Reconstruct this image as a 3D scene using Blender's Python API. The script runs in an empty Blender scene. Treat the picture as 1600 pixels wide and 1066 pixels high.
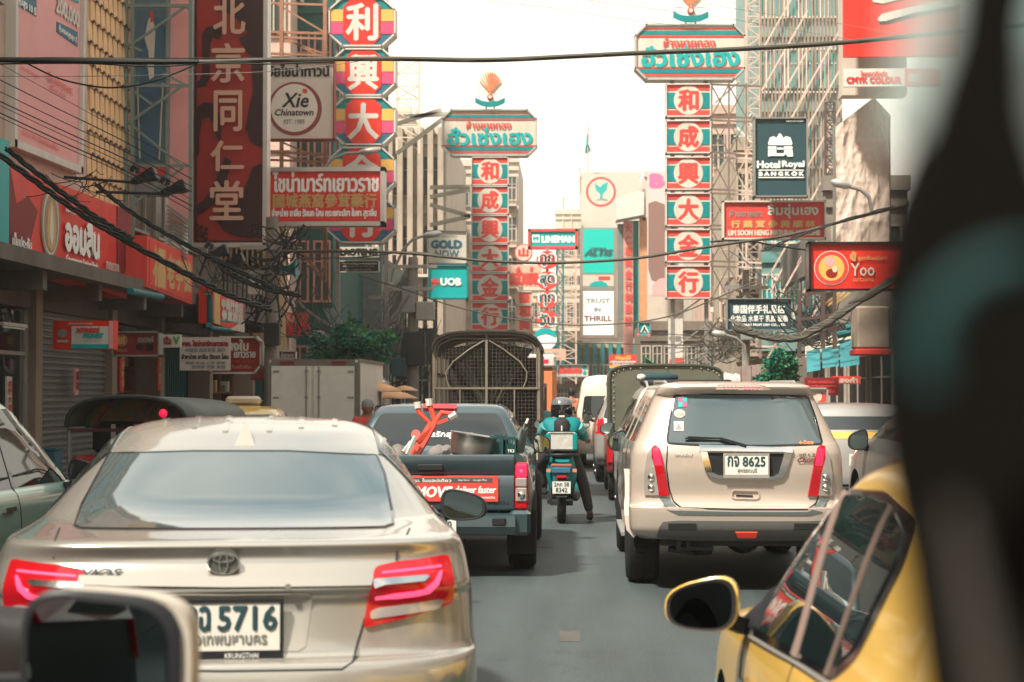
import bpy, bmesh, math, random
from mathutils import Vector, Matrix
from mathutils.bvhtree import BVHTree
from mathutils.geometry import delaunay_2d_cdt
R = math.radians
S = bpy.context.scene
COL = S.collection
random.seed(7)

# ------------------------------------------------------------------ camera
CAMZ, F = 1.6, 2700.0
cd = bpy.data.cameras.new('camera')
cam = bpy.data.objects.new('camera', cd)
COL.objects.link(cam)
cam.location = (0, 0, CAMZ)
cam.rotation_euler = (R(90 + 1.74), 0, R(1.91))
cd.sensor_width = 36
cd.lens = F * 36 / 1600
cd.clip_start = 0.05
cd.clip_end = 3000
cd.dof.use_dof = True
cd.dof.focus_distance = 15.0
cd.dof.aperture_fstop = 4.5
S.camera = cam
CM = cam.rotation_euler.to_matrix()

def ray(px, py):
    return CM @ Vector(((px - 800) / F, (533 - py) / F, -1))

def P(px, py, Y):
    "photo pixel -> point on the plane y = Y"
    d = ray(px, py)
    t = Y / d.y
    return Vector((0, 0, CAMZ)) + d * t

def PX(px, py, X):
    "photo pixel -> point on the wall plane x = X"
    d = ray(px, py)
    t = X / d.x
    return Vector((0, 0, CAMZ)) + d * t

def PZ(px, py, Z=0.0):
    d = ray(px, py)
    t = (Z - CAMZ) / d.z
    return Vector((0, 0, CAMZ)) + d * t

# ------------------------------------------------------------------ world, sun, exposure
W = bpy.data.worlds.new('World')
S.world = W
W.use_nodes = True
nt = W.node_tree
nt.nodes.clear()
out = nt.nodes.new('ShaderNodeOutputWorld')
bg = nt.nodes.new('ShaderNodeBackground')
sky = nt.nodes.new('ShaderNodeTexSky')
sky.sky_type = 'NISHITA'
sky.sun_disc = False
SUN_EL, SUN_AZ = 54, -140          # degrees; azimuth measured from +Y towards +X
sky.sun_elevation = R(SUN_EL)
sky.sun_rotation = R(SUN_AZ)
sky.dust_density = 3.0
tc = nt.nodes.new('ShaderNodeTexCoord')
mp = nt.nodes.new('ShaderNodeMapping')
mp.inputs['Scale'].default_value = (1.0, 1.0, 2.2)
nz = nt.nodes.new('ShaderNodeTexNoise')
nz.inputs['Scale'].default_value = 2.6
nz.inputs['Detail'].default_value = 7
nz.inputs['Roughness'].default_value = 0.55
nz.inputs['Distortion'].default_value = 0.4
cr = nt.nodes.new('ShaderNodeValToRGB')
cr.color_ramp.elements[0].position = 0.30
cr.color_ramp.elements[0].color = (0.72, 0.72, 0.72, 1)
cr.color_ramp.elements[1].position = 0.52
cr.color_ramp.elements[1].color = (1, 1, 1, 1)
cl = nt.nodes.new('ShaderNodeValToRGB')      # cloud brightness: grey bellies, creamy white tops
cl.color_ramp.elements[0].position = 0.41
cl.color_ramp.elements[0].color = (2.7, 3.5, 3.9, 1)
cl.color_ramp.elements[1].position = 0.61
cl.color_ramp.elements[1].color = (8.6, 8.1, 7.2, 1)
nz2 = nt.nodes.new('ShaderNodeTexNoise')
nz2.inputs['Scale'].default_value = 1.7
nz2.inputs['Detail'].default_value = 5
mx = nt.nodes.new('ShaderNodeMixRGB')
L = nt.links.new
L(tc.outputs['Generated'], mp.inputs['Vector'])
L(mp.outputs['Vector'], nz.inputs['Vector'])
L(mp.outputs['Vector'], nz2.inputs['Vector'])
L(nz.outputs['Fac'], cr.inputs['Fac'])
L(nz2.outputs['Fac'], cl.inputs['Fac'])
L(cr.outputs['Color'], mx.inputs['Fac'])
L(sky.outputs['Color'], mx.inputs['Color1'])
L(cl.outputs['Color'], mx.inputs['Color2'])
sx_ = nt.nodes.new('ShaderNodeSeparateXYZ')       # the air near the horizon is one bright haze, clouds show higher up
hr = nt.nodes.new('ShaderNodeMapRange')
hr.interpolation_type = 'SMOOTHSTEP'
hr.inputs['From Min'].default_value = 0.20
hr.inputs['From Max'].default_value = 0.55
hm0 = nt.nodes.new('ShaderNodeMixRGB')
hm0.inputs['Color1'].default_value = (7.4, 6.95, 5.9, 1)
L(tc.outputs['Generated'], sx_.inputs['Vector'])
L(sx_.outputs['Z'], hr.inputs['Value'])
L(hr.outputs['Result'], hm0.inputs['Fac'])
L(mx.outputs['Color'], hm0.inputs['Color2'])
L(hm0.outputs['Color'], bg.inputs['Color'])
bg.inputs['Strength'].default_value = 0.095
L(bg.outputs['Background'], out.inputs['Surface'])

sl = bpy.data.lights.new('sun', 'SUN')
sl.energy = 4.6
sl.angle = R(5)
sl.color = (1.0, 0.93, 0.82)
so = bpy.data.objects.new('sun', sl)
COL.objects.link(so)
so.rotation_euler = (R(90 - SUN_EL), 0, R(180 - SUN_AZ))   # light arrives from (sin az, cos az) ahead of the camera
sd = Vector((math.sin(R(SUN_AZ)) * math.cos(R(SUN_EL)), math.cos(R(SUN_AZ)) * math.cos(R(SUN_EL)), math.sin(R(SUN_EL))))
so.rotation_euler = (-sd).to_track_quat('-Z', 'Y').to_euler()
so.location = (0, 0, 60)

vs = S.view_settings
S.display_settings.display_device = 'sRGB'
vs.view_transform = 'Standard'
vs.look = 'None'
vs.gamma = 1.0
vs.use_curve_mapping = False
vs.exposure = 1.05
S.cycles.max_bounces = 6
S.cycles.diffuse_bounces = 3
S.cycles.glossy_bounces = 3
S.cycles.transparent_max_bounces = 12
S.cycles.volume_bounces = 0
S.cycles.use_denoising = True
try: S.cycles.denoiser = 'OPENIMAGEDENOISE'
except Exception: pass

# ------------------------------------------------------------------ materials
MATS = {}
def mat(name, col, rough=0.6, metal=0.0, coat=0.0, emit=None, es=1.0, wear=0.0, wscale=3.0, bump=0.0, bscale=40.0,
        dirt=None, alpha=1.0, spec=None, stretch=(1, 1, 1)):
    if name in MATS: return MATS[name]
    m = bpy.data.materials.new(name)
    m.use_nodes = True
    n = m.node_tree
    b = n.nodes['Principled BSDF']
    b.inputs['Base Color'].default_value = (*col, 1)
    b.inputs['Roughness'].default_value = rough
    b.inputs['Metallic'].default_value = metal
    b.inputs['Coat Weight'].default_value = coat
    b.inputs['Coat Roughness'].default_value = 0.04
    if spec is None and coat == 0 and metal == 0 and rough >= .4: spec = .22
    if spec is not None: b.inputs['Specular IOR Level'].default_value = spec
    if emit:
        b.inputs['Emission Color'].default_value = (*emit, 1)
        b.inputs['Emission Strength'].default_value = es
    if alpha < 1: b.inputs['Alpha'].default_value = alpha
    if wear > 0 or bump > 0:
        g = n.nodes.new('ShaderNodeNewGeometry')
        mm = n.nodes.new('ShaderNodeMapping')
        mm.inputs['Scale'].default_value = stretch
        n.links.new(g.outputs['Position'], mm.inputs['Vector'])
    if wear > 0:
        a = n.nodes.new('ShaderNodeTexNoise')
        a.inputs['Scale'].default_value = wscale
        a.inputs['Detail'].default_value = 8
        a.inputs['Roughness'].default_value = 0.65
        r = n.nodes.new('ShaderNodeValToRGB')
        r.color_ramp.elements[0].position = 0.34
        r.color_ramp.elements[1].position = 0.66
        d = dirt or tuple(c * 0.45 for c in col)
        r.color_ramp.elements[0].color = (*[c * (1 - wear) + e * wear for c, e in zip(col, d)], 1)
        r.color_ramp.elements[1].color = (*col, 1)
        n.links.new(mm.outputs['Vector'], a.inputs['Vector'])
        n.links.new(a.outputs['Fac'], r.inputs['Fac'])
        n.links.new(r.outputs['Color'], b.inputs['Base Color'])
    if bump > 0:
        a = n.nodes.new('ShaderNodeTexNoise')
        a.inputs['Scale'].default_value = bscale
        a.inputs['Detail'].default_value = 4
        bu = n.nodes.new('ShaderNodeBump')
        bu.inputs['Strength'].default_value = bump
        bu.inputs['Distance'].default_value = 0.02
        n.links.new(mm.outputs['Vector'], a.inputs['Vector'])
        n.links.new(a.outputs['Fac'], bu.inputs['Height'])
        n.links.new(bu.outputs['Normal'], b.inputs['Normal'])
    MATS[name] = m
    return m

def paint(name, col, metal=0.35, rough=0.32, coat=0.8):
    return mat(name, col, rough, metal, coat, wear=0.12, wscale=2.0)

M = {}
M['red'] = mat('red sign sheet', (0.72, 0.035, 0.022), 0.45, wear=0.35, stretch=(1.2, 1.2, .22), wscale=2.6)
M['deepred'] = mat('deep red sign sheet', (0.27, 0.018, 0.015), 0.45, wear=0.35, stretch=(1.2, 1.2, .22), wscale=2.6)
M['darkred'] = mat('maroon print', (0.040, 0.006, 0.007), 0.5)
M['dullred'] = mat('dull red sign sheet', (0.23, 0.02, 0.022), 0.55, wear=0.3)
M['coral'] = mat('sun faded red print', (0.68, 0.065, 0.05), 0.5, wear=0.35, stretch=(1.2, 1.2, .22), wscale=2.6)
M['pink'] = mat('faded pink billboard sheet', (0.76, 0.34, 0.32), 0.6, wear=0.25, wscale=0.9)
M['magenta'] = mat('magenta print', (0.62, 0.07, 0.16), 0.5)
M['pinkletter'] = mat('bright pink lettering', (0.75, 0.13, 0.28), 0.5)
M['cream'] = mat('cream sign sheet', (0.60, 0.525, 0.43), 0.55, wear=0.35, stretch=(1.2, 1.2, .22), wscale=2.6)
M['offwhite'] = mat('off white sign sheet', (0.64, 0.59, 0.52), 0.5, wear=0.35, stretch=(1.2, 1.2, .22), wscale=2.6)
M['white'] = mat('white print', (0.80, 0.78, 0.72), 0.5)
M['teal'] = mat('teal print', (0.0, 0.22, 0.22), 0.45, wear=0.35, stretch=(1.2, 1.2, .22), wscale=2.6)
M['brightteal'] = mat('bright teal sheet', (0.0, 0.34, 0.33), 0.4, wear=0.1)
M['blueprint'] = mat('slate blue print', (0.03, 0.12, 0.18), 0.5)
M['navy'] = mat('dark slate teal sheet', (0.025, 0.065, 0.075), 0.5, wear=0.2)
M['yellowprint'] = mat('mustard print', (0.68, 0.38, 0.09), 0.5)
M['gold'] = mat('gold print', (0.55, 0.33, 0.12), 0.5)
M['black'] = mat('black print', (0.012, 0.012, 0.012), 0.5)
M['grey'] = mat('grey print', (0.22, 0.22, 0.2), 0.5)
M['tealpipe'] = mat('teal painted pipe', (0.02, 0.16, 0.17), 0.4, wear=0.2)
M['steel'] = mat('galvanised steel', (0.33, 0.30, 0.27), 0.45, 0.5, wear=0.4, wscale=4)
M['alu'] = mat('aluminium trim', (0.55, 0.52, 0.47), 0.35, 0.6, wear=0.3)
M['rust'] = mat('rusty steel frame', (0.34, 0.15, 0.08), 0.7, 0.1, wear=0.5, wscale=5)
M['palerust'] = mat('pale painted scaffold steel', (0.62, 0.46, 0.37), 0.6, 0.0, wear=0.4, wscale=3)
M['tealsteel'] = mat('grey green painted steel', (0.17, 0.22, 0.20), 0.5, 0.1, wear=0.3)
M['cable'] = mat('black cable rubber', (0.017, 0.018, 0.017), 0.6)
M['greycable'] = mat('pale grey cable', (0.16, 0.145, 0.125), 0.7)  # paler and rougher than the black cable
M['rubber'] = mat('tyre rubber', (0.014, 0.014, 0.015), 0.75, bump=0.2, bscale=60)
M['plastic'] = mat('black car plastic', (0.018, 0.019, 0.021), 0.45)
M['gloss'] = mat('gloss black trim', (0.008, 0.008, 0.009), 0.12, coat=0.5)
M['chrome'] = mat('chrome', (0.72, 0.70, 0.66), 0.1, 1.0)
M['rim'] = mat('alloy wheel', (0.42, 0.41, 0.40), 0.3, 0.9)
M['darkmetal'] = mat('dark underbody metal', (0.02, 0.02, 0.02), 0.6, 0.3)
def glass(name, col, rough=0.02):
    return mat(name, col, rough, 0.0, 0.0, spec=0.9)
M['glass'] = glass('dark tinted glass', (0.012, 0.017, 0.018))
M['taxiglass'] = glass('taxi side glass', (0.010, 0.018, 0.018), 0.015)
M['backglass'] = mat('rear window with reflective film', (0.06, 0.085, 0.088), 0.03, 0.15, spec=1.0, coat=1.0)
M['winglass'] = mat('window glass of buildings', (0.035, 0.05, 0.05), 0.12, wear=0.5, wscale=1.0, dirt=(0.1, 0.1, 0.09))
M['mirror'] = mat('mirror glass', (0.42, 0.47, 0.46), 0.01, 1.0)
M['dimmirror'] = mat('tinted mirror glass', (0.13, 0.17, 0.175), 0.015, 1.0)
M['lampred'] = mat('red lamp plastic', (0.34, 0.004, 0.008), 0.12, coat=0.6, emit=(0.75, 0.005, 0.02), es=0.06)
M['lampglow'] = mat('lit brake lamp', (0.8, 0.02, 0.05), 0.3, emit=(1.0, 0.01, 0.07), es=0.5)
M['led'] = mat('lit brake led', (0.8, 0.03, 0.09), 0.3, emit=(1.0, 0.09, 0.20), es=0.68)
M['lampclear'] = mat('clear lamp plastic', (0.38, 0.34, 0.31), 0.1, 0.3, coat=0.8)
M['amber'] = mat('amber lamp plastic', (0.55, 0.20, 0.10), 0.15, coat=0.6)
M['plate'] = mat('licence plate white', (0.66, 0.63, 0.56), 0.4)
M['skin'] = mat('brown skin', (0.26, 0.12, 0.07), 0.55)

# ------------------------------------------------------------------ objects
def tag(o, label=None, cat=None, group=None, kind=None):
    if label: o['label'] = label
    if cat: o['category'] = cat
    if group: o['group'] = group
    if kind: o['kind'] = kind
    return o

def empty(name, loc, label=None, cat=None, group=None, rz=0.0):
    o = bpy.data.objects.new(name, None)
    COL.objects.link(o)
    o.empty_display_size = 0.2
    o.location = loc
    o.rotation_euler = (0, 0, rz)
    tag(o, label, cat, group)
    return o

def mesh_obj(name, me, m, parent=None, smooth=None):
    o = bpy.data.objects.new(name, me)
    COL.objects.link(o)
    if m is not None:
        ms = m if isinstance(m, (list, tuple)) else [m]
        if not me.materials:
            for k in ms: me.materials.append(M[k] if isinstance(k, str) else k)
    if parent is not None: o.parent = parent
    if smooth:
        shade(me, smooth)
    return o

def shade(me, ang=40):
    me.polygons.foreach_set('use_smooth', [True] * len(me.polygons))
    me.set_sharp_from_angle(angle=R(ang))

def ident(p): return p

class MB:
    """collects simple shapes into one mesh; T maps local build points to the parent's space"""
    def __init__(self, T=None):
        self.v, self.f, self.T = [], [], T
    def add(self, vs, fs):
        n = len(self.v)
        self.v += [Vector(p) for p in vs]
        self.f += [[i + n for i in f] for f in fs]
        return self
    def box(self, a, b):
        x0, y0, z0 = a; x1, y1, z1 = b
        return self.add([(x0,y0,z0),(x1,y0,z0),(x1,y1,z0),(x0,y1,z0),(x0,y0,z1),(x1,y0,z1),(x1,y1,z1),(x0,y1,z1)],
                        [(0,3,2,1),(4,5,6,7),(0,1,5,4),(1,2,6,5),(2,3,7,6),(3,0,4,7)])
    def cbox(self, c, s):
        return self.box([c[i]-s[i]/2 for i in range(3)], [c[i]+s[i]/2 for i in range(3)])
    def rbox(self, a, b, r=0.02):
        "box with chamfered vertical and top edges"
        x0,y0,z0=a; x1,y1,z1=b
        ring=[(x0+r,y0),(x1-r,y0),(x1,y0+r),(x1,y1-r),(x1-r,y1),(x0+r,y1),(x0,y1-r),(x0,y0+r)]
        cx,cy=(x0+x1)/2,(y0+y1)/2
        lv=[]
        for z,k in ((z0,r),(z0+r,0),(z1-r,0),(z1,r)):
            for (x,y) in ring:
                sx=1-k/max(abs(x1-x0)/2,1e-6); sy=1-k/max(abs(y1-y0)/2,1e-6)
                lv.append((cx+(x-cx)*sx, cy+(y-cy)*sy, z))
        fs=[tuple(range(7,-1,-1)), tuple(range(24,32))]
        for l in range(3):
            for i in range(8):
                j=(i+1)%8
                fs.append((l*8+i,l*8+j,l*8+8+j,l*8+8+i))
        return self.add(lv,fs)
    def bar(self, p, q, w, h=None):
        h = h or w
        p, q = Vector(p), Vector(q)
        d = q - p
        if d.length < 1e-6: return self
        d.normalize()
        up = Vector((0,0,1)) if abs(d.z) < 0.95 else Vector((0,1,0))
        s = d.cross(up).normalized(); u = s.cross(d)
        vs = []
        for c in (p, q):
            for a, b in ((-1,-1),(1,-1),(1,1),(-1,1)):
                vs.append(c + s*a*w/2 + u*b*h/2)
        return self.add(vs, [(0,1,2,3),(7,6,5,4),(0,4,5,1),(1,5,6,2),(2,6,7,3),(3,7,4,0)])
    def tube(self, pts, r, n=6, cap=True):
        pts = [Vector(p) for p in pts]
        rs = r if isinstance(r, (list, tuple)) else [r] * len(pts)
        vs, fs = [], []
        prev = None
        for i, p in enumerate(pts):
            d = (pts[min(i+1, len(pts)-1)] - pts[max(i-1, 0)])
            if d.length < 1e-9: d = Vector((0,0,1))
            d.normalize()
            if prev is None:
                up = Vector((0,0,1)) if abs(d.z) < 0.9 else Vector((0,1,0))
                s = d.cross(up).normalized()
            else:
                s = (prev - d * prev.dot(d)).normalized()
            prev = s
            u = s.cross(d)
            for k in range(n):
                a = 2*math.pi*k/n
                vs.append(p + (s*math.cos(a) + u*math.sin(a)) * rs[i])
        for i in range(len(pts)-1):
            for k in range(n):
                j = (k+1) % n
                fs.append((i*n+k, i*n+j, (i+1)*n+j, (i+1)*n+k))
        if cap:
            fs.append(tuple(range(n-1, -1, -1)))
            fs.append(tuple(range((len(pts)-1)*n, len(pts)*n)))
        return self.add(vs, fs)
    def lathe(self, prof, c=(0,0,0), axis='z', n=20, full=1.0):
        "prof: (radius, height) pairs"
        vs, fs = [], []
        c = Vector(c)
        for (r, h) in prof:
            for k in range(n):
                a = 2*math.pi*k/n
                x, y = r*math.cos(a), r*math.sin(a)
                p = {'z': (x,y,h), 'y': (x,h,y), 'x': (h,x,y)}[axis]
                vs.append(c + Vector(p))
        m = len(prof)
        for i in range(m-1):
            for k in range(n):
                j = (k+1) % n
                f = (i*n+k, i*n+j, (i+1)*n+j, (i+1)*n+k)
                fs.append(f if axis != 'y' else f[::-1])
        fs.append(tuple(range(n-1,-1,-1)) if axis != 'y' else tuple(range(n)))
        q = tuple(range((m-1)*n, m*n))
        fs.append(q if axis != 'y' else q[::-1])
        return self.add(vs, fs)
    def prism(self, poly, y0, y1):
        "polygon in (x,z), extruded along y"
        n = len(poly)
        vs = [(x, y0, z) for x, z in poly] + [(x, y1, z) for x, z in poly]
        fs = [tuple(range(n)), tuple(range(2*n-1, n-1, -1))]
        fs += [(i, i+n, (i+1)%n+n, (i+1)%n) for i in range(n)]
        return self.add(vs, fs)
    def prismx(self, poly, x0, x1):
        "polygon in (y,z), extruded along x"
        n = len(poly)
        vs = [(x0, y, z) for y, z in poly] + [(x1, y, z) for y, z in poly]
        fs = [tuple(range(n)), tuple(range(2*n-1, n-1, -1))]
        fs += [(i, i+n, (i+1)%n+n, (i+1)%n) for i in range(n)]
        return self.add(vs, fs)
    def quad(self, a, b, c, d):
        return self.add([a,b,c,d], [(0,1,2,3)])
    def build(self, name, m, parent=None, smooth=None, origin=None, kind=None, recalc=True):
        me = bpy.data.meshes.new(name)
        if origin is None: origin = Vector((0,0,0))
        T = self.T or ident
        me.from_pydata([tuple(T(p) - Vector(origin)) for p in self.v], [], self.f)
        if recalc:
            bm = bmesh.new(); bm.from_mesh(me)
            bmesh.ops.recalc_face_normals(bm, faces=bm.faces)
            bm.to_mesh(me); bm.free()
        me.update()
        o = mesh_obj(name, me, m, parent, smooth)
        if kind: o['kind'] = kind
        return o

TEXT_CACHE = {}
def text_geo(s, res=2, shear=0.0, shape='n'):
    key = (s, shear)
    if key in TEXT_CACHE: return TEXT_CACHE[key]
    c = bpy.data.curves.new('t', 'FONT')
    c.body = s; c.size = 1; c.resolution_u = res; c.shear = shear
    o = bpy.data.objects.new('t', c)
    me = o.to_mesh()
    vs = [(v.co.x, v.co.y) for v in me.vertices]
    fs = [tuple(p.vertices) for p in me.polygons]
    o.to_mesh_clear(); bpy.data.objects.remove(o); bpy.data.curves.remove(c)
    x0 = min(v[0] for v in vs); x1 = max(v[0] for v in vs)
    y0 = min(v[1] for v in vs); y1 = max(v[1] for v in vs)
    TEXT_CACHE[key] = ([((x-x0)/(x1-x0), (y-y0)/(y1-y0)) for x, y in vs], fs, (x1-x0)/(y1-y0))
    return TEXT_CACHE[key]

def text_mb(s, fr, u0, v0, u1, v1, bold=0.0, lift=0.0, shear=0.0):
    """text fitted into the box u0..u1, v0..v1 of frame fr(u,v,lift); bold thickens by stacking shifted copies, in m"""
    vs, fs, asp = text_geo(s, shear=shear)
    mb = MB()
    offs = [(0,0)] if bold <= 0 else [(0,0),(bold,0),(-bold,0),(0,bold*.8),(0,-bold*.8)]
    for i, (a, b) in enumerate(offs):
        mb.add([fr(u0+x*(u1-u0)+a, v0+y*(v1-v0)+b, lift+i*0.0006) for x, y in vs], fs)
    return mb

class Board:
    """a flat board in the scene: either facing the road users (plane y=Y) or on a wall (plane x=X)"""
    def __init__(self, Y=None, X=None):
        self.Y, self.X = Y, X
    def uv(self, px, py):
        if self.Y is not None:
            p = P(px, py, self.Y); return p.x, p.z
        p = PX(px, py, self.X); return (p.y, p.z) if self.X < 0 else (-p.y, p.z)
    def fr(self, u, v, lift=0.0):
        if self.Y is not None: return Vector((u, self.Y - lift, v))
        if self.X < 0: return Vector((self.X + lift, u, v))
        return Vector((self.X - lift, -u, v))

def sign(name, label, rect, Y=None, X=None, face='red', rim='alu', rimw=0.05, depth=0.22, texts=(), shapes=(), cat='sign',
         group=None, quad=None, rimk=None, gridlift=0.012):
    """texts: (string, x0, y0, x1, y1, material, bold m[, shear]) in photo pixels; shapes: (name, kind, data, material)"""
    B = Board(Y, X)
    if quad: cs = [B.uv(*q) for q in quad]      # tl, tr, br, bl
    else:
        x0, y0, x1, y1 = rect
        cs = [B.uv(x0, y0), B.uv(x1, y0), B.uv(x1, y1), B.uv(x0, y1)]
        if Y is not None:                        # square it up
            u0 = (cs[0][0]+cs[3][0])/2; u1 = (cs[1][0]+cs[2][0])/2
            v1 = (cs[0][1]+cs[1][1])/2; v0 = (cs[2][1]+cs[3][1])/2
            cs = [(u0,v1),(u1,v1),(u1,v0),(u0,v0)]
    cu = sum(c[0] for c in cs)/len(cs); v0 = min(c[1] for c in cs)
    base = B.fr(cu, v0, 0)
    root = empty(name, base, label, cat, group)
    def pane(poly, l0, l1):
        mb = MB(); n = len(poly)
        vs = [B.fr(u, v, l1) for u, v in poly] + [B.fr(u, v, l0) for u, v in poly]
        mb.add(vs, [tuple(range(n)), tuple(range(2*n-1, n-1, -1))] + [(i, i+n, (i+1)%n+n, (i+1)%n) for i in range(n)])
        return mb
    pane(cs, -depth, 0).build('panel', face, root, origin=base)
    if rim:
        mb = MB()
        for i in range(len(cs)):
            a, b = Vector((*cs[i],)), Vector((*cs[(i+1)%len(cs)],))
            d = (b-a).normalized() * rimw/2
            a2, b2 = a-d, b+d
            horiz = abs(d.y) < 0.95*d.length
            wh = (depth+0.07, rimw) if horiz or Y is None else (rimw, depth+0.07)
            mb.bar(B.fr(a2.x, a2.y, -depth/2+0.03), B.fr(b2.x, b2.y, -depth/2+0.03), *wh)
        mb.build('frame', rim, root, origin=base)
    lift = gridlift
    for sh in shapes:
        nm, kind, data, mt = sh
        if kind == 'poly': poly = [B.uv(*q) for q in data]
        elif kind == 'ell':
            cx, cy, rx, ry = data
            poly = [B.uv(cx + rx*math.cos(a*math.pi/18), cy + ry*math.sin(a*math.pi/18)) for a in range(36)]
        elif kind == 'rect':
            a, b, c, d = data
            poly = [B.uv(a,b), B.uv(c,b), B.uv(c,d), B.uv(a,d)]
        pane(poly, 0, lift).build(nm, mt, root, origin=base)
        lift += 0.004
    for tx in texts:
        s, a, b, c, d, mt, bold = tx[:7]
        shear = tx[7] if len(tx) > 7 else 0.0
        u0, v1 = B.uv(a, b); u1, _ = B.uv(c, b); _, v0_ = B.uv(a, d)
        text_mb(s, B.fr, u0, v0_, u1, v1, bold, lift, shear).build('lettering', mt, root, origin=base, recalc=False)
    root['_lift'] = lift
    return root

# ------------------------------------------------------------------ road, pavements, buildings
m_asph = mat('worn asphalt', (.056,.074,.075), .6, wear=.4, wscale=.55, dirt=(.032,.040,.040), bump=.5, bscale=55, spec=.45)
def asphalt_detail(m):
    n = m.node_tree; b = n.nodes['Principled BSDF']
    g = n.nodes.new('ShaderNodeNewGeometry')
    a = n.nodes.new('ShaderNodeTexNoise'); a.inputs['Scale'].default_value = 95; a.inputs['Detail'].default_value = 3
    s = n.nodes.new('ShaderNodeMapping'); s.inputs['Scale'].default_value = (1.6, .12, 1)
    st = n.nodes.new('ShaderNodeTexNoise'); st.inputs['Scale'].default_value = 1.5; st.inputs['Detail'].default_value = 6
    old = b.inputs['Base Color'].links[0].from_socket
    m1 = n.nodes.new('ShaderNodeMixRGB'); m1.blend_type = 'MULTIPLY'; m1.inputs['Fac'].default_value = .55
    m2 = n.nodes.new('ShaderNodeMixRGB'); m2.blend_type = 'MULTIPLY'; m2.inputs['Fac'].default_value = .5
    r1 = n.nodes.new('ShaderNodeValToRGB'); r1.color_ramp.elements[0].position = .35; r1.color_ramp.elements[1].position = .62
    r1.color_ramp.elements[0].color = (.35,.35,.35,1); r1.color_ramp.elements[1].color = (1.25,1.25,1.25,1)
    r2 = n.nodes.new('ShaderNodeValToRGB'); r2.color_ramp.elements[0].position = .4; r2.color_ramp.elements[1].position = .6
    r2.color_ramp.elements[0].color = (.45,.45,.45,1)
    n.links.new(g.outputs['Position'], a.inputs['Vector']); n.links.new(g.outputs['Position'], s.inputs['Vector']); n.links.new(s.outputs['Vector'], st.inputs['Vector'])
    n.links.new(a.outputs['Fac'], r1.inputs['Fac']); n.links.new(st.outputs['Fac'], r2.inputs['Fac'])
    n.links.new(old, m1.inputs['Color1']); n.links.new(r1.outputs['Color'], m1.inputs['Color2'])
    n.links.new(m1.outputs['Color'], m2.inputs['Color1']); n.links.new(r2.outputs['Color'], m2.inputs['Color2'])
    vo = n.nodes.new('ShaderNodeTexVoronoi'); vo.feature = 'DISTANCE_TO_EDGE'; vo.inputs['Scale'].default_value = .55
    wv = n.nodes.new('ShaderNodeMixRGB'); wv.inputs['Fac'].default_value = .06; wn = n.nodes.new('ShaderNodeTexNoise'); wn.inputs['Scale'].default_value = 3; wn.inputs['Detail'].default_value = 6
    n.links.new(g.outputs['Position'], wn.inputs['Vector']); n.links.new(g.outputs['Position'], wv.inputs['Color1']); n.links.new(wn.outputs['Color'], wv.inputs['Color2']); wv.blend_type = 'ADD'; wv.inputs['Fac'].default_value = .9
    n.links.new(wv.outputs['Color'], vo.inputs['Vector'])
    r3 = n.nodes.new('ShaderNodeValToRGB'); r3.color_ramp.elements[0].position = .004; r3.color_ramp.elements[1].position = .012; r3.color_ramp.elements[0].color = (.55,.55,.55,1)
    m3 = n.nodes.new('ShaderNodeMixRGB'); m3.blend_type = 'MULTIPLY'; m3.inputs['Fac'].default_value = .45
    n.links.new(vo.outputs['Distance'], r3.inputs['Fac']); n.links.new(m2.outputs['Color'], m3.inputs['Color1']); n.links.new(r3.outputs['Color'], m3.inputs['Color2'])
    n.links.new(m3.outputs['Color'], b.inputs['Base Color'])
asphalt_detail(m_asph)
MB().box((-140, -40, -.5), (140, 330, -.012)).build('ground', mat('city ground', (.16,.15,.13), .9, wear=.4, wscale=.3), kind='structure')
MB().box((-7.4, -40, -.2), (6.6, 325, 0)).build('road', m_asph, kind='structure')
mb = MB()
for x in (-2.9, 2.85):
    y = -20.0
    while y < 120:
        if not (5 < y < 12): mb.box((x-.055, y, 0), (x+.055, y+1.6, .004))
        y += 4.2
mb.build('road_markings', mat('worn lane paint', (.115,.115,.105), .7, wear=.9, wscale=9, dirt=(.06,.07,.07)), kind='structure')
patch = mat('asphalt repair patch', (.085,.082,.072), .7, wear=.5)
for (x, y, w, l) in ((-.28, 18.0, .10, .9), (.0, 11.2, .07, .5)):
    MB().box((x-w, y, 0), (x+w, y+l, .003)).build('road_patch', patch, kind='structure')
pv = mat('pavement concrete', (.24,.22,.19), .8, wear=.4)
MB().box((-8.7, -40, -.2), (-7.4, 240, .14)).build('pavement', pv, kind='structure')
MB().box((6.6, -40, -.2), (9.4, 240, .14)).build('pavement', pv, kind='structure')

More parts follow.
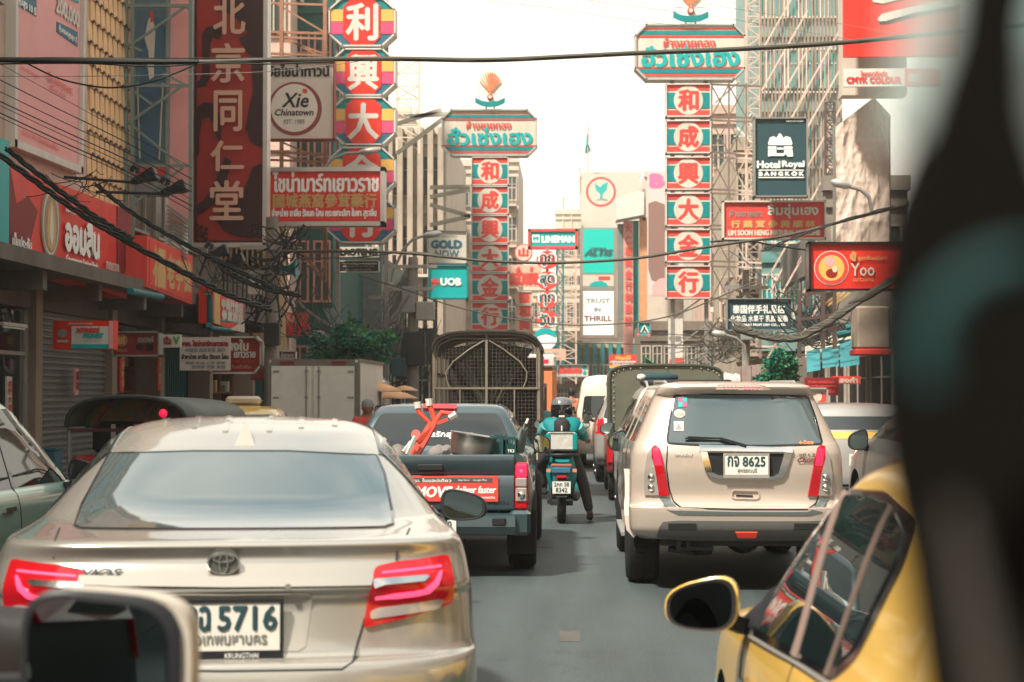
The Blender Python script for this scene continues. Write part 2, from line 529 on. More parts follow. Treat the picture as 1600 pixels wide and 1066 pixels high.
WINM = {}
def window_obj(key, w, h, parent, fr, wm, gm, sill=True, bars=1):
    """fr(u,v,d): point on the facade; d outwards. returns frame object with a pane child, sharing meshes"""
def building(label, face, m, Y0=None, Y1=None, X=None, z0=0.0, z1=12.0, px=None, depth=6.0, floors=None, cols=4, wm=None, gm=None, ww=.62, wh=.55,
             ledge=True, name='building', cat='building', balcony=None, fins=0, finm=None, ac=0, floor_h=3.2, shutters=None, zstart=None, bars=1, parapet=True):
    """face 'L': on the left of the street facing +x; 'R': on the right facing -x; 'F': facing the camera at y=Y0 between photo columns px"""
    wm = wm or mat('weathered cream window frame', (.42,.36,.29), .6, wear=.4); gm = gm or 'winglass'
    if face == 'F':
        x0, x1 = P(px[0], 500, Y0).x, P(px[1], 500, Y0).x
        U = x1-x0; org = Vector((x0, Y0, 0))
        fr = lambda u, v, d: Vector((x0+u, Y0-d, v))
        a, b = (x0, Y0, z0), (x1, Y0+depth, z1)
        rot = 0.0
    elif face == 'L':
        U = Y1-Y0; fr = lambda u, v, d: Vector((X+d, Y0+u, v)); a, b = (X-depth, Y0, z0), (X, Y1, z1); rot = 0
    else:
        U = Y1-Y0; fr = lambda u, v, d: Vector((X-d, Y1-u, v)); a, b = (X, Y0, z0), (X+depth, Y1, z1); rot = 0
    ctr = Vector(((a[0]+b[0])/2, (a[1]+b[1])/2, z0))
    root = empty(name, ctr, label, cat)
    MB().box(a, b).build('wall', m, root, origin=ctr)
    T = MB(lambda p: fr(p.x, p.z, p.y))     # x=u, z=v, y=outwards
    if parapet:
        MB(T.T).box((-.06, -.3, z1-.25), (U+.06, .12, z1+.12)).build('parapet', m, root, origin=ctr)
    zs = zstart if zstart is not None else z0+.6
    nf = floors if floors is not None else max(1, int((z1-zs-.4)/floor_h))
    fh = (z1-zs-.5)/nf
    cw = U/cols
    fme = pme = None
    sh = bool(shutters)
    for f in range(nf):
        zc = zs + f*fh
        if ledge: MB(T.T).box((-.02, 0, zc+fh-.18), (U+.02, .10, zc+fh-.02)).build('ledge', m, root, origin=ctr)
        for c in range(cols):
            u0 = c*cw + cw*(1-ww)/2; u1 = u0+cw*ww; v0 = zc+fh*(1-wh)*.45; v1 = v0+fh*wh
            if fme is None:
                t = .06
                mb = MB(T.T)
                mb.box((u0-t,0,v0-t),(u1+t,.07,v0)).box((u0-t,0,v1),(u1+t,.07,v1+t)).box((u0-t,0,v0),(u0,.07,v1)).box((u1,0,v0),(u1+t,.07,v1))
                mb.box((u0-t*1.5,.07,v0-t*1.2),(u1+t*1.5,.14,v0-t*.2))
                for k in range(1, bars+1):
                    uu = u0+(u1-u0)*k/(bars+1); mb.box((uu-.025,.0,v0),(uu+.025,.055,v1))
                mb.box((u0,.0,v0+(v1-v0)*.66),(u1,.05,v0+(v1-v0)*.66+.04))
                o0 = fr(u0, v0, 0)
                fo = mb.build('window', wm, root, origin=o0); fme = fo.data
                pb = MB(T.T)
                if sh:
                    k = 0; v = v0
                    while v < v1-.05: pb.box((u0, .0, v), (u1, .03, v+.05)); v += .08
                else: pb.box((u0, .004, v0), (u1, .02, v1))
                po = pb.build('pane', gm, fo, origin=o0); pme = po.data
            else:
                fo = bpy.data.objects.new('window', fme); COL.objects.link(fo); fo.parent = root
                po = bpy.data.objects.new('pane', pme); COL.objects.link(po); po.parent = fo
            fo.location = fr(u0, v0, 0) - ctr
        if balcony and f % balcony == 0:
            MB(T.T).box((.1, 0, zc+.0), (U-.1, .9, zc+.12)).build('balcony_slab', m, root, origin=ctr)
            r_ = MB(T.T)
            r_.box((.1, .86, zc+.95), (U-.1, .9, zc+1.0))
            u = .12
            while u < U-.1: r_.box((u, .87, zc+.12), (u+.03, .89, zc+.95)); u += .22
            r_.build('balcony_railing', 'palerust', root, origin=ctr)
    for k in range(fins):
        u = U*(k+.5)/fins
        MB(T.T).box((u-.12, 0, z0+2.5), (u+.12, .45, z1)).build('fin', finm or m, root, origin=ctr)
    for k in range(ac):
        u = U*random.uniform(.08, .8); v = zs + fh*random.randrange(nf) + .1
        q = MB(T.T).rbox((u, .05, v), (u+.8, .42, v+.55), .03).build('air_conditioner', 'offwhite', root, origin=ctr)
        gq = MB(T.T)
        for i in range(6): gq.box((u+.08, .42, v+.08+i*.07), (u+.5, .435, v+.11+i*.07))
        gq.build('vent_grille', 'grey', q, origin=ctr).matrix_parent_inverse = Matrix.Identity(4)
        q.children[0].location = (0,0,0)
    return root, fr, U, ctr

plaster = mat('grimy cream plaster', (.40,.32,.245), .8, wear=.6, wscale=.9, bump=.3, bscale=8)
grime = mat('grey brown render', (.20,.16,.125), .85, wear=.6, wscale=1.1)
pinkp = mat('faded pink plaster', (.60,.42,.34), .8, wear=.5, wscale=.9)
paleb = mat('pale cream plaster', (.56,.485,.40), .8, wear=.4, wscale=.7)  # paler cream than the grimy plaster
tealb = mat('dark green painted wall', (.02,.10,.085), .7, wear=.4)
conc = mat('stained concrete', (.26,.225,.185), .85, wear=.7, wscale=1.3, bump=.3, bscale=10)
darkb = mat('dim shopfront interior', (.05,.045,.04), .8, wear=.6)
woodb = mat('ochre painted shutters', (.46,.29,.15), .7, wear=.5, wscale=2.5)

# ---- left side of the street
XL = -8.6
lw = mat('shade darkened brown render', (.15,.115,.09), .85, wear=.6, wscale=1.1)  # darker copy of the grey brown render, shade put into its colour
lc_ = mat('shade darkened concrete', (.17,.14,.115), .85, wear=.7, wscale=1.3)  # concrete colour toned down to stand in for shade on the left
building('cream rendered building at the left edge behind the teal board', 'L', plaster, Y0=12, Y1=25.6, X=XL, z0=3.6, z1=15, cols=4, depth=7)
r, fr, U, ctr = building('building carrying the pink bank billboard above the red fascia', 'L', pinkp, Y0=25.6, Y1=30.4, X=XL, z0=3.6, z1=15.5, cols=1, floors=1, ww=.1, wh=.05, depth=7)
# ochre screen facade: staggered hooded tiles
r = empty('screen_facade', (XL, 30.4, 3.6), 'narrow ochre facade covered in rows of small hooded tiles', 'building')
o0 = Vector((XL, 30.4, 3.6))
ochre = mat('ochre hooded tile', (.76,.47,.25), .75, wear=.3, wscale=3)
MB().box((XL-6, 30.4, 3.6), (XL-.02, 33.5, 15.5)).build('wall', mat('ochre wall behind tiles', (.60,.36,.18), .8, wear=.4), r, origin=o0)
tm = MB(); tm.add([(0,0,0),(.035,.0,.0),(.035,.26,.0),(0,.26,0),(0,.0,.38),(.02,.0,.38),(.02,.26,.38),(0,.26,.38),(.05,.12,.05),(.045,.19,.02)],
                 [(0,1,5,4),(1,2,6,5),(2,3,7,6),(4,5,6,7),(1,8,9),(1,5,8),(2,9,8),(2,8,6),(8,5,6)])
t0 = tm.build('tile', ochre, r)
hm = MB().add([(.03,.05,.0),(.10,.10,-.02),(.09,.19,-.02),(.03,.2,.02),(.04,.12,.06)], [(0,1,4),(1,2,4),(2,3,4),(0,3,2,1)]).build('tile_shade_chip', 'black', t0)  # raised black chip standing in for the shade under each hood
cnt = 0
for row in range(26):
    for colm in range(9):
        y = 30.42 + colm*.345 + (row % 2)*.17
        if y > 33.2: continue
        z = 3.9 + row*.40
        if cnt == 0: o = t0; h_ = hm
        else:
            o = bpy.data.objects.new('tile', t0.data); COL.objects.link(o); o.parent = r
            h_ = bpy.data.objects.new('tile_shade_chip', hm.data); COL.objects.link(h_); h_.parent = o
        o.location = Vector((XL-.02, y, z)) - o0
        cnt += 1
building('dim building behind the steel lattice and the blue figure poster', 'L', lw, Y0=33.5, Y1=44, X=XL-.3, z0=3.6, z1=16, cols=4, ac=2, depth=7)
building('green and pink shophouse half hidden by the round gate signs', 'F', tealb, px=(418, 520), Y0=52, z0=0, z1=17, floors=5, cols=3, balcony=None, ac=2, depth=8, wm=mat('pink window surround', (.5,.25,.2), .6))
building('pink shophouse strip with open shutters behind the gold shop sign', 'F', pinkp, px=(400, 452), Y0=50.5, z0=0, z1=15, floors=5, cols=1, depth=1.3)
r, fr, U, ctr = building('grey green corner block with ribbed cladding and a pink fascia', 'F', mat('grey green cladding', (.17,.20,.17), .7, wear=.5), px=(500, 598), Y0=60, z0=0, z1=6.4, floors=2, cols=4, fins=10, depth=8, ac=1)
building('tall cream building with deep vertical fins beside the coin gate column', 'F', paleb, px=(602, 697), Y0=74, z0=0, z1=13.0, floors=4, cols=4, fins=6, depth=14, finm=plaster, balcony=2)
building('stepped cream tower behind the tall fins with a bare flank', 'F', paleb, px=(560, 640), Y0=84, z0=0, z1=15.5, floors=6, cols=3, depth=14)
building('beige apartment block with a strip of upper windows behind the middle gate sign', 'F', paleb, px=(682, 792), Y0=98, z0=0, z1=14.8, floors=5, cols=4, ac=3, depth=12, wh=.4)
building('thin pale tower with pink balconies just past the middle gate column', 'F', paleb, px=(790, 810), Y0=92, z0=0, z1=14.2, floors=6, cols=1, balcony=1, depth=10)
building('ochre ribbed wall under the tall red medicine board', 'F', woodb, px=(345, 420), Y0=46, z0=2.5, z1=7.4, floors=1, cols=5, wh=.7, fins=9, finm=woodb, depth=3)

# ---- left ground floor: shop units along the pavement
def unit(y0, y1, kind, label):
    r = empty('shop_unit', (XL, (y0+y1)/2, 0), label, 'shop')
    o = Vector((XL, (y0+y1)/2, 0))
    pm = mat('cream shop pillar tiles', (.30,.215,.155), .5, wear=.35, wscale=2)
    MB().box((XL-.4, y0, .14), (XL+.12, y0+.35, 3.4)).build('pillar', pm, r, origin=o)
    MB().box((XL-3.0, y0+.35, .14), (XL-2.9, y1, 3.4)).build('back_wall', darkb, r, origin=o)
    MB().box((XL-.3, y0+.35, 2.95), (XL+.05, y1, 3.4)).build('lintel', lw, r, origin=o)
    if kind == 'shutter':
        sm = mat('slatted roller shutter', (.24,.235,.215), .45, .4, wear=.4)
        MB().box((XL-.08, y0+.35, .15), (XL-.06, y1, 2.95)).build('shutter_sheet', 'grey', r, origin=o)
        s0 = None; k = 0
        z = .2
        while z < 2.9:
            if s0 is None:
                s0 = MB().prism([(-.06,0),(0,.01),(0,.05),(-.05,.07)], 0, y1-y0-.37).build('slat', sm, r); q = s0
            else:
                q = bpy.data.objects.new('slat', s0.data); COL.objects.link(q); q.parent = r
            q.location = Vector((XL-.01, y0+.36, z)) - o; z += .105
    elif kind == 'glass':
        MB().box((XL-.1, y0+.4, .2), (XL-.06, y1-.1, 2.9)).build('glass_door', 'glass', r, origin=o)
        mb = MB()
        for y in (y0+.36, (y0+y1)/2, y1-.06): mb.box((XL-.12, y, .15), (XL, y+.06, 2.95))
        mb.box((XL-.12, y0+.42, 2.2), (XL-.02, y1-.07, 2.26)).build('door_frame', 'alu', r, origin=o)
    elif kind == 'shelf':
        sh = mat('red brown shop shelves', (.16,.05,.03), .6)
        mb = MB()
        for z in (.6, 1.1, 1.6, 2.1, 2.6): mb.box((XL-.9, y0+.4, z), (XL-.4, y1-.1, z+.05))
        for i in range(4): mb.box((XL-.95, y0+.4+(y1-y0-.6)*i/3, .15), (XL-.38, y0+.47+(y1-y0-.6)*i/3, 2.9))
        mb.build('shelves', sh, r, origin=o)
        for i in range(26):
            z = random.choice((.65, 1.15, 1.65, 2.15)); y = random.uniform(y0+.5, y1-.4)
            MB().box((XL-.75, y, z), (XL-.45, y+random.uniform(.1,.25), z+random.uniform(.12,.34))).build('packet', random.choice(['cream','gold','offwhite','coral','grey']), r, origin=o)
    else:
        MB().box((XL-.5, y0+.4, .15), (XL-.46, y1-.1, 2.9)).build('folding_door', mat('dark teal folding door', (.02,.09,.09), .6), r, origin=o)
        mb = MB(); y = y0+.45
        while y < y1-.15: mb.box((XL-.46, y, .2), (XL-.40, y+.05, 2.9)); y += .22
        mb.build('door_ribs', mat('teal door rib', (.03,.13,.13), .6), r, origin=o)
for y0, y1, kd, lb in ((13, 17.6, 'glass', 'glass fronted shop unit by the pale mint car'), (17.6, 23.6, 'glass', 'glass door unit with aluminium frames left of the roller shutter'), (23.6, 27.2, 'glass', 'narrow bank unit entrance beside cream tiled pillars'),
                       (27.2, 31.8, 'shutter', 'closed slatted roller shutter unit above the tuk tuk'), (31.8, 35.6, 'shelf', 'herbal shop unit with red brown shelves of packets'),
                       (35.6, 40.5, 'fold', 'unit with dark teal folding doors behind the white shop board'), (40.5, 46, 'shelf', 'open shop unit with goods near the grey box truck'), (46, 52, 'fold', 'last shop unit before the road side tree')):
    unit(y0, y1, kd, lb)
cn = empty('street_canopy', (-8.3, 30, 3.4), 'long stained concrete canopy over the left pavement', 'canopy')
o = Vector((-8.3, 30, 3.4))
MB().box((XL, 12, 3.40), (-7.55, 36.0, 3.62)).build('canopy_slab', lc_, cn, origin=o)
MB().box((XL, 36.0, 3.30), (-7.4, 44.0, 3.55)).build('canopy_slab', lc_, cn, origin=o)
mb = MB()
for y in range(13, 44, 3): MB().box((XL, y, 3.12), (-7.7, y+.2, 3.40)).build('canopy_beam', lc_, cn, origin=o)

# ---- right side of the street
XR = 7.9
building('pale building whose upper wall carries the torn red billboard', 'F', paleb, px=(1318, 1420), Y0=38, z0=8.15, z1=12.5, floors=1, cols=1, ww=.02, wh=.02, depth=.5, parapet=False)
building('pink plastered shophouse with balconies behind the right gate column', 'F', pinkp, px=(1108, 1196), Y0=72, z0=0, z1=13.5, floors=5, cols=3, balcony=1, ac=4, depth=10)
building('narrow stepped shophouse with laundry balconies beyond the gate column', 'F', paleb, px=(1090, 1150), Y0=82, z0=0, z1=14.5, floors=5, cols=2, balcony=1, ac=2, depth=10)
building('cream shophouse lit by the sun above the fruit shop board', 'F', plaster, px=(1150, 1215), Y0=58, z0=0, z1=10.0, floors=4, cols=3, balcony=1, ac=2, depth=9)
building('teal and white tiled hotel block behind the vertical bars', 'F', mat('teal and cream spandrel', (.30,.33,.29), .6, wear=.8, wscale=.8, dirt=(.04,.22,.22)), px=(1188, 1316), Y0=57, z0=3, z1=19, floors=6, cols=6, gm='brightteal', depth=8, wm='offwhite')
building('grey concrete shophouse above the teal awnings on the right', 'F', conc, px=(1290, 1420), Y0=44, z0=3.2, z1=7.0, floors=1, cols=2, depth=1.2, ac=1)
building('dim ground floor shops on the right behind the beige SUV', 'R', grime, Y0=20, Y1=64, X=XR, z0=0, z1=3.4, floors=1, cols=12, gm='black', ww=.8, wh=.75, depth=5)
# ---- end of the street
building('cream bank tower far down the street with the ringed emblem', 'F', paleb, px=(907, 1001), Y0=150, z0=0, z1=20.7, floors=8, cols=1, ww=.02, wh=.02, ledge=False, depth=16)
building('beige billboard building beyond the pink columns', 'F', paleb, px=(1008, 1128), Y0=112, z0=0, z1=15.9, floors=1, cols=1, ww=.02, wh=.02, ledge=False, depth=12)
building('pale terrace at the left end of the street behind the round signs', 'F', paleb, px=(800, 912), Y0=128, z0=0, z1=9.5, floors=3, cols=8, balcony=1, depth=10)
building('ochre building with teal posts closing the end of the street', 'F', mat('ochre far wall', (.60,.38,.25), .8, wear=.6, dirt=(.10,.16,.14), wscale=.7), px=(860, 1010), Y0=105, z0=0, z1=4.6, floors=2, cols=14, balcony=1, depth=6, fins=12, finm=mat('teal post', (.02,.20,.19), .6))
building('low dark shop row behind the olive canvas truck', 'F', grime, px=(1000, 1125), Y0=70, z0=0, z1=4.4, floors=2, cols=7, ac=2, depth=6)
building('far pale roof step with masts beside the bank tower', 'F', paleb, px=(868, 908), Y0=140, z0=0, z1=16.4, floors=4, cols=4, depth=8)
building('pale slab block far down the left of the street', 'F', paleb, px=(808, 842), Y0=165, z0=0, z1=11, floors=4, cols=3, depth=8)

# ---- the street behind the camera, seen only as reflections and shade
for i, (fc, y0, y1, z1, m_, lb) in enumerate((('L',-42,-26,15,lc_,'cream shophouse block behind the camera on the left'),('L',-26,-8,13,lw,'shade darkened shophouse block behind the camera on the left'),('L',-8,12,14.5,grime,'brown shophouse block beside the camera on the left'),
        ('R',-42,-22,14,conc,'concrete block behind the camera on the right'),('R',-22,-4,12,pinkp,'pink shophouse block behind the camera on the right'),('R',-4,16,13,plaster,'cream shophouse block beside the camera on the right'),('R',16,33,11,grime,'brown shophouse block on the right hidden by the blurred pillar'))):
    building(lb, fc, m_, Y0=y0, Y1=y1, X=XL if fc == 'L' else 9.4, z0=0, z1=z1, cols=4, floors=3, depth=6)
building('cream block closing the street far behind the camera', 'F', grime, px=(0, 1), Y0=-44, z0=0, z1=2, floors=1, cols=1, depth=1) if False else None
for (x, y, z0, z1, w, d, m_, lb) in ((6.2,-6,3.4,7.5,2.2,.3,'coral','coral shop sign behind the camera on the right'),(-6.5,-10,3.6,8,2.2,.3,'red','red shop sign behind the camera on the left'),(5.8,2.5,3.2,5.4,2.6,.3,'brightteal','teal shop sign beside the camera on the right'),(-6.6,4,4,9,1.8,.3,'coral','tall coral shop sign beside the camera on the left'),(6.5,9,3.4,6.5,2,.3,'red','red sign on the right hidden by the blurred pillar')):
    r = empty('shop_sign', (x, y, z0), lb, 'sign')
    MB().box((-w/2, 0, 0), (w/2, d, z1-z0)).build('panel', m_, r)
    MB().box((-w/2-.05, .05, -.05), (w/2+.05, d-.05, z1-z0+.05)).build('frame', 'alu', r)
# ------------------------------------------------------------------ signs
def gate_head(Y, x0, y0, x1, y1, label, emblem):
    w, h = x1-x0, y1-y0
    c = w*.075
    oct_ = lambda a, b, c_, d, k: [(a+k, b), (c_-k, b), (c_, b+k), (c_, d-k), (c_-k, d), (a+k, d), (a, d-k), (a, b+k)]
    q = oct_(x0, y0, x1, y1, h*.2)
    r = sign('gate_sign', label, None, Y=Y, quad=q, face='cream', rimw=.05, depth=.5,
        shapes=[('stripe', 'poly', [(x0+h*.13, y0+h*.06), (x1-h*.16, y0+h*.06), (x1-h*.13, y0+h*.09), (x0+h*.10, y0+h*.09)], 'coral'),
                ('stripe', 'poly', [(x0+h*.10, y0+h*.11), (x1-h*.12, y0+h*.11), (x1-h*.06, y0+h*.18), (x0+h*.04, y0+h*.18)], 'teal'),
                ('stripe', 'poly', [(x0+h*.02, y0+h*.20), (x1-h*.02, y0+h*.20), (x1-h*.01, y0+h*.225), (x0+h*.01, y0+h*.225)], 'coral'),
                ('stripe', 'poly', [(x0+h*.02, y1-h*.225), (x1-h*.02, y1-h*.225), (x1-h*.04, y1-h*.20), (x0+h*.04, y1-h*.20)], 'coral'),
                ('stripe', 'poly', [(x0+h*.06, y1-h*.18), (x1-h*.06, y1-h*.18), (x1-h*.12, y1-h*.11), (x0+h*.12, y1-h*.11)], 'teal'),
                ('stripe', 'poly', [(x0+h*.12, y1-h*.09), (x1-h*.12, y1-h*.09), (x1-h*.16, y1-h*.06), (x0+h*.16, y1-h*.06)], 'coral')],
        texts=[('ห้างขายทอง', x0+w*.26, y0+h*.24, x0+w*.73, y0+h*.42, 'coral', .012), ('ฮั่วเซ่งเฮง', x0+w*.06, y0+h*.40, x0+w*.95, y0+h*.77, 'brightteal', .028)])
    # crest on top: fan of feathers over a medallion, on a ribbon
    ex, ey0, ey1, ew = emblem
    o = r.location
    H = ey1-ey0
    mb = MB()
    for i in range(-5, 6):
        a = i*.22
        p0 = P(ex+math.sin(a)*ew*.06, ey0+H*.60-math.cos(a)*H*.08, Y-.1); p1 = P(ex+math.sin(a)*ew*.44, ey0+H*.50-math.cos(a)*H*.44, Y-.1)
        mb.bar(p0, p1, .035, .026)
    mb.bar(P(ex, ey0+H*.70, Y-.1), P(ex, ey0+H*.1, Y-.1), .05, .07)
    mb.build('crest_feathers', mat('faded orange crest', (.78,.22,.10), .5), r, origin=o)
    fan = [(ex+ew*.5*math.sin(a), ey0+H*.47-H*.47*math.cos(a)) for a in [i*math.pi/10 for i in range(-6, 7)]]
    pts = [P(a, b, Y) for a, b in fan] + [P(ex+ew*.16, ey0+H*.64, Y), P(ex+ew*.24, ey0+H*.84, Y), P(ex-ew*.24, ey0+H*.84, Y), P(ex-ew*.16, ey0+H*.64, Y)]
    MB().prism([(p.x, p.z) for p in pts], Y-.06, Y+.06).build('crest_back', mat('bright cream crest', (.80,.72,.60), .5), r, origin=o)
    c1 = P(ex, ey0+H*.62, Y)
    k = abs(P(ex+ew*.14, 0, Y).x-c1.x)
    c1 = P(ex, ey0+H*.72, Y); k *= .8
    MB().lathe([(k, 0), (k, -.06), (k*.8, -.09), (k*.75, -.07)], (c1.x, Y-.08, c1.z), 'y', 20).build('crest_medallion', 'coral', r, origin=o)
    MB().lathe([(k*.6, 0), (k*.6, -.03)], (c1.x, Y-.15, c1.z), 'y', 16).build('medallion_centre', 'cream', r, origin=o)
    rb = [P(ex-ew*.55, ey0+H*.78, Y), P(ex-ew*.3, ey0+H*.86, Y), P(ex, ey0+H*.89, Y), P(ex+ew*.3, ey0+H*.86, Y), P(ex+ew*.55, ey0+H*.78, Y)]
    pr = [(p.x, p.z+.06) for p in rb] + [(p.x, p.z-.12) for p in reversed(rb)]
    MB().prism(pr, Y-.14, Y-.08).build('crest_ribbon', 'teal', r, origin=o)
    MB().bar(P(ex-ew*.15, ey0+H*.85, Y), P(ex-ew*.15, ey1+4, Y), .05).bar(P(ex+ew*.15, ey0+H*.85, Y), P(ex+ew*.15, ey1+4, Y), .05).build('crest_stand', 'alu', r, origin=o)
    return r
def gate_column(Y, x0, x1, tops, h, chars, which, group):
    names = 'top second third fourth fifth sixth'.split()
    for i, (t, ch) in enumerate(zip(tops, chars)):
        cy = t+h/2; cx = (x0+x1)/2; w = x1-x0
        arc = lambda rr, a0, a1: [(cx+rr*math.cos(R(a)), cy+rr*math.sin(R(a))) for a in range(a0, a1+1, 12)]
        sign('character_sign', f'{names[i]} panel of the {which} column, red character {ch} on a cream disc', (x0, t, x1, t+h), Y=Y, face='cream', rim='offwhite', rimw=.03, depth=.45, group=group,
             shapes=[('red_bar', 'rect', (x0+1, t+1, x1-1, t+h*.19), 'coral'), ('red_bar', 'rect', (x0+1, t+h*.81, x1-1, t+h-1), 'coral'),
                     ('teal_block', 'rect', (x0+1, t+h*.26, x0+w*.26, t+h*.74), 'teal'), ('teal_block', 'rect', (x1-w*.26, t+h*.26, x1-1, t+h*.74), 'teal'),
                     ('disc', 'ell', (cx, cy, h*.455, h*.455), 'cream')],
             texts=[(ch, cx-h*.30, cy-h*.32, cx+h*.30, cy+h*.32, 'coral', .032)])
gate_head(60, 691, 172, 838, 243, 'wide cream and teal gold shop sign on top of the middle column, with a crest', (766, 108, 170, 42))
gate_column(60, 737, 794, [246, 291.5, 337, 382, 427.5, 473], 43, '和成興大金行', 'middle', 'gold shop character panels of the middle column')
gate_head(50, 993, 39, 1163, 124, 'wide cream and teal gold shop sign on the right column under the cable', (1079, -32, 38, 50))
gate_column(50, 1041, 1110, [132, 189, 246, 302.5, 359, 416], 50, '和成興大金行', 'right', 'gold shop character panels of the right column')
# steel supports of the columns
for Y, xs, y0, y1, lb in ((60, (745, 786), 240, 700, 'grey steel posts carrying the middle character column'), (50, (1050, 1102), 120, 700, 'grey steel posts carrying the right character column')):
    a = P(xs[0], 0, Y+.3).x; b = P(xs[1], 0, Y+.3).x; z1 = P(xs[0], y0, Y+.3).z
    r = empty('sign_posts', ((a+b)/2, Y+.3, 0), lb, 'sign posts')
    mb = MB()
    for x in (a, b): mb.box((x-.06, Y+.25, 0), (x+.06, Y+.37, z1))
    mb.build('posts', 'steel', r, origin=r.location)
    m2 = MB()
    for i in range(12): m2.bar((a, Y+.31, .3+z1*i/12.5), (b, Y+.31, .3+z1*(i+.8)/12.5), .04)
    m2.build('braces', 'steel', r, origin=r.location)

# octagonal signs over the left gate
def octo(x0, y0, x1, y1, ch, label, Y=46):
    w, h = x1-x0, y1-y0
    k = w*.2
    q = [(x0+k, y0), (x1-k, y0), (x1, y0+k*.9), (x1, y1-k*.9), (x1-k, y1), (x0+k, y1), (x0, y1-k*.9), (x0, y0+k*.9)]
    a, b = x0+w*.22, x1-w*.22
    g = 1.2
    sh = [('teal_corner', 'poly', [(x0+k+1, y0+2), (a+w*.13, y0+2), (a, y0+k*.85), (x0+3, y0+k*.85)], 'teal'), ('teal_corner', 'poly', [(x1-k-1, y0+2), (b-w*.13, y0+2), (b, y0+k*.85), (x1-3, y0+k*.85)], 'teal'),
          ('blue_corner', 'poly', [(x0+k+1, y1-2), (a+w*.13, y1-2), (a, y1-k*.85), (x0+3, y1-k*.85)], 'blueprint'), ('blue_corner', 'poly', [(x1-k-1, y1-2), (b-w*.13, y1-2), (b, y1-k*.85), (x1-3, y1-k*.85)], 'blueprint')]
    for (p, r_) in ((x0+2, a-g), (b+g, x1-2)):
        sh += [('yellow_block', 'rect', (p, y0+k*.85+g, r_, y0+h/2-g*.6), 'yellowprint'), ('pink_block', 'rect', (p, y0+h/2+g*.6, r_, y1-k*.85-g), 'magenta')]
    m_ = w*.11
    sh.append(('red_octagon', 'poly', [(a+m_, y0+2), (b-m_, y0+2), (b, y0+2+m_), (b, y1-2-m_), (b-m_, y1-2), (a+m_, y1-2), (a, y1-2-m_), (a, y0+2+m_)], 'red'))
    sign('octagon_sign', label, None, Y=Y, quad=q, face='offwhite', rim='offwhite', rimw=.04, depth=.5, shapes=sh, group='octagonal character signs of the left gate',
         texts=[(ch, x0+w*.27, y0+h*.13, x1-w*.27, y1-h*.12, 'offwhite', .034)])
for (y0, y1, x0, ch, nm) in ((-3, 72, 515, '利', 'topmost octagonal sign, cream character 利 on red'), (77, 149, 519, '興', 'octagonal sign with the character 興 crossed by cables'),
                             (153, 226, 519, '大', 'octagonal sign with the character 大 above the street lamp arm'), (231, 304, 514, '金', 'octagonal sign 金 half covered by the red Thai board'), (306, 379, 512, '行', 'lowest octagonal sign 行 below the red Thai board')):
    octo(x0, y0, 617, y1, ch, nm)
r = empty('gate_lattice', P(470, 640, 47), 'rusty orange steel scaffold holding the octagonal signs', 'steel frame')
r.location.z = 0
mb = MB()
B0 = [P(508, y, 47) for y in (-20, 384)]
for px in (440, 508): mb.bar(P(px, -20, 47), P(px, 384, 47), .10)
for y in (5, 50, 58, 84, 92, 218, 238, 250, 300, 354): mb.bar(P(422, y, 47), P(512, y+3, 47), .06)
for y0, y1 in ((5, 50), (58, 84), (50, 92), (218, 250), (238, 262)): mb.bar(P(430, y0, 47), P(506, y1, 47), .05)
mb.bar(P(468, 388, 47), P(508, 440, 47), .09).bar(P(508, 384, 47), P(508, 440, 47), .09).bar(P(475, 395, 47), P(510, 395, 47), .06)
mb.build('lattice', 'rust', r, origin=r.location)
m2 = MB()
for px in (528, 604): m2.bar(P(px, -20, 46.6), P(px, 700, 46.6), .10)
m2.build('posts', 'steel', r, origin=r.location)

# tall dark red medicine hall board
B = Board(Y=36)
cloud = lambda pts: pts
r = sign('vertical_sign', 'tall dark red board with pale brush characters 北京同仁堂 hanging over the shops', (300, -45, 415, 383), Y=36, face=mat('deep lacquer red', (.36,.022,.014), .4, wear=.3, wscale=1.2), rim='alu', rimw=.09, depth=.35,
    shapes=[('dark_border', 'rect', (304, -45, 308, 380), 'darkred'),
            ('dark_band', 'poly', [(340,-45),(411,-45),(411,130),(395,60),(370,30),(345,15)], 'darkred'),
            ('dark_band', 'poly', [(372,60),(394,50),(411,75),(411,150),(396,150),(392,90)], 'darkred'),
            ('dark_cloud', 'poly', [(316,55),(322,44),(333,40),(345,44),(348,56),(340,62),(332,58),(328,70),(328,120),(322,135),(308,138),(304,135),(304,128),(312,126),(316,118)], 'darkred'),
            ('dark_cloud', 'poly', [(304,185),(308,168),(320,160),(332,162),(343,178),(346,200),(345,225),(338,214),(336,196),(326,184),(316,186),(312,210),(312,240),(304,252)], 'darkred'),
            ('dark_cloud', 'poly', [(411,118),(398,135),(390,165),(384,200),(392,222),(411,232)], 'darkred'),
            ('dark_cloud', 'poly', [(304,322),(318,314),(330,298),(342,270),(352,245),(362,252),(352,290),(335,318),(318,332),(304,340)], 'darkred'),
            ('dark_cloud', 'poly', [(411,255),(395,262),(385,290),(368,320),(350,330),(336,340),(350,360),(372,370),(411,372)], 'darkred'),
            ('dark_foot', 'rect', (306, 376, 411, 380), 'darkred')]
           + [('fret_mark', 'rect', (306+i*7, 350+j*8+i*3, 311+i*7, 354+j*8+i*3), 'darkred') for i in range(3) for j in range(3)]
           + [('fret_mark', 'rect', (404-i*7, 345+j*8+i*3, 409-i*7, 349+j*8+i*3), 'darkred') for i in range(3) for j in range(3)],
    texts=[(c_, x, y, x+w, y+h, mat('pale salmon letter', (.60,.34,.24), .5), .018) for c_, x, y, w, h in
           (('北', 336, -3, 48, 58), ('京', 333, 70, 50, 60), ('同', 337, 144, 42, 62), ('仁', 332, 222, 50, 46), ('堂', 331, 284, 50, 60))])
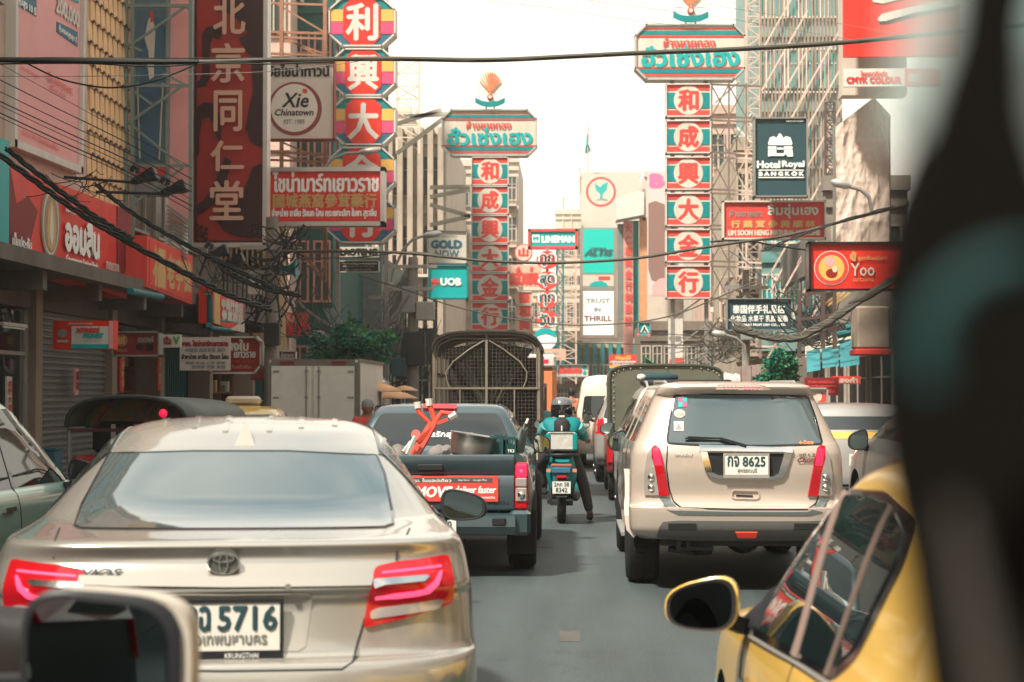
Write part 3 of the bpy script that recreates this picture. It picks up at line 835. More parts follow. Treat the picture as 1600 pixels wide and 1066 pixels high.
# steel lattice beside it with posters behind
sign('figure_poster', 'tall faded blue figure poster in a teal frame behind the lattice', (211, -60, 262, 305), Y=33.3, face=mat('faded slate blue poster', (.10,.17,.20), .6, wear=.5), rim='tealsteel', rimw=.05, depth=.1, cat='poster',
    shapes=[('robe', 'poly', [(220,60),(232,25),(255,30),(257,60),(250,250),(218,250)], mat('poster robe blue', (.05,.11,.17), .6)),
            ('pale_fold', 'poly', [(226,60),(232,30),(238,24),(243,50),(240,110),(236,120),(232,80)], 'cream'), ('pale_fold', 'poly', [(229,90),(240,92),(241,120),(234,125)], 'cream'),
            ('pink_mark', 'poly', [(234,18),(240,18),(240,34),(236,36)], 'coral'), ('pale_line', 'poly', [(214,130),(216,130),(220,250),(218,250)], 'cream'), ('pale_line', 'poly', [(254,130),(256,130),(250,250),(248,250)], 'cream'),
            ('red_foot', 'poly', [(209,255),(262,262),(262,276),(209,276)], 'coral'), ('grey_foot', 'poly', [(209,276),(262,276),(262,305),(209,305)], 'grey')])
sign('pink_poster', 'plain faded pink poster strip beside the blue figure poster', (265, -60, 298, 350), Y=33.4, face='pink', rim=None, depth=.1, cat='poster')
r = empty('billboard_lattice', P(245, 500, 33), 'grey green steel lattice in front of the blue figure poster', 'steel frame')
mb = MB()
for px in (197, 207, 298): mb.bar(P(px, -60, 33), P(px, 385, 33), .07)
for y in (9, 134, 259): mb.bar(P(194, y, 33), P(300, y, 33), .06)
for a, b_ in (((203,72),(290,10)), ((290,10),(300,20)), ((192,66),(222,80)), ((190,200),(285,134)), ((255,115),(292,134)), ((205,195),(282,258)), ((207,320),(286,262)), ((262,322),(300,350)), ((192,130),(240,165))):
    mb.bar(P(*a, 33), P(*b_, 33), .045)
mb.build('lattice', 'tealsteel', r, origin=r.location)
mb = MB()
for i in range(11): mb.bar(P(262, 322+i*6, 33.2), P(292, 345+i*6, 33.2), .10, .03)
mb.build('louvres', 'grey', r, origin=r.location)

# pink bank billboard on the wall
sign('wall_billboard', 'large faded pink billboard with dark blue price tags on the wall over the red fascia', None, X=-8.5, quad=[(21, -60), (129, -60), (123, 266), (19, 224)], face='pink', rim='offwhite', rimw=.12, depth=.1, cat='billboard',
    shapes=[('blue_tag', 'poly', [(24,-12),(56,-4),(56,26),(24,6)], 'blueprint'), ('blue_tag', 'poly', [(88,34),(120,50),(120,73),(88,50)], 'blueprint'), ('teal_tag', 'poly', [(92,-30),(122,-20),(122,5),(92,-8)], 'brightteal')],
    texts=[('คุ้มสูง 10 ปี', 26, -8, 54, 8, 'white', .01), ('คุ้มครองสูงสุด ปี', 90, 38, 118, 50, 'white', .006), ('200,000', 86, -8, 122, 22, 'offwhite', .02), ('Government Savings Bank', 30, 100, 60, 108, 'coral', 0),
           ('Government', 72, 110, 112, 126, 'coral', 0), ('เงื่อนไข', 76, 130, 100, 140, 'coral', 0), ('ธนาคารออมสิน', 34, 200, 90, 210, 'coral', 0)])
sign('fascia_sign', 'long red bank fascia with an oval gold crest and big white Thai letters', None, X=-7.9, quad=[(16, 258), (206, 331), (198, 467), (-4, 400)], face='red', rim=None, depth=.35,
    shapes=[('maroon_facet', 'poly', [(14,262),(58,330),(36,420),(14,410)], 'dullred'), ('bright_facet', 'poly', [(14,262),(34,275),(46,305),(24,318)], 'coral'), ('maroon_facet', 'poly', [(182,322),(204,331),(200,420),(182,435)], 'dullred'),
            ('crest', 'ell', (77, 349, 14.5, 56), mat('dull bronze crest', (.26,.19,.12), .5, .3)), ('crest_ring', 'ell', (77, 349, 12.2, 50), 'offwhite'), ('crest_core', 'ell', (77, 349, 10.8, 46), mat('dull bronze core', (.30,.21,.12), .5)),
            ('crest_figure', 'poly', [(77,310),(82,330),(84,360),(82,385),(77,392),(72,385),(70,360),(72,330)], 'gold'), ('crest_line', 'poly', [(77,318),(79,340),(80,370),(77,384),(74,370),(75,340)], 'offwhite')],
    texts=[('ออมสิน', 99, 340, 151, 389, 'white', .045), ('Government Savings Bank', 99, 398, 149, 412, 'white', .01), ('ธนาคาร', 99, 318, 114, 330, 'white', .008), ('เป็นประกัน', 15, 363, 45, 388, 'white', .012), ('สาขาเยาวราช', 162, 408, 182, 420, 'offwhite', .008), ('Yaowarat Branch', 162, 424, 182, 431, 'offwhite', .005)])
sign('side_board', 'plain teal board cut off at the left edge beside the red fascia', None, X=-7.7, quad=[(-60, 195), (15, 220), (14, 400), (-60, 385)], face='brightteal', rim=None, depth=.2)
# cabinet sign with gilt letters
r = sign('cabinet_sign', 'red cabinet sign with raised gilt gourd and characters, teal pipe below', None, X=-7.5, quad=[(230, 368), (301, 400), (300, 476), (229, 448)], face='coral', rim=None, depth=.5,
    shapes=[('inner_border', 'poly', [(233,374),(298,403),(298,472),(233,445)], 'red')],
    texts=[('福', 238, 385, 257, 446, 'gold', .05), ('老字號', 260, 398, 297, 448, 'gold', .04)])
sign('cabinet_sign', 'red and white plastic shop fascia marked with dense white characters, by the teal pipes', None, X=-7.2, quad=[(333, 447), (381, 474), (381, 520), (333, 505)], face='red', rim=None, depth=.3,
    shapes=[('orange_edge', 'poly', [(334,448),(343,453),(343,508),(334,505)], 'gold'), ('pale_corner', 'poly', [(360,515),(381,500),(381,520)], 'cream')], texts=[('中藥行金店', 345, 466, 378, 482, 'offwhite', .03), ('參茸燕窩', 345, 484, 378, 499, 'offwhite', .03)])
for i, (pts, lb) in enumerate((([(204,455),(222,459),(252,464)], 'short teal drain pipe under the red fascia'), ([(325,458),(328,466),(328,500),(372,504)], 'teal drain pipe bent round the dense character fascia'), ([(326,508),(330,513),(366,516)], 'lower teal pipe stub below the dense character fascia'))):
    X_ = -7.25
    pp = [PX(a, b_, X_) for a, b_ in pts]
    tag(MB().tube(pp, .06, 8).build('drain_pipe', 'tealpipe', smooth=50), lb, 'pipe')
# small hanging shop signs under the canopy
sign('hanging_sign', 'white and red money transfer sign with teal foot hanging by the pillar', (83, 501, 178, 546), Y=27, face='red', rim=None, depth=.25,
    shapes=[('white_field', 'rect', (112, 510, 170, 538), 'offwhite'), ('teal_foot', 'rect', (112, 538, 170, 545), 'brightteal'), ('pale_edge', 'rect', (171, 502, 177, 545), 'pink'), ('disc', 'ell', (98, 521, 7, 7), 'grey')],
    texts=[('XPRESS', 119, 513, 156, 520, 'coral', .012, .2), ('MONEY', 131, 521, 162, 528, 'brightteal', .012, .2), ('โอนเงินด่วนรอบโลก', 131, 531, 158, 534, 'grey', 0), ('ธนาคารออมสิน', 90, 531, 107, 535, 'offwhite', .003), ('จุดรับเงินด่วน ออมสิน', 108, 504, 146, 508, 'offwhite', .002)])
sign('hanging_sign', 'dull maroon sign with a round seal next to the money transfer sign', (176, 519, 249, 556), Y=29.5, face='dullred', rim='grey', rimw=.03, depth=.2,
    shapes=[('seal_ring', 'ell', (190, 532, 9, 9), 'gold'), ('seal', 'ell', (190, 532, 8, 8), 'dullred')], texts=[('囍', 184, 526, 196, 538, 'gold', .01), ('ราชวงศ์', 216, 526, 240, 535, 'grey', .008), ('中 藥', 214, 538, 240, 548, 'black', .01), ('เยาวราช', 181, 546, 199, 550, 'gold', 0)])
sign('hanging_sign', 'small cream panel with maroon lettering left of the white character board', (251, 523, 282, 543), Y=31, face='cream', rim=None, depth=.1, texts=[('ยาจีน', 252, 526, 267, 538, 'deepred', .02), ('V', 271, 526, 280, 538, mat('leaf green print', (.05,.25,.10), .5), .01)])
sign('hanging_sign', 'pale board with red heading over four rows of dark characters', (281, 527, 359, 579), Y=33, face=mat('pinkish white board', (.56,.46,.40), .5, wear=.2), rim=None, depth=.1,
    texts=[('หจก. ไชน่ามาร์ทเยาวราช', 285, 532, 356, 541, 'deepred', .012), ('中國城 燕窩參茸 藥行', 290, 544, 352, 550, 'grey', .006), ('จำหน่าย ยาจีน รังนก โสม', 284, 553, 357, 561, 'black', .006), ('香菇·冬蟲·人參·高麗', 290, 565, 352, 569, 'grey', .004), ('西洋參 花膠 魚翅', 300, 571, 352, 576, 'grey', .004)])
sign('hanging_sign', 'maroon eight sided shop sign with a pale rim behind the white character board', None, Y=34, quad=[(345, 527), (400, 527), (408, 535), (408, 571), (398, 583), (330, 583), (330, 540)], face='deepred', rim='cream', rimw=.035, depth=.25,
    texts=[('ตงใบ', 355, 531, 388, 548, 'offwhite', .012), ('เยาวราช', 366, 550, 399, 559, 'offwhite', .008), ('อาหารจีน', 360, 562, 398, 566, 'coral', 0), ('ต้นตำรับ', 360, 570, 392, 576, 'gold', 0)])
sign('hanging_sign', 'dark red sign showing behind the eight sided maroon sign', (392, 548, 420, 594), Y=37, face='dullred', rim=None, depth=.15, texts=[('อาหาร', 396, 553, 417, 561, 'coral', .006)])
sign('hanging_sign', 'small maroon sign with white line of letters above the grey truck', (436, 549, 462, 561), Y=42, face='deepred', rim='offwhite', rimw=.03, depth=.12, texts=[('ภัตตาคาร', 439, 551, 459, 559, 'offwhite', .006)])
sign('red_strip_sign', 'upright red shop name on the ochre wall beside the utility pole', (447, 505, 483, 528), Y=44, face='black', rim=None, depth=.1, texts=[('HAU SENG', 448, 488, 483, 526, 'coral', .02)])

# china mart, coffee shop and others by the gate
sign('red_thai_sign', 'wide red board with Thai and gold Chinese letters in an aluminium frame', (416, 265, 598, 350), Y=40, face='red', rim='alu', rimw=.10, depth=.35,
    texts=[('ไชน่ามาร์ทเยาวราช', 427, 269, 591, 300, 'white', .018), ('國城燕窩參茸藥行', 427, 303, 588, 325, 'gold', .012), ('จำหน่าย ยาจีน รังนก โสม กระเพาะปลา ใบชา สุราจีน', 425, 326, 588, 342, 'white', .010)])
sign('cafe_sign', 'square cream cafe sign with a brown red brushed ring and script lettering', (417, 98, 522, 218), Y=43, face=mat('beige cafe sign sheet', (.68,.57,.47), .5, wear=.1), rim='deepred', rimw=.03, depth=.3,
    shapes=[('brushed_ring', 'ell', (461, 170, 42, 42), mat('brown red brush print', (.26,.05,.04), .5)), ('ring_inside', 'ell', (460, 169, 36.5, 37.5), mat('beige cafe sign centre', (.74,.64,.54), .5)), ('red_seal', 'rect', (473, 139, 480, 146), 'coral')],
    texts=[('วัยไชน่าทาวน์', 419, 101, 515, 120, 'black', .016), ('Xie', 441, 146, 482, 168, 'black', .012, .25), ('Chinatown', 430, 171, 490, 181, 'black', .006, .2), ('EST. 1989', 444, 187, 476, 194, 'grey', .002)])
sign('name_board', 'white board with black lettering LAOTENG under the lowest octagon', (528, 386, 592, 402), Y=50, face='cream', rim=None, depth=.15, texts=[('LAOTENG', 532, 389, 589, 399, 'black', .02)])
sign('name_board', 'black board with three small white lines below the LAOTENG board', (530, 408, 592, 425), Y=50.4, face='black', rim='offwhite', rimw=.02, depth=.12,
    texts=[('What are hiding on this Road Now', 533, 411, 589, 414, 'white', .006), ('We are coming for the oldest street', 536, 415, 585, 418, 'offwhite', .0), ('and a magic that we fix', 540, 420, 580, 423, 'offwhite', .0)])
sign('gold_sign', 'cream sign reading GOLD NOW above the teal bank sign', (669, 361, 729, 412), Y=56, face='cream', rim='grey', rimw=.03, depth=.3,
    texts=[('GOLD', 674, 376, 721, 388, 'blueprint', .03), ('NOW', 680, 391, 717, 403, 'blueprint', .006), ('HUA SENG HENG', 680, 368, 714, 371, 'grey', 0)])
sign('bank_sign', 'square teal bank sign with white letters UOB and a red mark', (670, 415, 730, 466), Y=55, face='brightteal', rim='teal', rimw=.04, depth=.4,
    texts=[('UOB', 689, 435, 720, 446, 'white', .02)], shapes=[('red_mark', 'rect', (674, 436, 676.5, 446), 'coral'), ('red_mark', 'rect', (678.5, 434, 681, 447), 'coral'), ('red_mark', 'rect', (682.8, 436, 685, 446), 'coral'), ('red_mark', 'rect', (673, 439, 686, 442.5), 'coral')])
# right hand side signs
sign('hotel_sign', 'tall slate teal hotel sign with a white crown emblem by the vertical bars', (1179, 185, 1261, 307), Y=42, face='navy', rim='grey', rimw=.03, depth=.35,
    shapes=[('crown', 'poly', [(1200,224),(1203,215),(1209,213),(1213,216),(1217,209),(1220,209),(1224,216),(1228,213),(1235,215),(1238,224),(1237,227),(1201,227)], 'white'), ('crown', 'rect', (1200, 229, 1213, 233), 'white'), ('crown', 'rect', (1225, 229, 1238, 233), 'white'), ('crown', 'rect', (1214, 231, 1224, 234), 'white'),
            ('crown', 'poly', [(1200,234),(1213,234),(1213,240),(1225,240),(1225,234),(1238,234),(1239,245),(1230,245),(1228,241),(1224,244),(1205,244),(1200,245)], 'white'), ('line', 'rect', (1185, 265.5, 1256, 267), 'white'), ('line', 'rect', (1185, 277, 1256, 278.5), 'white')],
    texts=[('Hotel', 1183, 252, 1218, 263, 'white', .012), ('Royal', 1222, 252, 1256, 264, 'white', .012), ('B A N G K O K', 1186, 269, 1255, 275, 'white', .014), ('โรงแรม รอยัล แบงค็อก', 1228, 188, 1255, 191, 'white', .0)])
sign('medicine_sign', 'broad orange red medicine shop sign with faded gold characters', (1130, 315, 1289, 373), Y=43, face='coral', rim='cream', rimw=.04, depth=.3,
    texts=[('ลิ้มซุ่นเฮง', 1200, 319, 1278, 341, 'offwhite', .012), ('ห้างขายยา', 1140, 328, 1190, 339, 'grey', .006), ('行 藥 茸 參 興 順 林', 1142, 345, 1273, 356, 'gold', .014), ('LIM SOON HENG NATURAL MEDICINE', 1138, 360, 1281, 368, 'cream', .012)])
sign('gift_shop_sign', 'dark slate gift shop sign with three white lines of characters', (1136, 467, 1237, 516), Y=41, face='navy', rim='grey', rimw=.02, depth=.25,
    texts=[('泰国伴手礼品店', 1145, 477, 1226, 490, 'white', .006), ('化妆品 水果干 乳胶 面膜', 1142, 493, 1231, 503, 'white', .003), ('YAOWARAT FRUIT DRY CO., LTD.', 1144, 506, 1228, 510, 'white', .004), ('www.yaowaratfruit', 1209, 469.5, 1232, 472, 'white', 0)])
sign('restaurant_sign', 'bright red sign with a round yellow badge and cream letters', (1265, 380, 1425, 453), Y=31, face='red', rim='gloss', rimw=.04, depth=.3,
    shapes=[('badge_ring', 'ell', (1299, 419, 27, 27), 'offwhite'), ('badge_red', 'ell', (1299, 419, 26, 26), 'coral'), ('badge_disc', 'ell', (1299, 419, 20, 20), 'yellowprint'), ('badge_blossom', 'ell', (1296, 409, 8, 7.5), 'pink'), ('badge_blossom', 'ell', (1299, 427, 9, 7), 'deepred'), ('badge_blossom', 'ell', (1304, 421, 4, 5), 'cream')],
    texts=[('ยู้', 1328, 394, 1337, 408, 'gold', .01), ('ลูกชิ้นปลา', 1340, 400, 1385, 408, 'gold', .003), ('Yoo', 1329, 412, 1366, 431, 'cream', .004), ('เยาวราช', 1333, 435, 1365, 440, 'gold', 0)])
sign('louvre_sign', 'dark louvred hotel fascia with raised slate letters slanting along the wall', None, X=7.0, quad=[(1191, 417), (1263, 372), (1263, 430), (1191, 466)], face=mat('dark louvre backing', (.05,.055,.05), .6), rim=None, depth=.2,
    texts=[('Hotel Royal Bangkok', 1213, 410, 1262, 445, mat('slate blue raised letter', (.04,.09,.12), .4), .06), ('R', 1205, 410, 1212, 440, 'blueprint', .05)])
r = bpy.data.objects['louvre_sign']
l0 = None
Bd = Board(X=7.0)
for i in range(16):
    a0 = Bd.uv(1191, 418+i*3.05); a1 = Bd.uv(1263, 373+i*3.7)
    p, q = Bd.fr(*a0, .05), Bd.fr(*a1, .05)
    MB().bar(p, q, .06, .05).build('slat', mat('grey louvre slat', (.20,.18,.155), .5), r, origin=r.location)
sign('red_billboard', 'torn red billboard with a sweeping white swash high on the right', (1318, -60, 1500, 88), Y=37.4, face='red', rim=None, depth=.15, cat='billboard',
    shapes=[('dark_swash', 'poly', [(1372,32),(1380,24),(1420,16),(1500,-2),(1500,14),(1430,26),(1385,38),(1375,38)], 'darkred'), ('white_swash', 'poly', [(1371,30),(1378,22),(1420,12),(1500,-6),(1500,8),(1430,20),(1385,33),(1374,34)], 'offwhite'),
            ('white_stroke', 'poly', [(1357,-5),(1365,4),(1380,6),(1420,-4),(1420,-10),(1380,-4),(1366,-6)], 'offwhite')])
sign('contact_sign', 'white strip reading CMYK COLOUR with a red phone number end', (1318, 107, 1470, 135), Y=37.4, face='offwhite', rim=None, depth=.1,
    shapes=[('red_end', 'rect', (1414, 108, 1470, 134), 'coral')], texts=[('CMYK COLOUR', 1323, 121, 1408, 130, 'red', .012), ('โฆษณาติดต่อ', 1345, 111, 1386, 119, 'coral', .006), ('081-', 1420, 115, 1445, 129, 'offwhite', .012)])
sign('low_sign', 'dark red notice sign under the teal awnings', (1258, 590, 1311, 618), Y=34, face='dullred', rim=None, depth=.08, texts=[('ร้านเยาวราชโภชนา', 1263, 594, 1303, 599, 'coral', .004), ('ยินดีต้อนรับทุกท่าน', 1262, 601, 1306, 606, 'coral', .004), ('อาหารจีน', 1275, 609, 1303, 614, 'coral', .004)])
sign('swirl_sign', 'small cream sign with an orange swirl beside the dark red notice', (1262, 607, 1292, 632), Y=31, face='cream', rim='alu', rimw=.03, depth=.2, shapes=[('orange_swirl', 'ell', (1284, 622, 7, 9), 'coral'), ('swirl_gap', 'ell', (1279, 620, 5, 7), 'cream')])
sign('low_sign', 'red strip sign low on the right above the silver truck cab', (1300, 588, 1345, 600), Y=44, face='coral', rim=None, depth=.08, texts=[('ทองคำ', 1305, 590, 1340, 598, 'cream', .01)])
# middle distance
sign('delivery_sign', 'teal oblong sign with white letters LINEMAN in a coral rim', (827, 360, 901, 387), Y=78, face='brightteal', rim='coral', rimw=.12, depth=.4,
    shapes=[('logo_tile', 'rect', (831.5, 367, 843, 379), 'white')], texts=[('M', 834, 370, 840.5, 376, 'brightteal', .03), ('LINEMAN', 847, 369, 897, 379, 'white', .03)])
for i, (cy, s_, lb) in enumerate(((406, 'ถูก', 'top oval coral sign of the string, word ถูก pale'), (438, 'สุด', 'second oval coral sign of the string, teal word สุด'), (468, 'ทุก', 'third oval coral sign of the string, teal word ทุก'), (499, 'วัน', 'lowest oval coral sign of the string, teal word วัน'))):
    q = [(855+17*math.cos(a*math.pi/12), cy+14*math.sin(a*math.pi/12)) for a in range(24)]
    sign('oval_sign', lb, None, Y=76, quad=q, face='coral', rim=None, depth=.3, group='string of oval coral signs',
         texts=[(s_, 842, cy-9.5, 868, cy+10.5, 'white', .05), (s_, 843, cy-8.5, 867, cy+9.5, 'brightteal' if i else 'coral', .03)])
q = [(852+18*math.cos(a*math.pi/12), 530+17*math.sin(a*math.pi/12)) for a in range(24)]
sign('round_sign', 'round white sign with a teal upper half at the foot of the oval signs', None, Y=75, quad=q, face='white', rim=None, depth=.3, shapes=[('teal_half', 'poly', [(835,528),(836,520),(844,514),(852,512.5),(860,514),(868,520),(869,528),(860,524),(852,522),(844,524)], 'brightteal')])
tag(MB().bar(P(855, 388, 76.4), P(855, 640, 76.4), .12).build('sign_pole', 'steel'), 'grey pole holding the string of oval signs', 'pole')
q = [(818+14*math.cos(a*math.pi/12), 395+14*math.sin(a*math.pi/12)) for a in range(24)]
sign('round_sign', 'round pale sign with a coral ring and seal mark beside the middle column', None, Y=86, quad=q, face='coral', rim=None, depth=.3, shapes=[('pale_disc', 'ell', (818, 395, 12.5, 12.5), 'cream')], texts=[('山', 811, 388, 825, 401, 'coral', .04)])
sign('gold_shop_board', 'pale pink board with coral Thai letters behind the oval signs', (795, 414, 846, 448), Y=88, face=mat('pale peach board', (.62,.40,.30), .6), rim=None, depth=.2, texts=[('นฮั่วเซ่งเ', 796, 418, 845, 445, 'coral', .06)])
for i, ch in enumerate('振和興大'):
    sign('small_character_sign', ['topmost small peach panel, beside the word สุด sign','second small peach panel down, left of the word ทุก sign','third small peach panel down, left of the word วัน sign','lowest small peach panel, just over the cage truck'][i], (806, 456+i*21, 832, 475+i*21), Y=90, face=mat('pale peach board', (.62,.40,.30), .6), rim='cream', rimw=.06, depth=.3, group='small peach character panels',
         shapes=[('coral_square', 'rect', (811, 457+i*21, 827, 474+i*21), 'pink')], texts=[(ch, 812, 457+i*21, 827, 474+i*21, 'coral', .05)])
r = sign('bank_billboard', 'cream billboard with a coral ring round a teal leaf emblem on the far tower', (909, 272, 1000, 357), Y=148, face=mat('dusty cream panel', (.50,.46,.39), .7, wear=.2), rim=None, depth=.5, cat='billboard',
    shapes=[('ring', 'ell', (939, 300, 23.5, 23.5), 'coral'), ('ring_inside', 'ell', (939, 300, 20, 20), mat('dusty cream panel', (.50,.46,.39))), ('leaf', 'poly', [(929,286),(938,293),(941,289),(950,284),(948,297),(942,303),(941,312),(937,312),(938,304),(931,297)], 'brightteal'), ('leaf_base', 'poly', [(929,314),(938,310),(948,311),(950,315),(940,313)], 'grey')])
m_screen = mat('pale screen face', (.60,.66,.62), .4, emit=(.75,.83,.78), es=.12)
sign('screen_tower', 'tall advertising screen, teal car advert over white panel TRUST IN THRILL', (906, 356, 964, 528), Y=96, face=mat('brown screen frame', (.28,.21,.17), .6), rim=None, depth=1.0, cat='billboard',
    shapes=[('teal_advert', 'rect', (911, 358, 959, 427), mat('bright teal advert', (.0,.40,.33), .4, emit=(0,.5,.42), es=.12)), ('car_strip', 'rect', (911, 430, 959, 453), 'cream'), ('road_strip', 'rect', (911, 447, 959, 453), 'grey'), ('red_badges', 'rect', (935, 432, 953, 438), 'coral'),
            ('advert_car', 'poly', [(921,448),(922,444),(928,440),(940,439),(948,443),(950,448)], 'brightteal'), ('white_advert', 'rect', (911, 455, 959, 524), m_screen)],
    texts=[('ALTIS', 914, 391, 957, 400, mat('dark teal letter', (.02,.10,.10), .4), .06, .25), ('COROLLA', 923, 387, 947, 391, 'navy', .01, .2), ('TRUST', 916, 467, 953, 474, 'grey', .012), ('IN', 929, 481, 938, 487, 'grey', .02), ('THRILL', 913, 494, 956, 502, 'dullred', .015)])
sign('fashion_billboard', 'pale pink billboard with a dark seated figure and bright pink capital letters', (1012, 268, 1128, 462), Y=110, face=mat('pale mauve billboard', (.56,.44,.42), .6), rim=None, depth=.4, cat='billboard',
    shapes=[('dark_figure', 'poly', [(1013,318),(1024,314),(1040,320),(1060,340),(1060,430),(1030,442),(1018,438),(1013,420)], mat('brown figure print', (.22,.12,.10), .6)), ('pink_figure', 'poly', [(1019,446),(1030,436),(1060,432),(1060,462),(1019,462)], 'pink')],
    texts=[('B', 1017, 273, 1037, 292, 'pinkletter', .10), ('Y', 1110, 262, 1128, 288, 'pinkletter', .12)])
sign('crossing_sign', 'small square teal pedestrian crossing sign with two lit red lamps', (998, 504, 1016, 524), Y=64, face='brightteal', rim='grey', rimw=.03, depth=.15, shapes=[('white_triangle', 'poly', [(1007,506),(1014,520),(1000,520)], 'white'), ('lit_lamp', 'ell', (998, 523, 2.2, 2.2), 'led'), ('lit_lamp', 'ell', (1014, 524, 2.2, 2.2), 'led')], texts=[('人', 1003, 511, 1011, 519, 'black', .02)])
sign('small_shop_sign', 'red shop sign with yellow heading and foot above the canvas truck', (952, 554, 995, 574), Y=58, face='coral', rim=None, depth=.1, shapes=[('yellow_foot', 'rect', (952, 571, 995, 575), 'yellowprint')], texts=[('กิมฮี้', 962, 556, 985, 562, 'yellowprint', .03), ('เครื่องประดับทอง', 954, 563, 993, 567, 'offwhite', .01), ('รับซื้อ ขายทอง', 957, 567.5, 990, 570.5, 'offwhite', .01)])
sign('small_shop_sign', 'white sign with bold coral Thai word over the van roof', (871, 570, 919, 589), Y=56, face='offwhite', rim='grey', rimw=.03, depth=.15, texts=[('ฮั่วเซ่นฮน', 874, 573, 908, 583, 'coral', .03), ('號', 911, 572, 916, 577, 'brightteal', .02), ('金', 911, 580, 916, 585, 'brightteal', .02), ('ภัตตาคารอาหารทะเล', 874, 585, 908, 588, 'grey', 0)])
sign('small_shop_sign', 'peach sign with faint lettering over the orange minibus', (847, 545, 884, 563), Y=58, face=mat('peach sign', (.62,.36,.26), .6), rim=None, depth=.12, texts=[('กาแฟสด', 850, 548, 872, 553, 'cream', .01), ('เครื่องดื่ม ขนม', 850, 556, 876, 560, 'cream', .006)])
sign('banner', 'upright white cloth banner with grey characters and a red foot', (1044, 498, 1067, 568), Y=60, face='offwhite', rim=None, depth=.03, cat='banner', shapes=[('red_foot', 'poly', [(1046,562),(1067,558),(1067,568),(1046,568)], 'coral')], texts=[('中藥', 1046, 525, 1064, 533, 'grey', .01)])
# ------------------------------------------------------------------ vehicle library
def pchip(keys, sub):
    "smooth monotone interpolation of rows; a repeated row makes a crease"
    n = len(keys); k = len(keys[0])
    dl = [[keys[i+1][c]-keys[i][c] for c in range(k)] for i in range(n-1)]
    ds = []
    for i in range(n):
        row = []
        for c in range(k):
            if i == 0: row.append(dl[0][c])
            elif i == n-1: row.append(dl[-1][c])
            else:
                a, b = dl[i-1][c], dl[i][c]
                row.append(0.0 if a*b <= 0 else 2*a*b/(a+b))
        ds.append(row)
    res = []
    for i in range(n-1):
        if all(abs(x) < 1e-9 for x in dl[i]): continue
        for s in range(sub):
            t = s/sub
            h00 = 2*t**3-3*t*t+1; h10 = t**3-2*t*t+t; h01 = -2*t**3+3*t*t; h11 = t**3-t*t
            res.append([h00*keys[i][c]+h10*ds[i][c]+h01*keys[i+1][c]+h11*ds[i+1][c] for c in range(k)])
    res.append(list(keys[-1]))
    return res

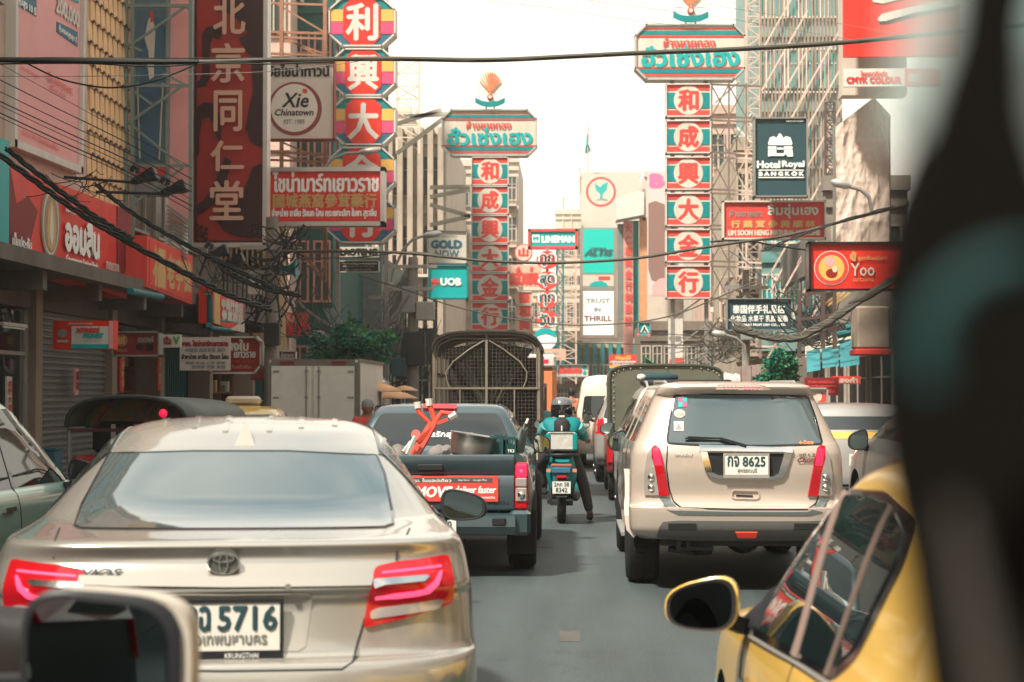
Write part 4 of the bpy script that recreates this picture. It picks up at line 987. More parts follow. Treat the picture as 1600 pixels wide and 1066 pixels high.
class Car:
    """keys: (z, y_rear, y_front, half width, depth of the rounded rear corner, of the front corner)"""
    def __init__(self, name, label, cat, loc, rz, keys, m, sub=5, n=3.2, arches=(), archr=0.36, nr=14, ns=16, smooth=32, group=None, archw=0.3):
        self.root = empty(name, loc, label, cat, group, rz)
        self.W = Matrix.Translation(Vector(loc)) @ Matrix.Rotation(rz, 4, 'Z')
        self.Wi = self.W.inverted()
        rows = pchip(keys, sub)
        def outline(z, yr, yf, hw, ryr, ryf):
            pts = []
            for i in range(nr+1):
                th = math.pi/2*i/nr
                pts.append((hw*math.sin(th)**(2/n), yr + ryr*(1-math.cos(th)**(2/n))))
            for i in range(1, ns):
                pts.append((hw, (yr+ryr) + (yf-ryf-yr-ryr)*i/ns))
            for i in range(nr+1):
                th = math.pi/2*(1-i/nr)
                pts.append((hw*math.sin(th)**(2/n), yf - ryf*(1-math.cos(th)**(2/n))))
            L_ = [(-x, y) for x, y in reversed(pts[1:-1])]
            return [(x, y, z) for x, y in pts + L_]
        vs, fs = [], []
        rings = [outline(*r) for r in rows]
        N = len(rings[0])
        for r in rings: vs += r
        for i in range(len(rings)-1):
            for k in range(N):
                j = (k+1) % N
                fs.append((i*N+k, i*N+j, (i+1)*N+j, (i+1)*N+k))
        fs.append(tuple(range(N-1, -1, -1)))
        t = (len(rings)-1)*N
        half = N//2
        for k in range(half):     # roof cap as strips across the car
            a, b = k, k+1
            c, d = (N-k) % N, (N-k-1) % N
            q = [t+a, t+b, t+d, t+c]
            q = list(dict.fromkeys(q))
            if len(q) >= 3: fs.append(tuple(q))
        me = bpy.data.meshes.new('body')
        me.from_pydata(vs, [], fs)
        bm = bmesh.new(); bm.from_mesh(me)
        bmesh.ops.recalc_face_normals(bm, faces=bm.faces)
        bm.to_mesh(me); 
        self.bvh = BVHTree.FromBMesh(bm)
        bm.free()
        self.body = mesh_obj('body', me, m, self.root)
        if arches:
            me.materials.append(M['darkmetal'])
            cut = MB()
            for ya in arches:
                for sx in (-1, 1):
                    cut.lathe([(archr, sx*(keys[2][3]+0.3)), (archr, sx*(keys[2][3]-archw))], (0, ya, archr*0.95), 'x', 24)
            co = cut.build('cut', 'darkmetal')
            co.matrix_world = self.W
            bpy.context.view_layer.update()
            md = self.body.modifiers.new('b', 'BOOLEAN')
            md.operation = 'DIFFERENCE'; md.object = co; md.solver = 'EXACT'
            dg = bpy.context.evaluated_depsgraph_get()
            nm = bpy.data.meshes.new_from_object(self.body.evaluated_get(dg))
            self.body.modifiers.clear()
            self.body.data = nm
            bpy.data.objects.remove(co)
            for p in nm.polygons:
                c = p.center
                for ya in arches:
                    rr = math.hypot(c.y-ya, c.z-archr*0.95)
                    if rr < archr+0.004 and (rr > archr*0.96 and abs(p.normal.x) < 0.3 or abs(abs(c.x)-(keys[2][3]-archw)) < 0.01) :
                        p.material_index = 1
        shade(self.body.data, smooth)
    # --- projections
    def hit(self, p, d):
        h = self.bvh.ray_cast(Vector(p), Vector(d).normalized())
        if h[0] is not None: return h[0], h[1]
        h = self.bvh.find_nearest(Vector(p) + Vector(d).normalized()*5)
        return h[0], h[1]
    def px(self, x, y):
        "photo pixel -> point on the body, in the car's own space"
        o = self.Wi @ Vector((0, 0, CAMZ))
        d = self.Wi.to_3x3() @ ray(x, y)
        h = self.bvh.ray_cast(o, d.normalized())
        if h[0] is None:
            h = self.nearest_to_ray(o, d.normalized())
        return h[0]
    def nearest_to_ray(self, o, d):
        best = None
        for k in range(60):
            t = 2 + k*0.35
            r = self.bvh.find_nearest(o + d*t)
            if r[0] is not None and (best is None or r[3] < best[3]): best = r
        return best
    def rpoly(self, pts):
        "photo pixels -> (x, z) outline seen from behind, in the car's own space"
        q = [self.px(*p) for p in pts]
        return [(v.x, v.z) for v in q]
    def decal(self, name, poly, m, axis='rear', off=0.004, thick=0.012, grid=0.04, mirror=False, label=None, parent=None, flip=False, fixed=None):
        """a skin that follows the body: poly in (x,z) seen from rear/front, (y,z) from the side, (x,y) from above"""
        if mirror: poly = [(-x, z) for x, z in poly]
        cast = {'rear': lambda a, b: ((a, -4, b), (0, 1, 0)), 'front': lambda a, b: ((a, 12, b), (0, -1, 0)),
                'right': lambda a, b: ((4, a, b), (-1, 0, 0)), 'left': lambda a, b: ((-4, a, b), (1, 0, 0)),
                'top': lambda a, b: ((a, b, 6), (0, 0, -1))}[axis]
        ds = []
        for i in range(len(poly)):
            a, b = Vector(poly[i]), Vector(poly[(i+1) % len(poly)])
            k = max(1, int((b-a).length/grid))
            for s in range(k): ds.append(a + (b-a)*s/k)
        nb = len(ds)
        x0 = min(p.x for p in ds); x1 = max(p.x for p in ds); y0 = min(p.y for p in ds); y1 = max(p.y for p in ds)
        vs = list(ds)
        def inside(x, y):
            c = False
            for i in range(nb):
                a, b = ds[i], ds[i-1]
                if (a.y > y) != (b.y > y) and x < (b.x-a.x)*(y-a.y)/(b.y-a.y)+a.x: c = not c
            return c
        gx, gy = int((x1-x0)/grid), int((y1-y0)/grid)
        for i in range(1, gx+1):
            for j in range(1, gy+1):
                x, y = x0+(x1-x0)*i/(gx+1), y0+(y1-y0)*j/(gy+1)
                if inside(x, y) and all((p.x-x)**2+(p.y-y)**2 > (grid*0.35)**2 for p in ds): vs.append(Vector((x, y)))
        res = delaunay_2d_cdt(vs, [(i, (i+1) % nb) for i in range(nb)], [list(range(nb))], 1, 1e-6)
        ov, oe, of = res[0], res[1], res[2]
        top, low = [], []
        for p in ov:
            o, d = cast(p.x, p.y)
            h, nn = self.hit(o, d)
            if fixed is not None:
                h = Vector(o) + Vector(d) * fixed; nn = -Vector(d)
            if nn.dot(Vector(d)) > 0: nn = -nn
            top.append(h + nn*off); low.append(h + nn*(off-thick))
        n = len(ov)
        fs = [tuple(f) for f in of]
        cnt = {}
        for f in of:
            for i in range(len(f)):
                e = (f[i], f[(i+1) % len(f)])
                cnt[tuple(sorted(e))] = cnt.get(tuple(sorted(e)), []) + [e]
        for e, l in cnt.items():
            if len(l) == 1:
                a, b = l[0]
                fs.append((b, a, a+n, b+n))
        mb = MB(); mb.v = top+low; mb.f = [list(f) for f in fs]
        o = mb.build(name, m, parent or self.root, smooth=38, recalc=True)
        # the skin is open at the back, so make sure it faces outwards
        me = o.data
        s = 0
        _, d = cast(ov[0].x, ov[0].y)
        for p in me.polygons[:len(of)]: s += p.normal.dot(Vector(d)) * p.area
        if s > 0: me.flip_normals()
        if label: o['label'] = label
        return o
    def strip(self, name, pts, w, m, axis='rear', off=0.003, thick=0.01, closed=False, mirror=False, parent=None):
        "a thin line (seam, chrome strip) along a 2D path"
        pts = [Vector(p) for p in pts]
        if mirror: pts = [Vector((-p.x, p.y)) for p in pts]
        ds = []
        for i in range(len(pts)-1 + (1 if closed else 0)):
            a, b = pts[i], pts[(i+1) % len(pts)]
            k = max(1, int((b-a).length/0.05))
            for s in range(k): ds.append(a+(b-a)*s/k)
        if not closed: ds.append(pts[-1])
        cast = {'rear': lambda a, b: ((a, -4, b), (0, 1, 0)), 'right': lambda a, b: ((4, a, b), (-1, 0, 0)),
                'left': lambda a, b: ((-4, a, b), (1, 0, 0)), 'top': lambda a, b: ((a, b, 6), (0, 0, -1))}[axis]
        mb = MB()
        path = []
        for p in ds:
            o, d = cast(p.x, p.y)
            h, nn = self.hit(o, d)
            if nn.dot(Vector(d)) > 0: nn = -nn
            path.append((h + nn*(off-thick/2), nn))
        vs, fs = [], []
        N = len(path)
        for i, (c, nn) in enumerate(path):
            a = path[(i-1) % N if closed else max(i-1, 0)][0]; b = path[(i+1) % N if closed else min(i+1, N-1)][0]
            t = (b-a).normalized(); s = t.cross(nn).normalized()
            for u, v in ((-1,-1),(1,-1),(1,1),(-1,1)): vs.append(c + s*u*w/2 + nn*v*thick/2)
        for i in range(N if closed else N-1):
            j = (i+1) % N
            for k in range(4):
                l = (k+1) % 4
                fs.append((i*4+k, i*4+l, j*4+l, j*4+k))
        if not closed: fs += [(0,1,2,3), (N*4-1,N*4-2,N*4-3,N*4-4)]
        mb.add(vs, fs)
        return mb.build(name, m, parent or self.root)
    def text(self, s, x0, z0, x1, z1, m, bold=0.0, lift=0.006, axis='rear', shear=0.0, name='lettering', parent=None):
        ctr = self.hit(((x0+x1)/2, -4, (z0+z1)/2), (0, 1, 0))[0] if axis == 'rear' else self.hit((-4, (x0+x1)/2, (z0+z1)/2), (1, 0, 0))[0]
        def fr(u, v, l):
            h, _ = self.hit((u, -4, v), (0, 1, 0)) if axis == 'rear' else self.hit((-4, u, v), (1, 0, 0))
            return Vector((u, h.y - l, v)) if axis == 'rear' else Vector((h.x - l, u, v))
        mb = text_mb(s, fr, x0, z0, x1, z1, bold, lift, shear)
        return mb.build(name, m, parent or self.root, recalc=False)
    def text_px(self, s, a, b, c, d, m, bold=0.0, **k):
        p, q = self.px(a, d), self.px(c, b)
        return self.text(s, p.x, p.z, q.x, q.z, m, bold, **k)
    def wheel(self, x, y, r=0.33, w=0.2, name='wheel', seg=28):
        e = bpy.data.objects.new(name, None); COL.objects.link(e); e.parent = self.root
        e.location = (x, y, r)
        sx = 1 if x > 0 else -1
        prof = [(r*0.6, -w/2), (r*0.9, -w/2), (r*0.985, -w*0.4), (r, -w*0.28), (r, w*0.28), (r*0.985, w*0.4), (r*0.9, w/2), (r*0.6, w/2)]
        mb = MB().lathe(prof, (0,0,0), 'x', seg)
        for gx in (-0.16, 0.0, 0.16):
            pass
        o = mb.build('tyre', 'rubber', e, smooth=40)
        # tread: grooves read as darker rings; raised blocks round the tyre
        tb = MB()
        for k in range(seg*2):
            a = math.pi*k/seg
            for gx in (-0.2, 0.0, 0.2):
                c = Vector((gx*w, math.cos(a)*(r+0.001), math.sin(a)*(r+0.001)))
                t = Vector((0, -math.sin(a), math.cos(a)))*(r*math.pi/seg*0.36)
                n_ = Vector((0, math.cos(a), math.sin(a)))*0.006
                s_ = Vector((w*0.075, 0, 0))
                tb.add([c-s_-t-n_, c+s_-t-n_, c+s_+t-n_, c-s_+t-n_, c-s_-t+n_, c+s_-t+n_, c+s_+t+n_, c-s_+t+n_],
                       [(0,3,2,1),(4,5,6,7),(0,1,5,4),(1,2,6,5),(2,3,7,6),(3,0,4,7)])
        tb.build('tread', 'rubber', e)
        rm = MB().lathe([(r*0.62, sx*w*0.1), (r*0.64, sx*w*0.5), (r*0.58, sx*w*0.46), (r*0.5, sx*w*0.2), (0.001, sx*w*0.2)], (0,0,0), 'x', seg)
        for k in range(6):
            a = k*math.pi/3
            rm.bar((sx*w*0.3, 0, 0), (sx*w*0.42, math.cos(a)*r*0.58, math.sin(a)*r*0.58), 0.03, 0.05)
        rm.lathe([(0.04, sx*w*0.2), (0.04, sx*w*0.38), (0.001, sx*w*0.38)], (0,0,0), 'x', 12)
        rm.build('rim', 'rim', e, smooth=40)
        return e
    def wing_mirror(self, x, y, z, m, w=0.2, h=0.13, glassm='mirror', stalk=0.08):
        "door mirror seen from behind: shell, glass set in a black rim"
        sx = 1 if x > 0 else -1
        e = bpy.data.objects.new('wing_mirror', None); COL.objects.link(e); e.parent = self.root
        e.location = (x, y, z)
        def ring(k, yy, dx=0.0):
            pts = []
            for i in range(24):
                a = 2*math.pi*i/24
                ca, sa = math.cos(a), math.sin(a)
                ex = 0.7
                px_ = math.copysign(abs(ca)**ex, ca)*w/2*k + dx
                taper = 1 - 0.22*(sx*px_/(w/2) + 0.0)
                pz = math.copysign(abs(sa)**ex, sa)*h/2*k*taper
                pz -= sx*px_/(w/2)*h*.07
                pts.append((px_, yy, pz))
            return pts
        def stack(lv):
            mb = MB(); vs = []; fs = []
            for l in lv: vs += ring(*l)
            for i in range(len(lv)-1):
                for k in range(24):
                    j = (k+1) % 24
                    fs.append((i*24+k, i*24+j, (i+1)*24+j, (i+1)*24+k))
            fs.append(tuple(range(24))); q = (len(lv)-1)*24
            fs.append(tuple(range(q+23, q-1, -1)))
            return mb.add(vs, fs)
        stack([(0.93, 0.006), (1.0, 0.01), (1.0, 0.05), (0.85, 0.10), (0.5, 0.125), (0.1, 0.13)]).build('shell', m, e, smooth=50)
        stack([(0.86, -0.004), (0.95, -0.006), (0.95, 0.02), (0.86, 0.02)]).build('bezel', 'plastic', e, smooth=30)
        g = stack([(0.84, -0.006), (0.84, 0.0)]).build('mirror_glass', glassm, e)
        MB().bar((-sx*w*0.35, 0.05, -h*0.3), (-sx*(w/2+stalk), 0.09, -h*0.45), 0.05, 0.045).build('arm', 'plastic', e)
        return e
    def lamp_box(self, name, poly, m, mirror=False, label=None): return self.decal(name, poly, m, off=0.012, thick=0.02, mirror=mirror, label=label)

def plate(car, cx, cz, w, h, rows, frame=None, off=0.012, framec='plastic', fw=0.012):
    y = min(car.hit((cx+a*w/2, -4, cz+b*h/2), (0,1,0))[0].y for a in (-1,0,1) for b in (-1,0,1)) - off
    e = bpy.data.objects.new('licence_plate', None); COL.objects.link(e); e.parent = car.root; e.location = (cx, y, cz)
    MB().box((-w/2, 0, -h/2), (w/2, 0.008, h/2)).build('plate_sheet', 'plate', e)
    if frame:
        mb = MB()
        mb.box((-w/2-fw, -0.004, -h/2-fw*2.2), (w/2+fw, 0.01, -h/2)); mb.box((-w/2-fw, -0.004, h/2), (w/2+fw, 0.01, h/2+fw))
        mb.box((-w/2-fw, -0.004, -h/2), (-w/2, 0.01, h/2)); mb.box((w/2, -0.004, -h/2), (w/2+fw, 0.01, h/2))
        mb.build('plate_frame', framec, e)
    fr = lambda u, v, l: Vector((u, -0.0015-l, v))
    for s, a, b, c, d, mt, bo in rows:       # box as fractions of the plate
        text_mb(s, fr, -w/2+a*w, -h/2+b*h, -w/2+c*w, -h/2+d*h, bo, 0.0).build('lettering', mt, e, recalc=False)
    return e
def rnd(poly, r=0.03, k=3):
    "round the corners of a 2D outline"
    res = []
    n = len(poly)
    for i in range(n):
        p = Vector(poly[i]); a = Vector(poly[i-1]); b = Vector(poly[(i+1) % n])
        la, lb = (a-p).length, (b-p).length
        t = min(r, la*0.45, lb*0.45)
        p0 = p+(a-p).normalized()*t; p1 = p+(b-p).normalized()*t
        for s in range(k+1):
            u = s/k
            res.append(tuple(p0*(1-u)**2 + p*2*u*(1-u) + p1*u*u))
    return res
# ------------------------------------------------------------------ sedan just ahead (champagne), seen from behind
M['champ'] = paint('champagne car paint', (0.42, 0.395, 0.345), 0.62, 0.22)
M['pearl'] = paint('pearl beige car paint', (0.50, 0.415, 0.345), 0.28, 0.28)
M['bluegrey'] = paint('blue grey car paint', (0.035, 0.062, 0.07), 0.3, 0.32)
M['yellow'] = paint('taxi yellow paint', (0.78, 0.48, 0.09), 0.0, 0.28)
M['taxigreen'] = paint('taxi green paint', (0.0, 0.16, 0.13), 0.05, 0.25)
M['mint'] = paint('pale mint car paint', (0.27, 0.41, 0.33), 0.3, 0.28)
M['silver'] = paint('silver car paint', (0.38, 0.36, 0.33), 0.5, 0.3)
M['whitecar'] = paint('white car paint', (0.60, 0.56, 0.49), 0.05, 0.3)
M['redcar'] = paint('dark red car paint', (0.16, 0.018, 0.02), 0.2, 0.3)
M['orangebus'] = paint('orange bus paint', (0.62, 0.20, 0.075), 0.0, 0.4)

def vios():
    k = [(0.20, .14, 4.28, .80, .45, .7), (0.42, .03, 4.38, .84, .45, .8), (0.62, .0, 4.40, .85, .45, .85), (0.705, .02, 4.38, .85, .45, .85),
         (0.725, .065, 4.36, .85, .46, .9), (0.90, .10, 4.2, .845, .48, 1.0), (0.925, .085, 4.1, .84, .48, 1.0), (0.945, .08, 4.0, .835, .48, 1.0), (1.04, .16, 3.6, .82, .46, .9),
         (1.085, .145, 3.35, .80, .48, .7), (1.10, .17, 3.25, .79, .50, .6), (1.115, .35, 3.2, .765, .52, .55), (1.135, .60, 3.1, .745, .50, .55),
         (1.15, .655, 3.05, .735, .50, .5), (1.37, 1.22, 2.45, .605, .5, .5), (1.40, 1.32, 2.36, .585, .5, .5),
         (1.45, 1.5, 2.2, .52, .4, .4), (1.485, 1.68, 2.05, .40, .2, .2), (1.50, 1.78, 1.95, .2, .08, .08)]
    c = Car('sedan', 'champagne sedan with lit brake lamps and a black framed number plate, filling the lower left', 'car',
            (-1.12, 5.66, 0), R(8.3), k, 'champ', sub=5, n=3.4, arches=(1.0, 3.5), archr=.34, smooth=50)
    # rear window: black ceramic edge, then the pane
    g = c.rpoly([(172, 709), (300, 706), (450, 706), (588, 712), (600, 740), (612, 800), (614, 819), (600, 824), (350, 827), (130, 826), (117, 822), (128, 790)])
    c.decal('rear_window', g, 'backglass', off=.004, grid=.05)
    ctr = Vector((sum(p[0] for p in g)/len(g), sum(p[1] for p in g)/len(g)))
    c.strip('window_seal', [p for p in g], .010, 'gloss', off=.006, closed=True)
    # boot lid shut lines
    lid = c.rpoly([(640, 826), (636, 835), (621, 862), (619, 884), (590, 890), (566, 980), (551, 1035), (534, 1046), (350, 1049), (160, 1046)])
    c.strip('boot_seam', lid, .006, 'plastic')
    lid2 = c.rpoly([(93, 826), (86, 845), (84, 872)])
    c.strip('boot_seam', lid2, .006, 'plastic')
    # body-colour garnish under the emblem
    ga = c.rpoly([(125, 903), (350, 907), (583, 905), (579, 918), (350, 921), (122, 917)])
    c.decal('boot_garnish', ga, 'champ', off=.016, thick=.03)
    # number plate recess
    rc_ = c.rpoly([(180, 928), (350, 930), (480, 928), (488, 932), (478, 1010), (466, 1018), (210, 1018), (196, 1010)])
    c.decal('plate_recess', rc_, mat('champagne recess paint', (0.43, 0.41, 0.36), 0.35, 0.5, coat=.5), off=.003, thick=.006)
    # tail lamps
    L1 = [(585, 888), (620, 880), (698, 867), (706, 905), (705, 942), (640, 964), (566, 982), (574, 935)]
    lr = c.rpoly(L1)
    subs = [('led_strip', [(596, 897), (686, 886), (688, 889.5), (595, 901)], 'led'),
            ('led_strip', [(585, 929.5), (660, 920.5), (676, 911), (684, 895), (689, 895), (684, 912), (668, 924.5), (585, 934)], 'led'),
            ('chrome_strip', [(582, 909), (665, 902), (670, 905), (662, 911), (581, 919)], 'chrome'),
            ('reverse_lamp', [(577, 956), (590, 950), (680, 937), (690, 938), (682, 952), (578, 968)], 'lampclear')]
    for mir in (False, True):
        lp = c.decal('tail_lamp', rnd(lr, .02), 'lampred', off=.012, thick=.025, grid=.03, mirror=mir)
        for nm, pp, mt in subs:
            c.decal(nm, rnd(c.rpoly(pp), .008, 2), mt, off=.016, thick=.006, grid=.03, mirror=mir, parent=lp)
    # emblem: three nested ovals
    e = c.px(350, 879)
    em = bpy.data.objects.new('emblem', None); COL.objects.link(em); em.parent = c.root; em.location = (e.x, e.y-.035, e.z)
    def oval(rx, rz, dx=0, dz=0, r=.0035):
        MB().tube([(dx+rx*math.cos(a*math.pi/14), 0, dz+rz*math.sin(a*math.pi/14)) for a in range(29)], r, 6, cap=False).build('emblem_ring', 'chrome', em, smooth=60)
    oval(.052, .036); oval(.034, .013, 0, .017); oval(.014, .033, 0, .0)
    MB().lathe([(.054, 0), (.054, .006)], (0, .004, 0), 'y', 28).build('emblem_back', mat('emblem grey', (.12,.115,.10), .4, .5), em)
    c.text_px('VIOS', 128, 888, 191, 901, mat('dark chrome', (.10,.10,.10), .2, 1.0), .002, lift=.012, shear=.15)
    kh = c.px(450, 916)
    MB().lathe([(.011, 0), (.011, .008), (.006, .01)], (kh.x, kh.y-.03, kh.z), 'y', 12).build('key_lock', 'steel', c.root)
    pc = c.px(350, 978)
    plate(c, pc.x+.005, pc.z, .36, .158, [('รกฉ', .05, .43, .36, .93, M['navy'], .0035), ('5716', .44, .43, .97, .93, M['navy'], .0035),
          ('กรุงเทพมหานคร', .10, .06, .88, .33, M['grey'], .001)], frame=True)
    q = c.root.children[-1]
    mb = text_mb('KRUNGTHAI', lambda u, v, l: Vector((u, -.006-l, v)), .0, -.103, .11, -.086, 0)
    mb.build('lettering', 'white', [o for o in c.root.children if o.name.startswith('licence_plate')][0], recalc=False)
    # shark fin aerial
    a = c.px(382, 697)
    fin = MB(); vs = []; lv = [(0, .034, .0, .15), (.02, .026, .03, .13), (.05, .012, .07, .12), (.062, .004, .1, .115)]
    for z, w, y0, y1 in lv: vs += [(-w, y0, z), (w, y0, z), (w*.8, y1, z), (-w*.8, y1, z)]
    fs = [(i*4+k, i*4+(k+1)%4, i*4+4+(k+1)%4, i*4+4+k) for i in range(3) for k in range(4)] + [(12,13,14,15)]
    f = fin.add(vs, fs).build('shark_fin_aerial', mat('aerial champagne', (.36,.33,.28), .35, .3, coat=.4), c.root, smooth=35)
    f.location = (a.x, a.y, a.z-.004); f.scale = (1.25, 1.2, 1.45)
    # pressed ribs along the roof
    for x in (-.36, -.22, -.09, .09, .22, .36):
        pts = []
        c.strip('roof_rib', [(x, 1.42+abs(x)*.5), (x*1.02, 2.2-abs(x)*.6)], .022, 'champ', axis='top', off=.005, thick=.014)
    for sx in (-1, 1):
        c.strip('roof_gutter', [(sx*.545, 1.3), (sx*.535, 1.6), (sx*.50, 2.2)], .016, 'gloss', axis='top', off=.004, thick=.01)
    # side windows
    sw = [(1.05, 1.19), (1.35, 1.37), (1.6, 1.405), (2.1, 1.40), (2.5, 1.32), (3.0, 1.12), (3.0, 1.06), (1.2, 1.10)]
    for ax in ('left', 'right'):
        c.decal('side_window', rnd(sw, .05), 'glass', axis=ax, off=.004)
        c.strip('window_seal', rnd(sw, .05), .014, 'gloss', axis=ax, closed=True, off=.006)
        c.strip('door_seam', [(2.05, 1.1), (2.02, .6), (2.1, .3)], .006, 'plastic', axis=ax)
        c.strip('door_seam', [(1.12, 1.1), (1.25, .8), (1.35, .6)], .006, 'plastic', axis=ax)
    c.decal('wheel_arch_trim', [(1.28, .95), (1.42, .95), (1.42, .98), (1.28, .98)], 'champ', axis='right', off=.02)
    wm_ = c.wing_mirror(1.02, 2.95, 1.035, 'plastic', .235, .15, 'dimmirror', stalk=.03)
    wm_.rotation_euler = (R(-5), 0, R(-11))
    for x in (-.74, .74):
        for y in (1.0, 3.5): c.wheel(x, y, .31, .2)
    MB().box((-.7, .2, .18), (.7, 4.0, .3)).build('underbody', 'darkmetal', c.root)
    return c
vios()

# ------------------------------------------------------------------ beige SUV
def mu7():
    k = [(.42, .16, 4.7, .80, .3, .7), (.50, .03, 4.8, .87, .3, .8), (.66, .0, 4.85, .88, .3, .8), (.68, .0, 4.85, .88, .3, .8), (.70, .10, 4.84, .875, .3, .8), (.79, .12, 4.8, .87, .3, .8),
         (.98, .10, 4.6, .865, .3, .9), (1.10, .10, 4.2, .855, .3, .8), (1.19, .13, 3.9, .835, .32, .6), (1.205, .14, 3.85, .825, .32, .6),
         (1.57, .33, 3.05, .665, .3, .5), (1.60, .30, 3.0, .65, .28, .5), (1.655, .27, 2.9, .62, .28, .4), (1.68, .36, 2.8, .57, .25, .4), (1.70, .6, 2.6, .45, .1, .1)]
    c = Car('suv', 'pearl beige SUV with stickers on its rear window and a chrome plate surround', 'SUV',
            (1.36, 13.9, 0), 0.0, k, 'pearl', sub=5, n=4.2, arches=(.95, 3.8), archr=.43, smooth=50)
    g = c.rpoly([(1054, 618), (1100, 616), (1200, 617), (1262, 620), (1273, 650), (1285, 694), (1200, 697), (1100, 696), (1042, 693), (1046, 660)])
    c.decal('rear_window', rnd(g, .03), 'backglass', off=.004)
    gi = c.rpoly([(1062, 619), (1160, 617), (1240, 619), (1262, 640), (1267, 674), (1255, 682), (1090, 680), (1066, 690), (1045, 691), (1050, 660)])
    c.strip('window_seal', rnd(g, .03), .016, 'gloss', closed=True, off=.006)
    # spoiler with third brake lamp
    sp = c.rpoly([(1122, 603), (1130, 602.5), (1180, 602.5), (1195, 604), (1204, 609), (1118, 608)])
    t = c.decal('high_brake_lamp', sp, mat('smoked lamp lens', (.35,.25,.2), .3), off=.01)
    for x0 in (1129, 1161):
        for i in range(4):
            q = c.px(x0+2+i*6, 605.3)
            MB().lathe([(.009, 0), (.009, -.006)], (q.x, q.y-.012, q.z), 'y', 8).build('led_dot', 'led', t)
    # tail lamps
    red = c.rpoly([(1019, 699), (1024, 696), (1031, 701), (1036, 720), (1046, 775), (1030, 775), (1026, 740), (1019, 715)])
    top = c.rpoly([(1020, 704), (1028, 700), (1032, 708), (1035, 727), (1024, 727)])
    clr = c.rpoly([(1018, 700), (1020, 716), (1025, 738), (1030, 774), (1008, 774), (1008, 740), (1012, 712)])
    for mir in (False, True):
        lp = c.decal('tail_lamp', red, 'lampred', off=.02, thick=.03, mirror=mir)
        c.decal('brake_light', top, 'lampglow', off=.024, thick=.006, mirror=mir, parent=lp)
        c.decal('clear_lens', clr, 'lampclear', off=.018, thick=.03, mirror=mir, parent=lp)
        for zc in (.955, .87):
            h, _ = c.hit((.70*(-1 if not mir else 1), -4, zc-.03), (0,1,0))
            MB().lathe([(.03, 0), (.022, -.012), (.005, -.016)], (h.x, h.y-.018, h.z), 'y', 14).build('lamp_bowl', 'chrome', lp, smooth=60)
    # tailgate shut line
    tg = c.rpoly([(1043, 697), (1041, 730), (1046, 765), (1052, 783), (1064, 793), (1150, 796), (1262, 796), (1275, 786), (1284, 760), (1296, 720), (1288, 697)])
    c.strip('tailgate_seam', tg, .010, 'plastic')
    bs = c.rpoly([(1030, 777), (1046, 778), (1054, 790), (1066, 798), (1150, 800), (1262, 800), (1274, 792), (1284, 778), (1296, 778), (1284, 800), (1262, 805), (1060, 804), (1042, 796)])
    c.decal('bumper_step', bs, mat('grey bumper top', (.10,.12,.115), .5), off=.006)
    # chrome strip and plate surround
    c.decal('chrome_garnish', c.rpoly([(1092, 697), (1165, 699), (1238, 701), (1238, 708), (1165, 707), (1093, 706)]), 'chrome', off=.028, thick=.03)
    c.decal('plate_recess', rnd(c.rpoly([(1096, 707), (1236, 709), (1226, 741), (1214, 748), (1116, 746), (1104, 738)]), .03), 'plastic', off=.002)
    for P_ in ([(1094, 706), (1105, 707), (1113, 738), (1122, 742), (1120, 747), (1108, 743), (1102, 737)], [(1225, 708), (1237, 709), (1228, 738), (1220, 746), (1207, 749), (1208, 744), (1216, 740)],
               [(1120, 742), (1165, 744), (1208, 744), (1208, 749), (1165, 749), (1120, 747)]):
        c.decal('chrome_surround', c.rpoly(P_), 'chrome', off=.022, thick=.024)
    pc = c.px(1165.5, 726)
    plate(c, pc.x, pc.z, .345, .158, [('กจ', .07, .42, .33, .93, M['navy'], .003), ('8625', .42, .42, .94, .90, M['navy'], .003), ('สุพรรณบุรี', .30, .05, .74, .33, M['grey'], .001)], frame=True, off=.03, framec='lampclear')
    # handle
    hd = c.rpoly([(1144, 766), (1185, 767), (1186, 778), (1180, 780), (1148, 779), (1143, 777)])
    c.strip('handle_rim', rnd(hd, .02), .008, 'pearl', closed=True, off=.014, thick=.014)
    c.decal('tailgate_handle', c.rpoly([(1150, 773), (1176, 774), (1176, 777), (1150, 776)]), 'plastic', off=.006)
    c.text_px('ISUZU', 1054, 707, 1081, 711, 'chrome', .002, lift=.01)
    c.text_px('MU-7', 1248, 709, 1274, 714, 'chrome', .002, lift=.01, shear=.2)
    c.text_px('Choiz', 1246, 716, 1275, 722, 'redcar', .002, lift=.01, shear=.2)
    # lower bumper: dark diffuser insert with grooves, reflector
    di = c.rpoly([(1036, 815), (1060, 813), (1165, 814), (1262, 814), (1300, 812), (1310, 822), (1300, 838), (1262, 846), (1064, 844), (1026, 838), (1030, 824)])
    c.decal('bumper_insert', di, mat('warm grey bumper plastic', (.13,.125,.115), .4), off=.012, thick=.03)
    for yy in (818, 822, 826):
        for a, b in ((1044, 1088), (1240, 1284)):
            c.strip('bumper_groove', c.rpoly([(a, yy), (b, yy)]), .006, 'plastic', off=.018)
    c.decal('reflector', c.rpoly([(1149, 830), (1183, 830), (1181, 838), (1153, 838)]), mat('bumper reflector', (.75,.07,.04), .2, emit=(.8,.05,.02), es=.15), off=.018)
    # wiper
    w0, w1, w2 = c.px(1070, 685), c.px(1125, 685), c.px(1166, 697)
    o = Vector((0, -.03, 0))
    MB().bar(w0+o, w1+o, .014).bar(w0+o+Vector((.02,0,.012)), w1+o, .012).bar(w1+o, w2+o*1.2, .022).build('rear_wiper', 'plastic', c.root)
    # stickers on the glass
    for i, (a, b, mt) in enumerate(((1060, 621, 'magenta'), (1067, 621, 'brightteal'), (1060, 629, 'brightteal'), (1067, 629, 'magenta'))):
        c.decal('sticker', c.rpoly([(a, b), (a+6.5, b), (a+6.5, b+7.5), (a, b+7.5)]), mt, off=.009)
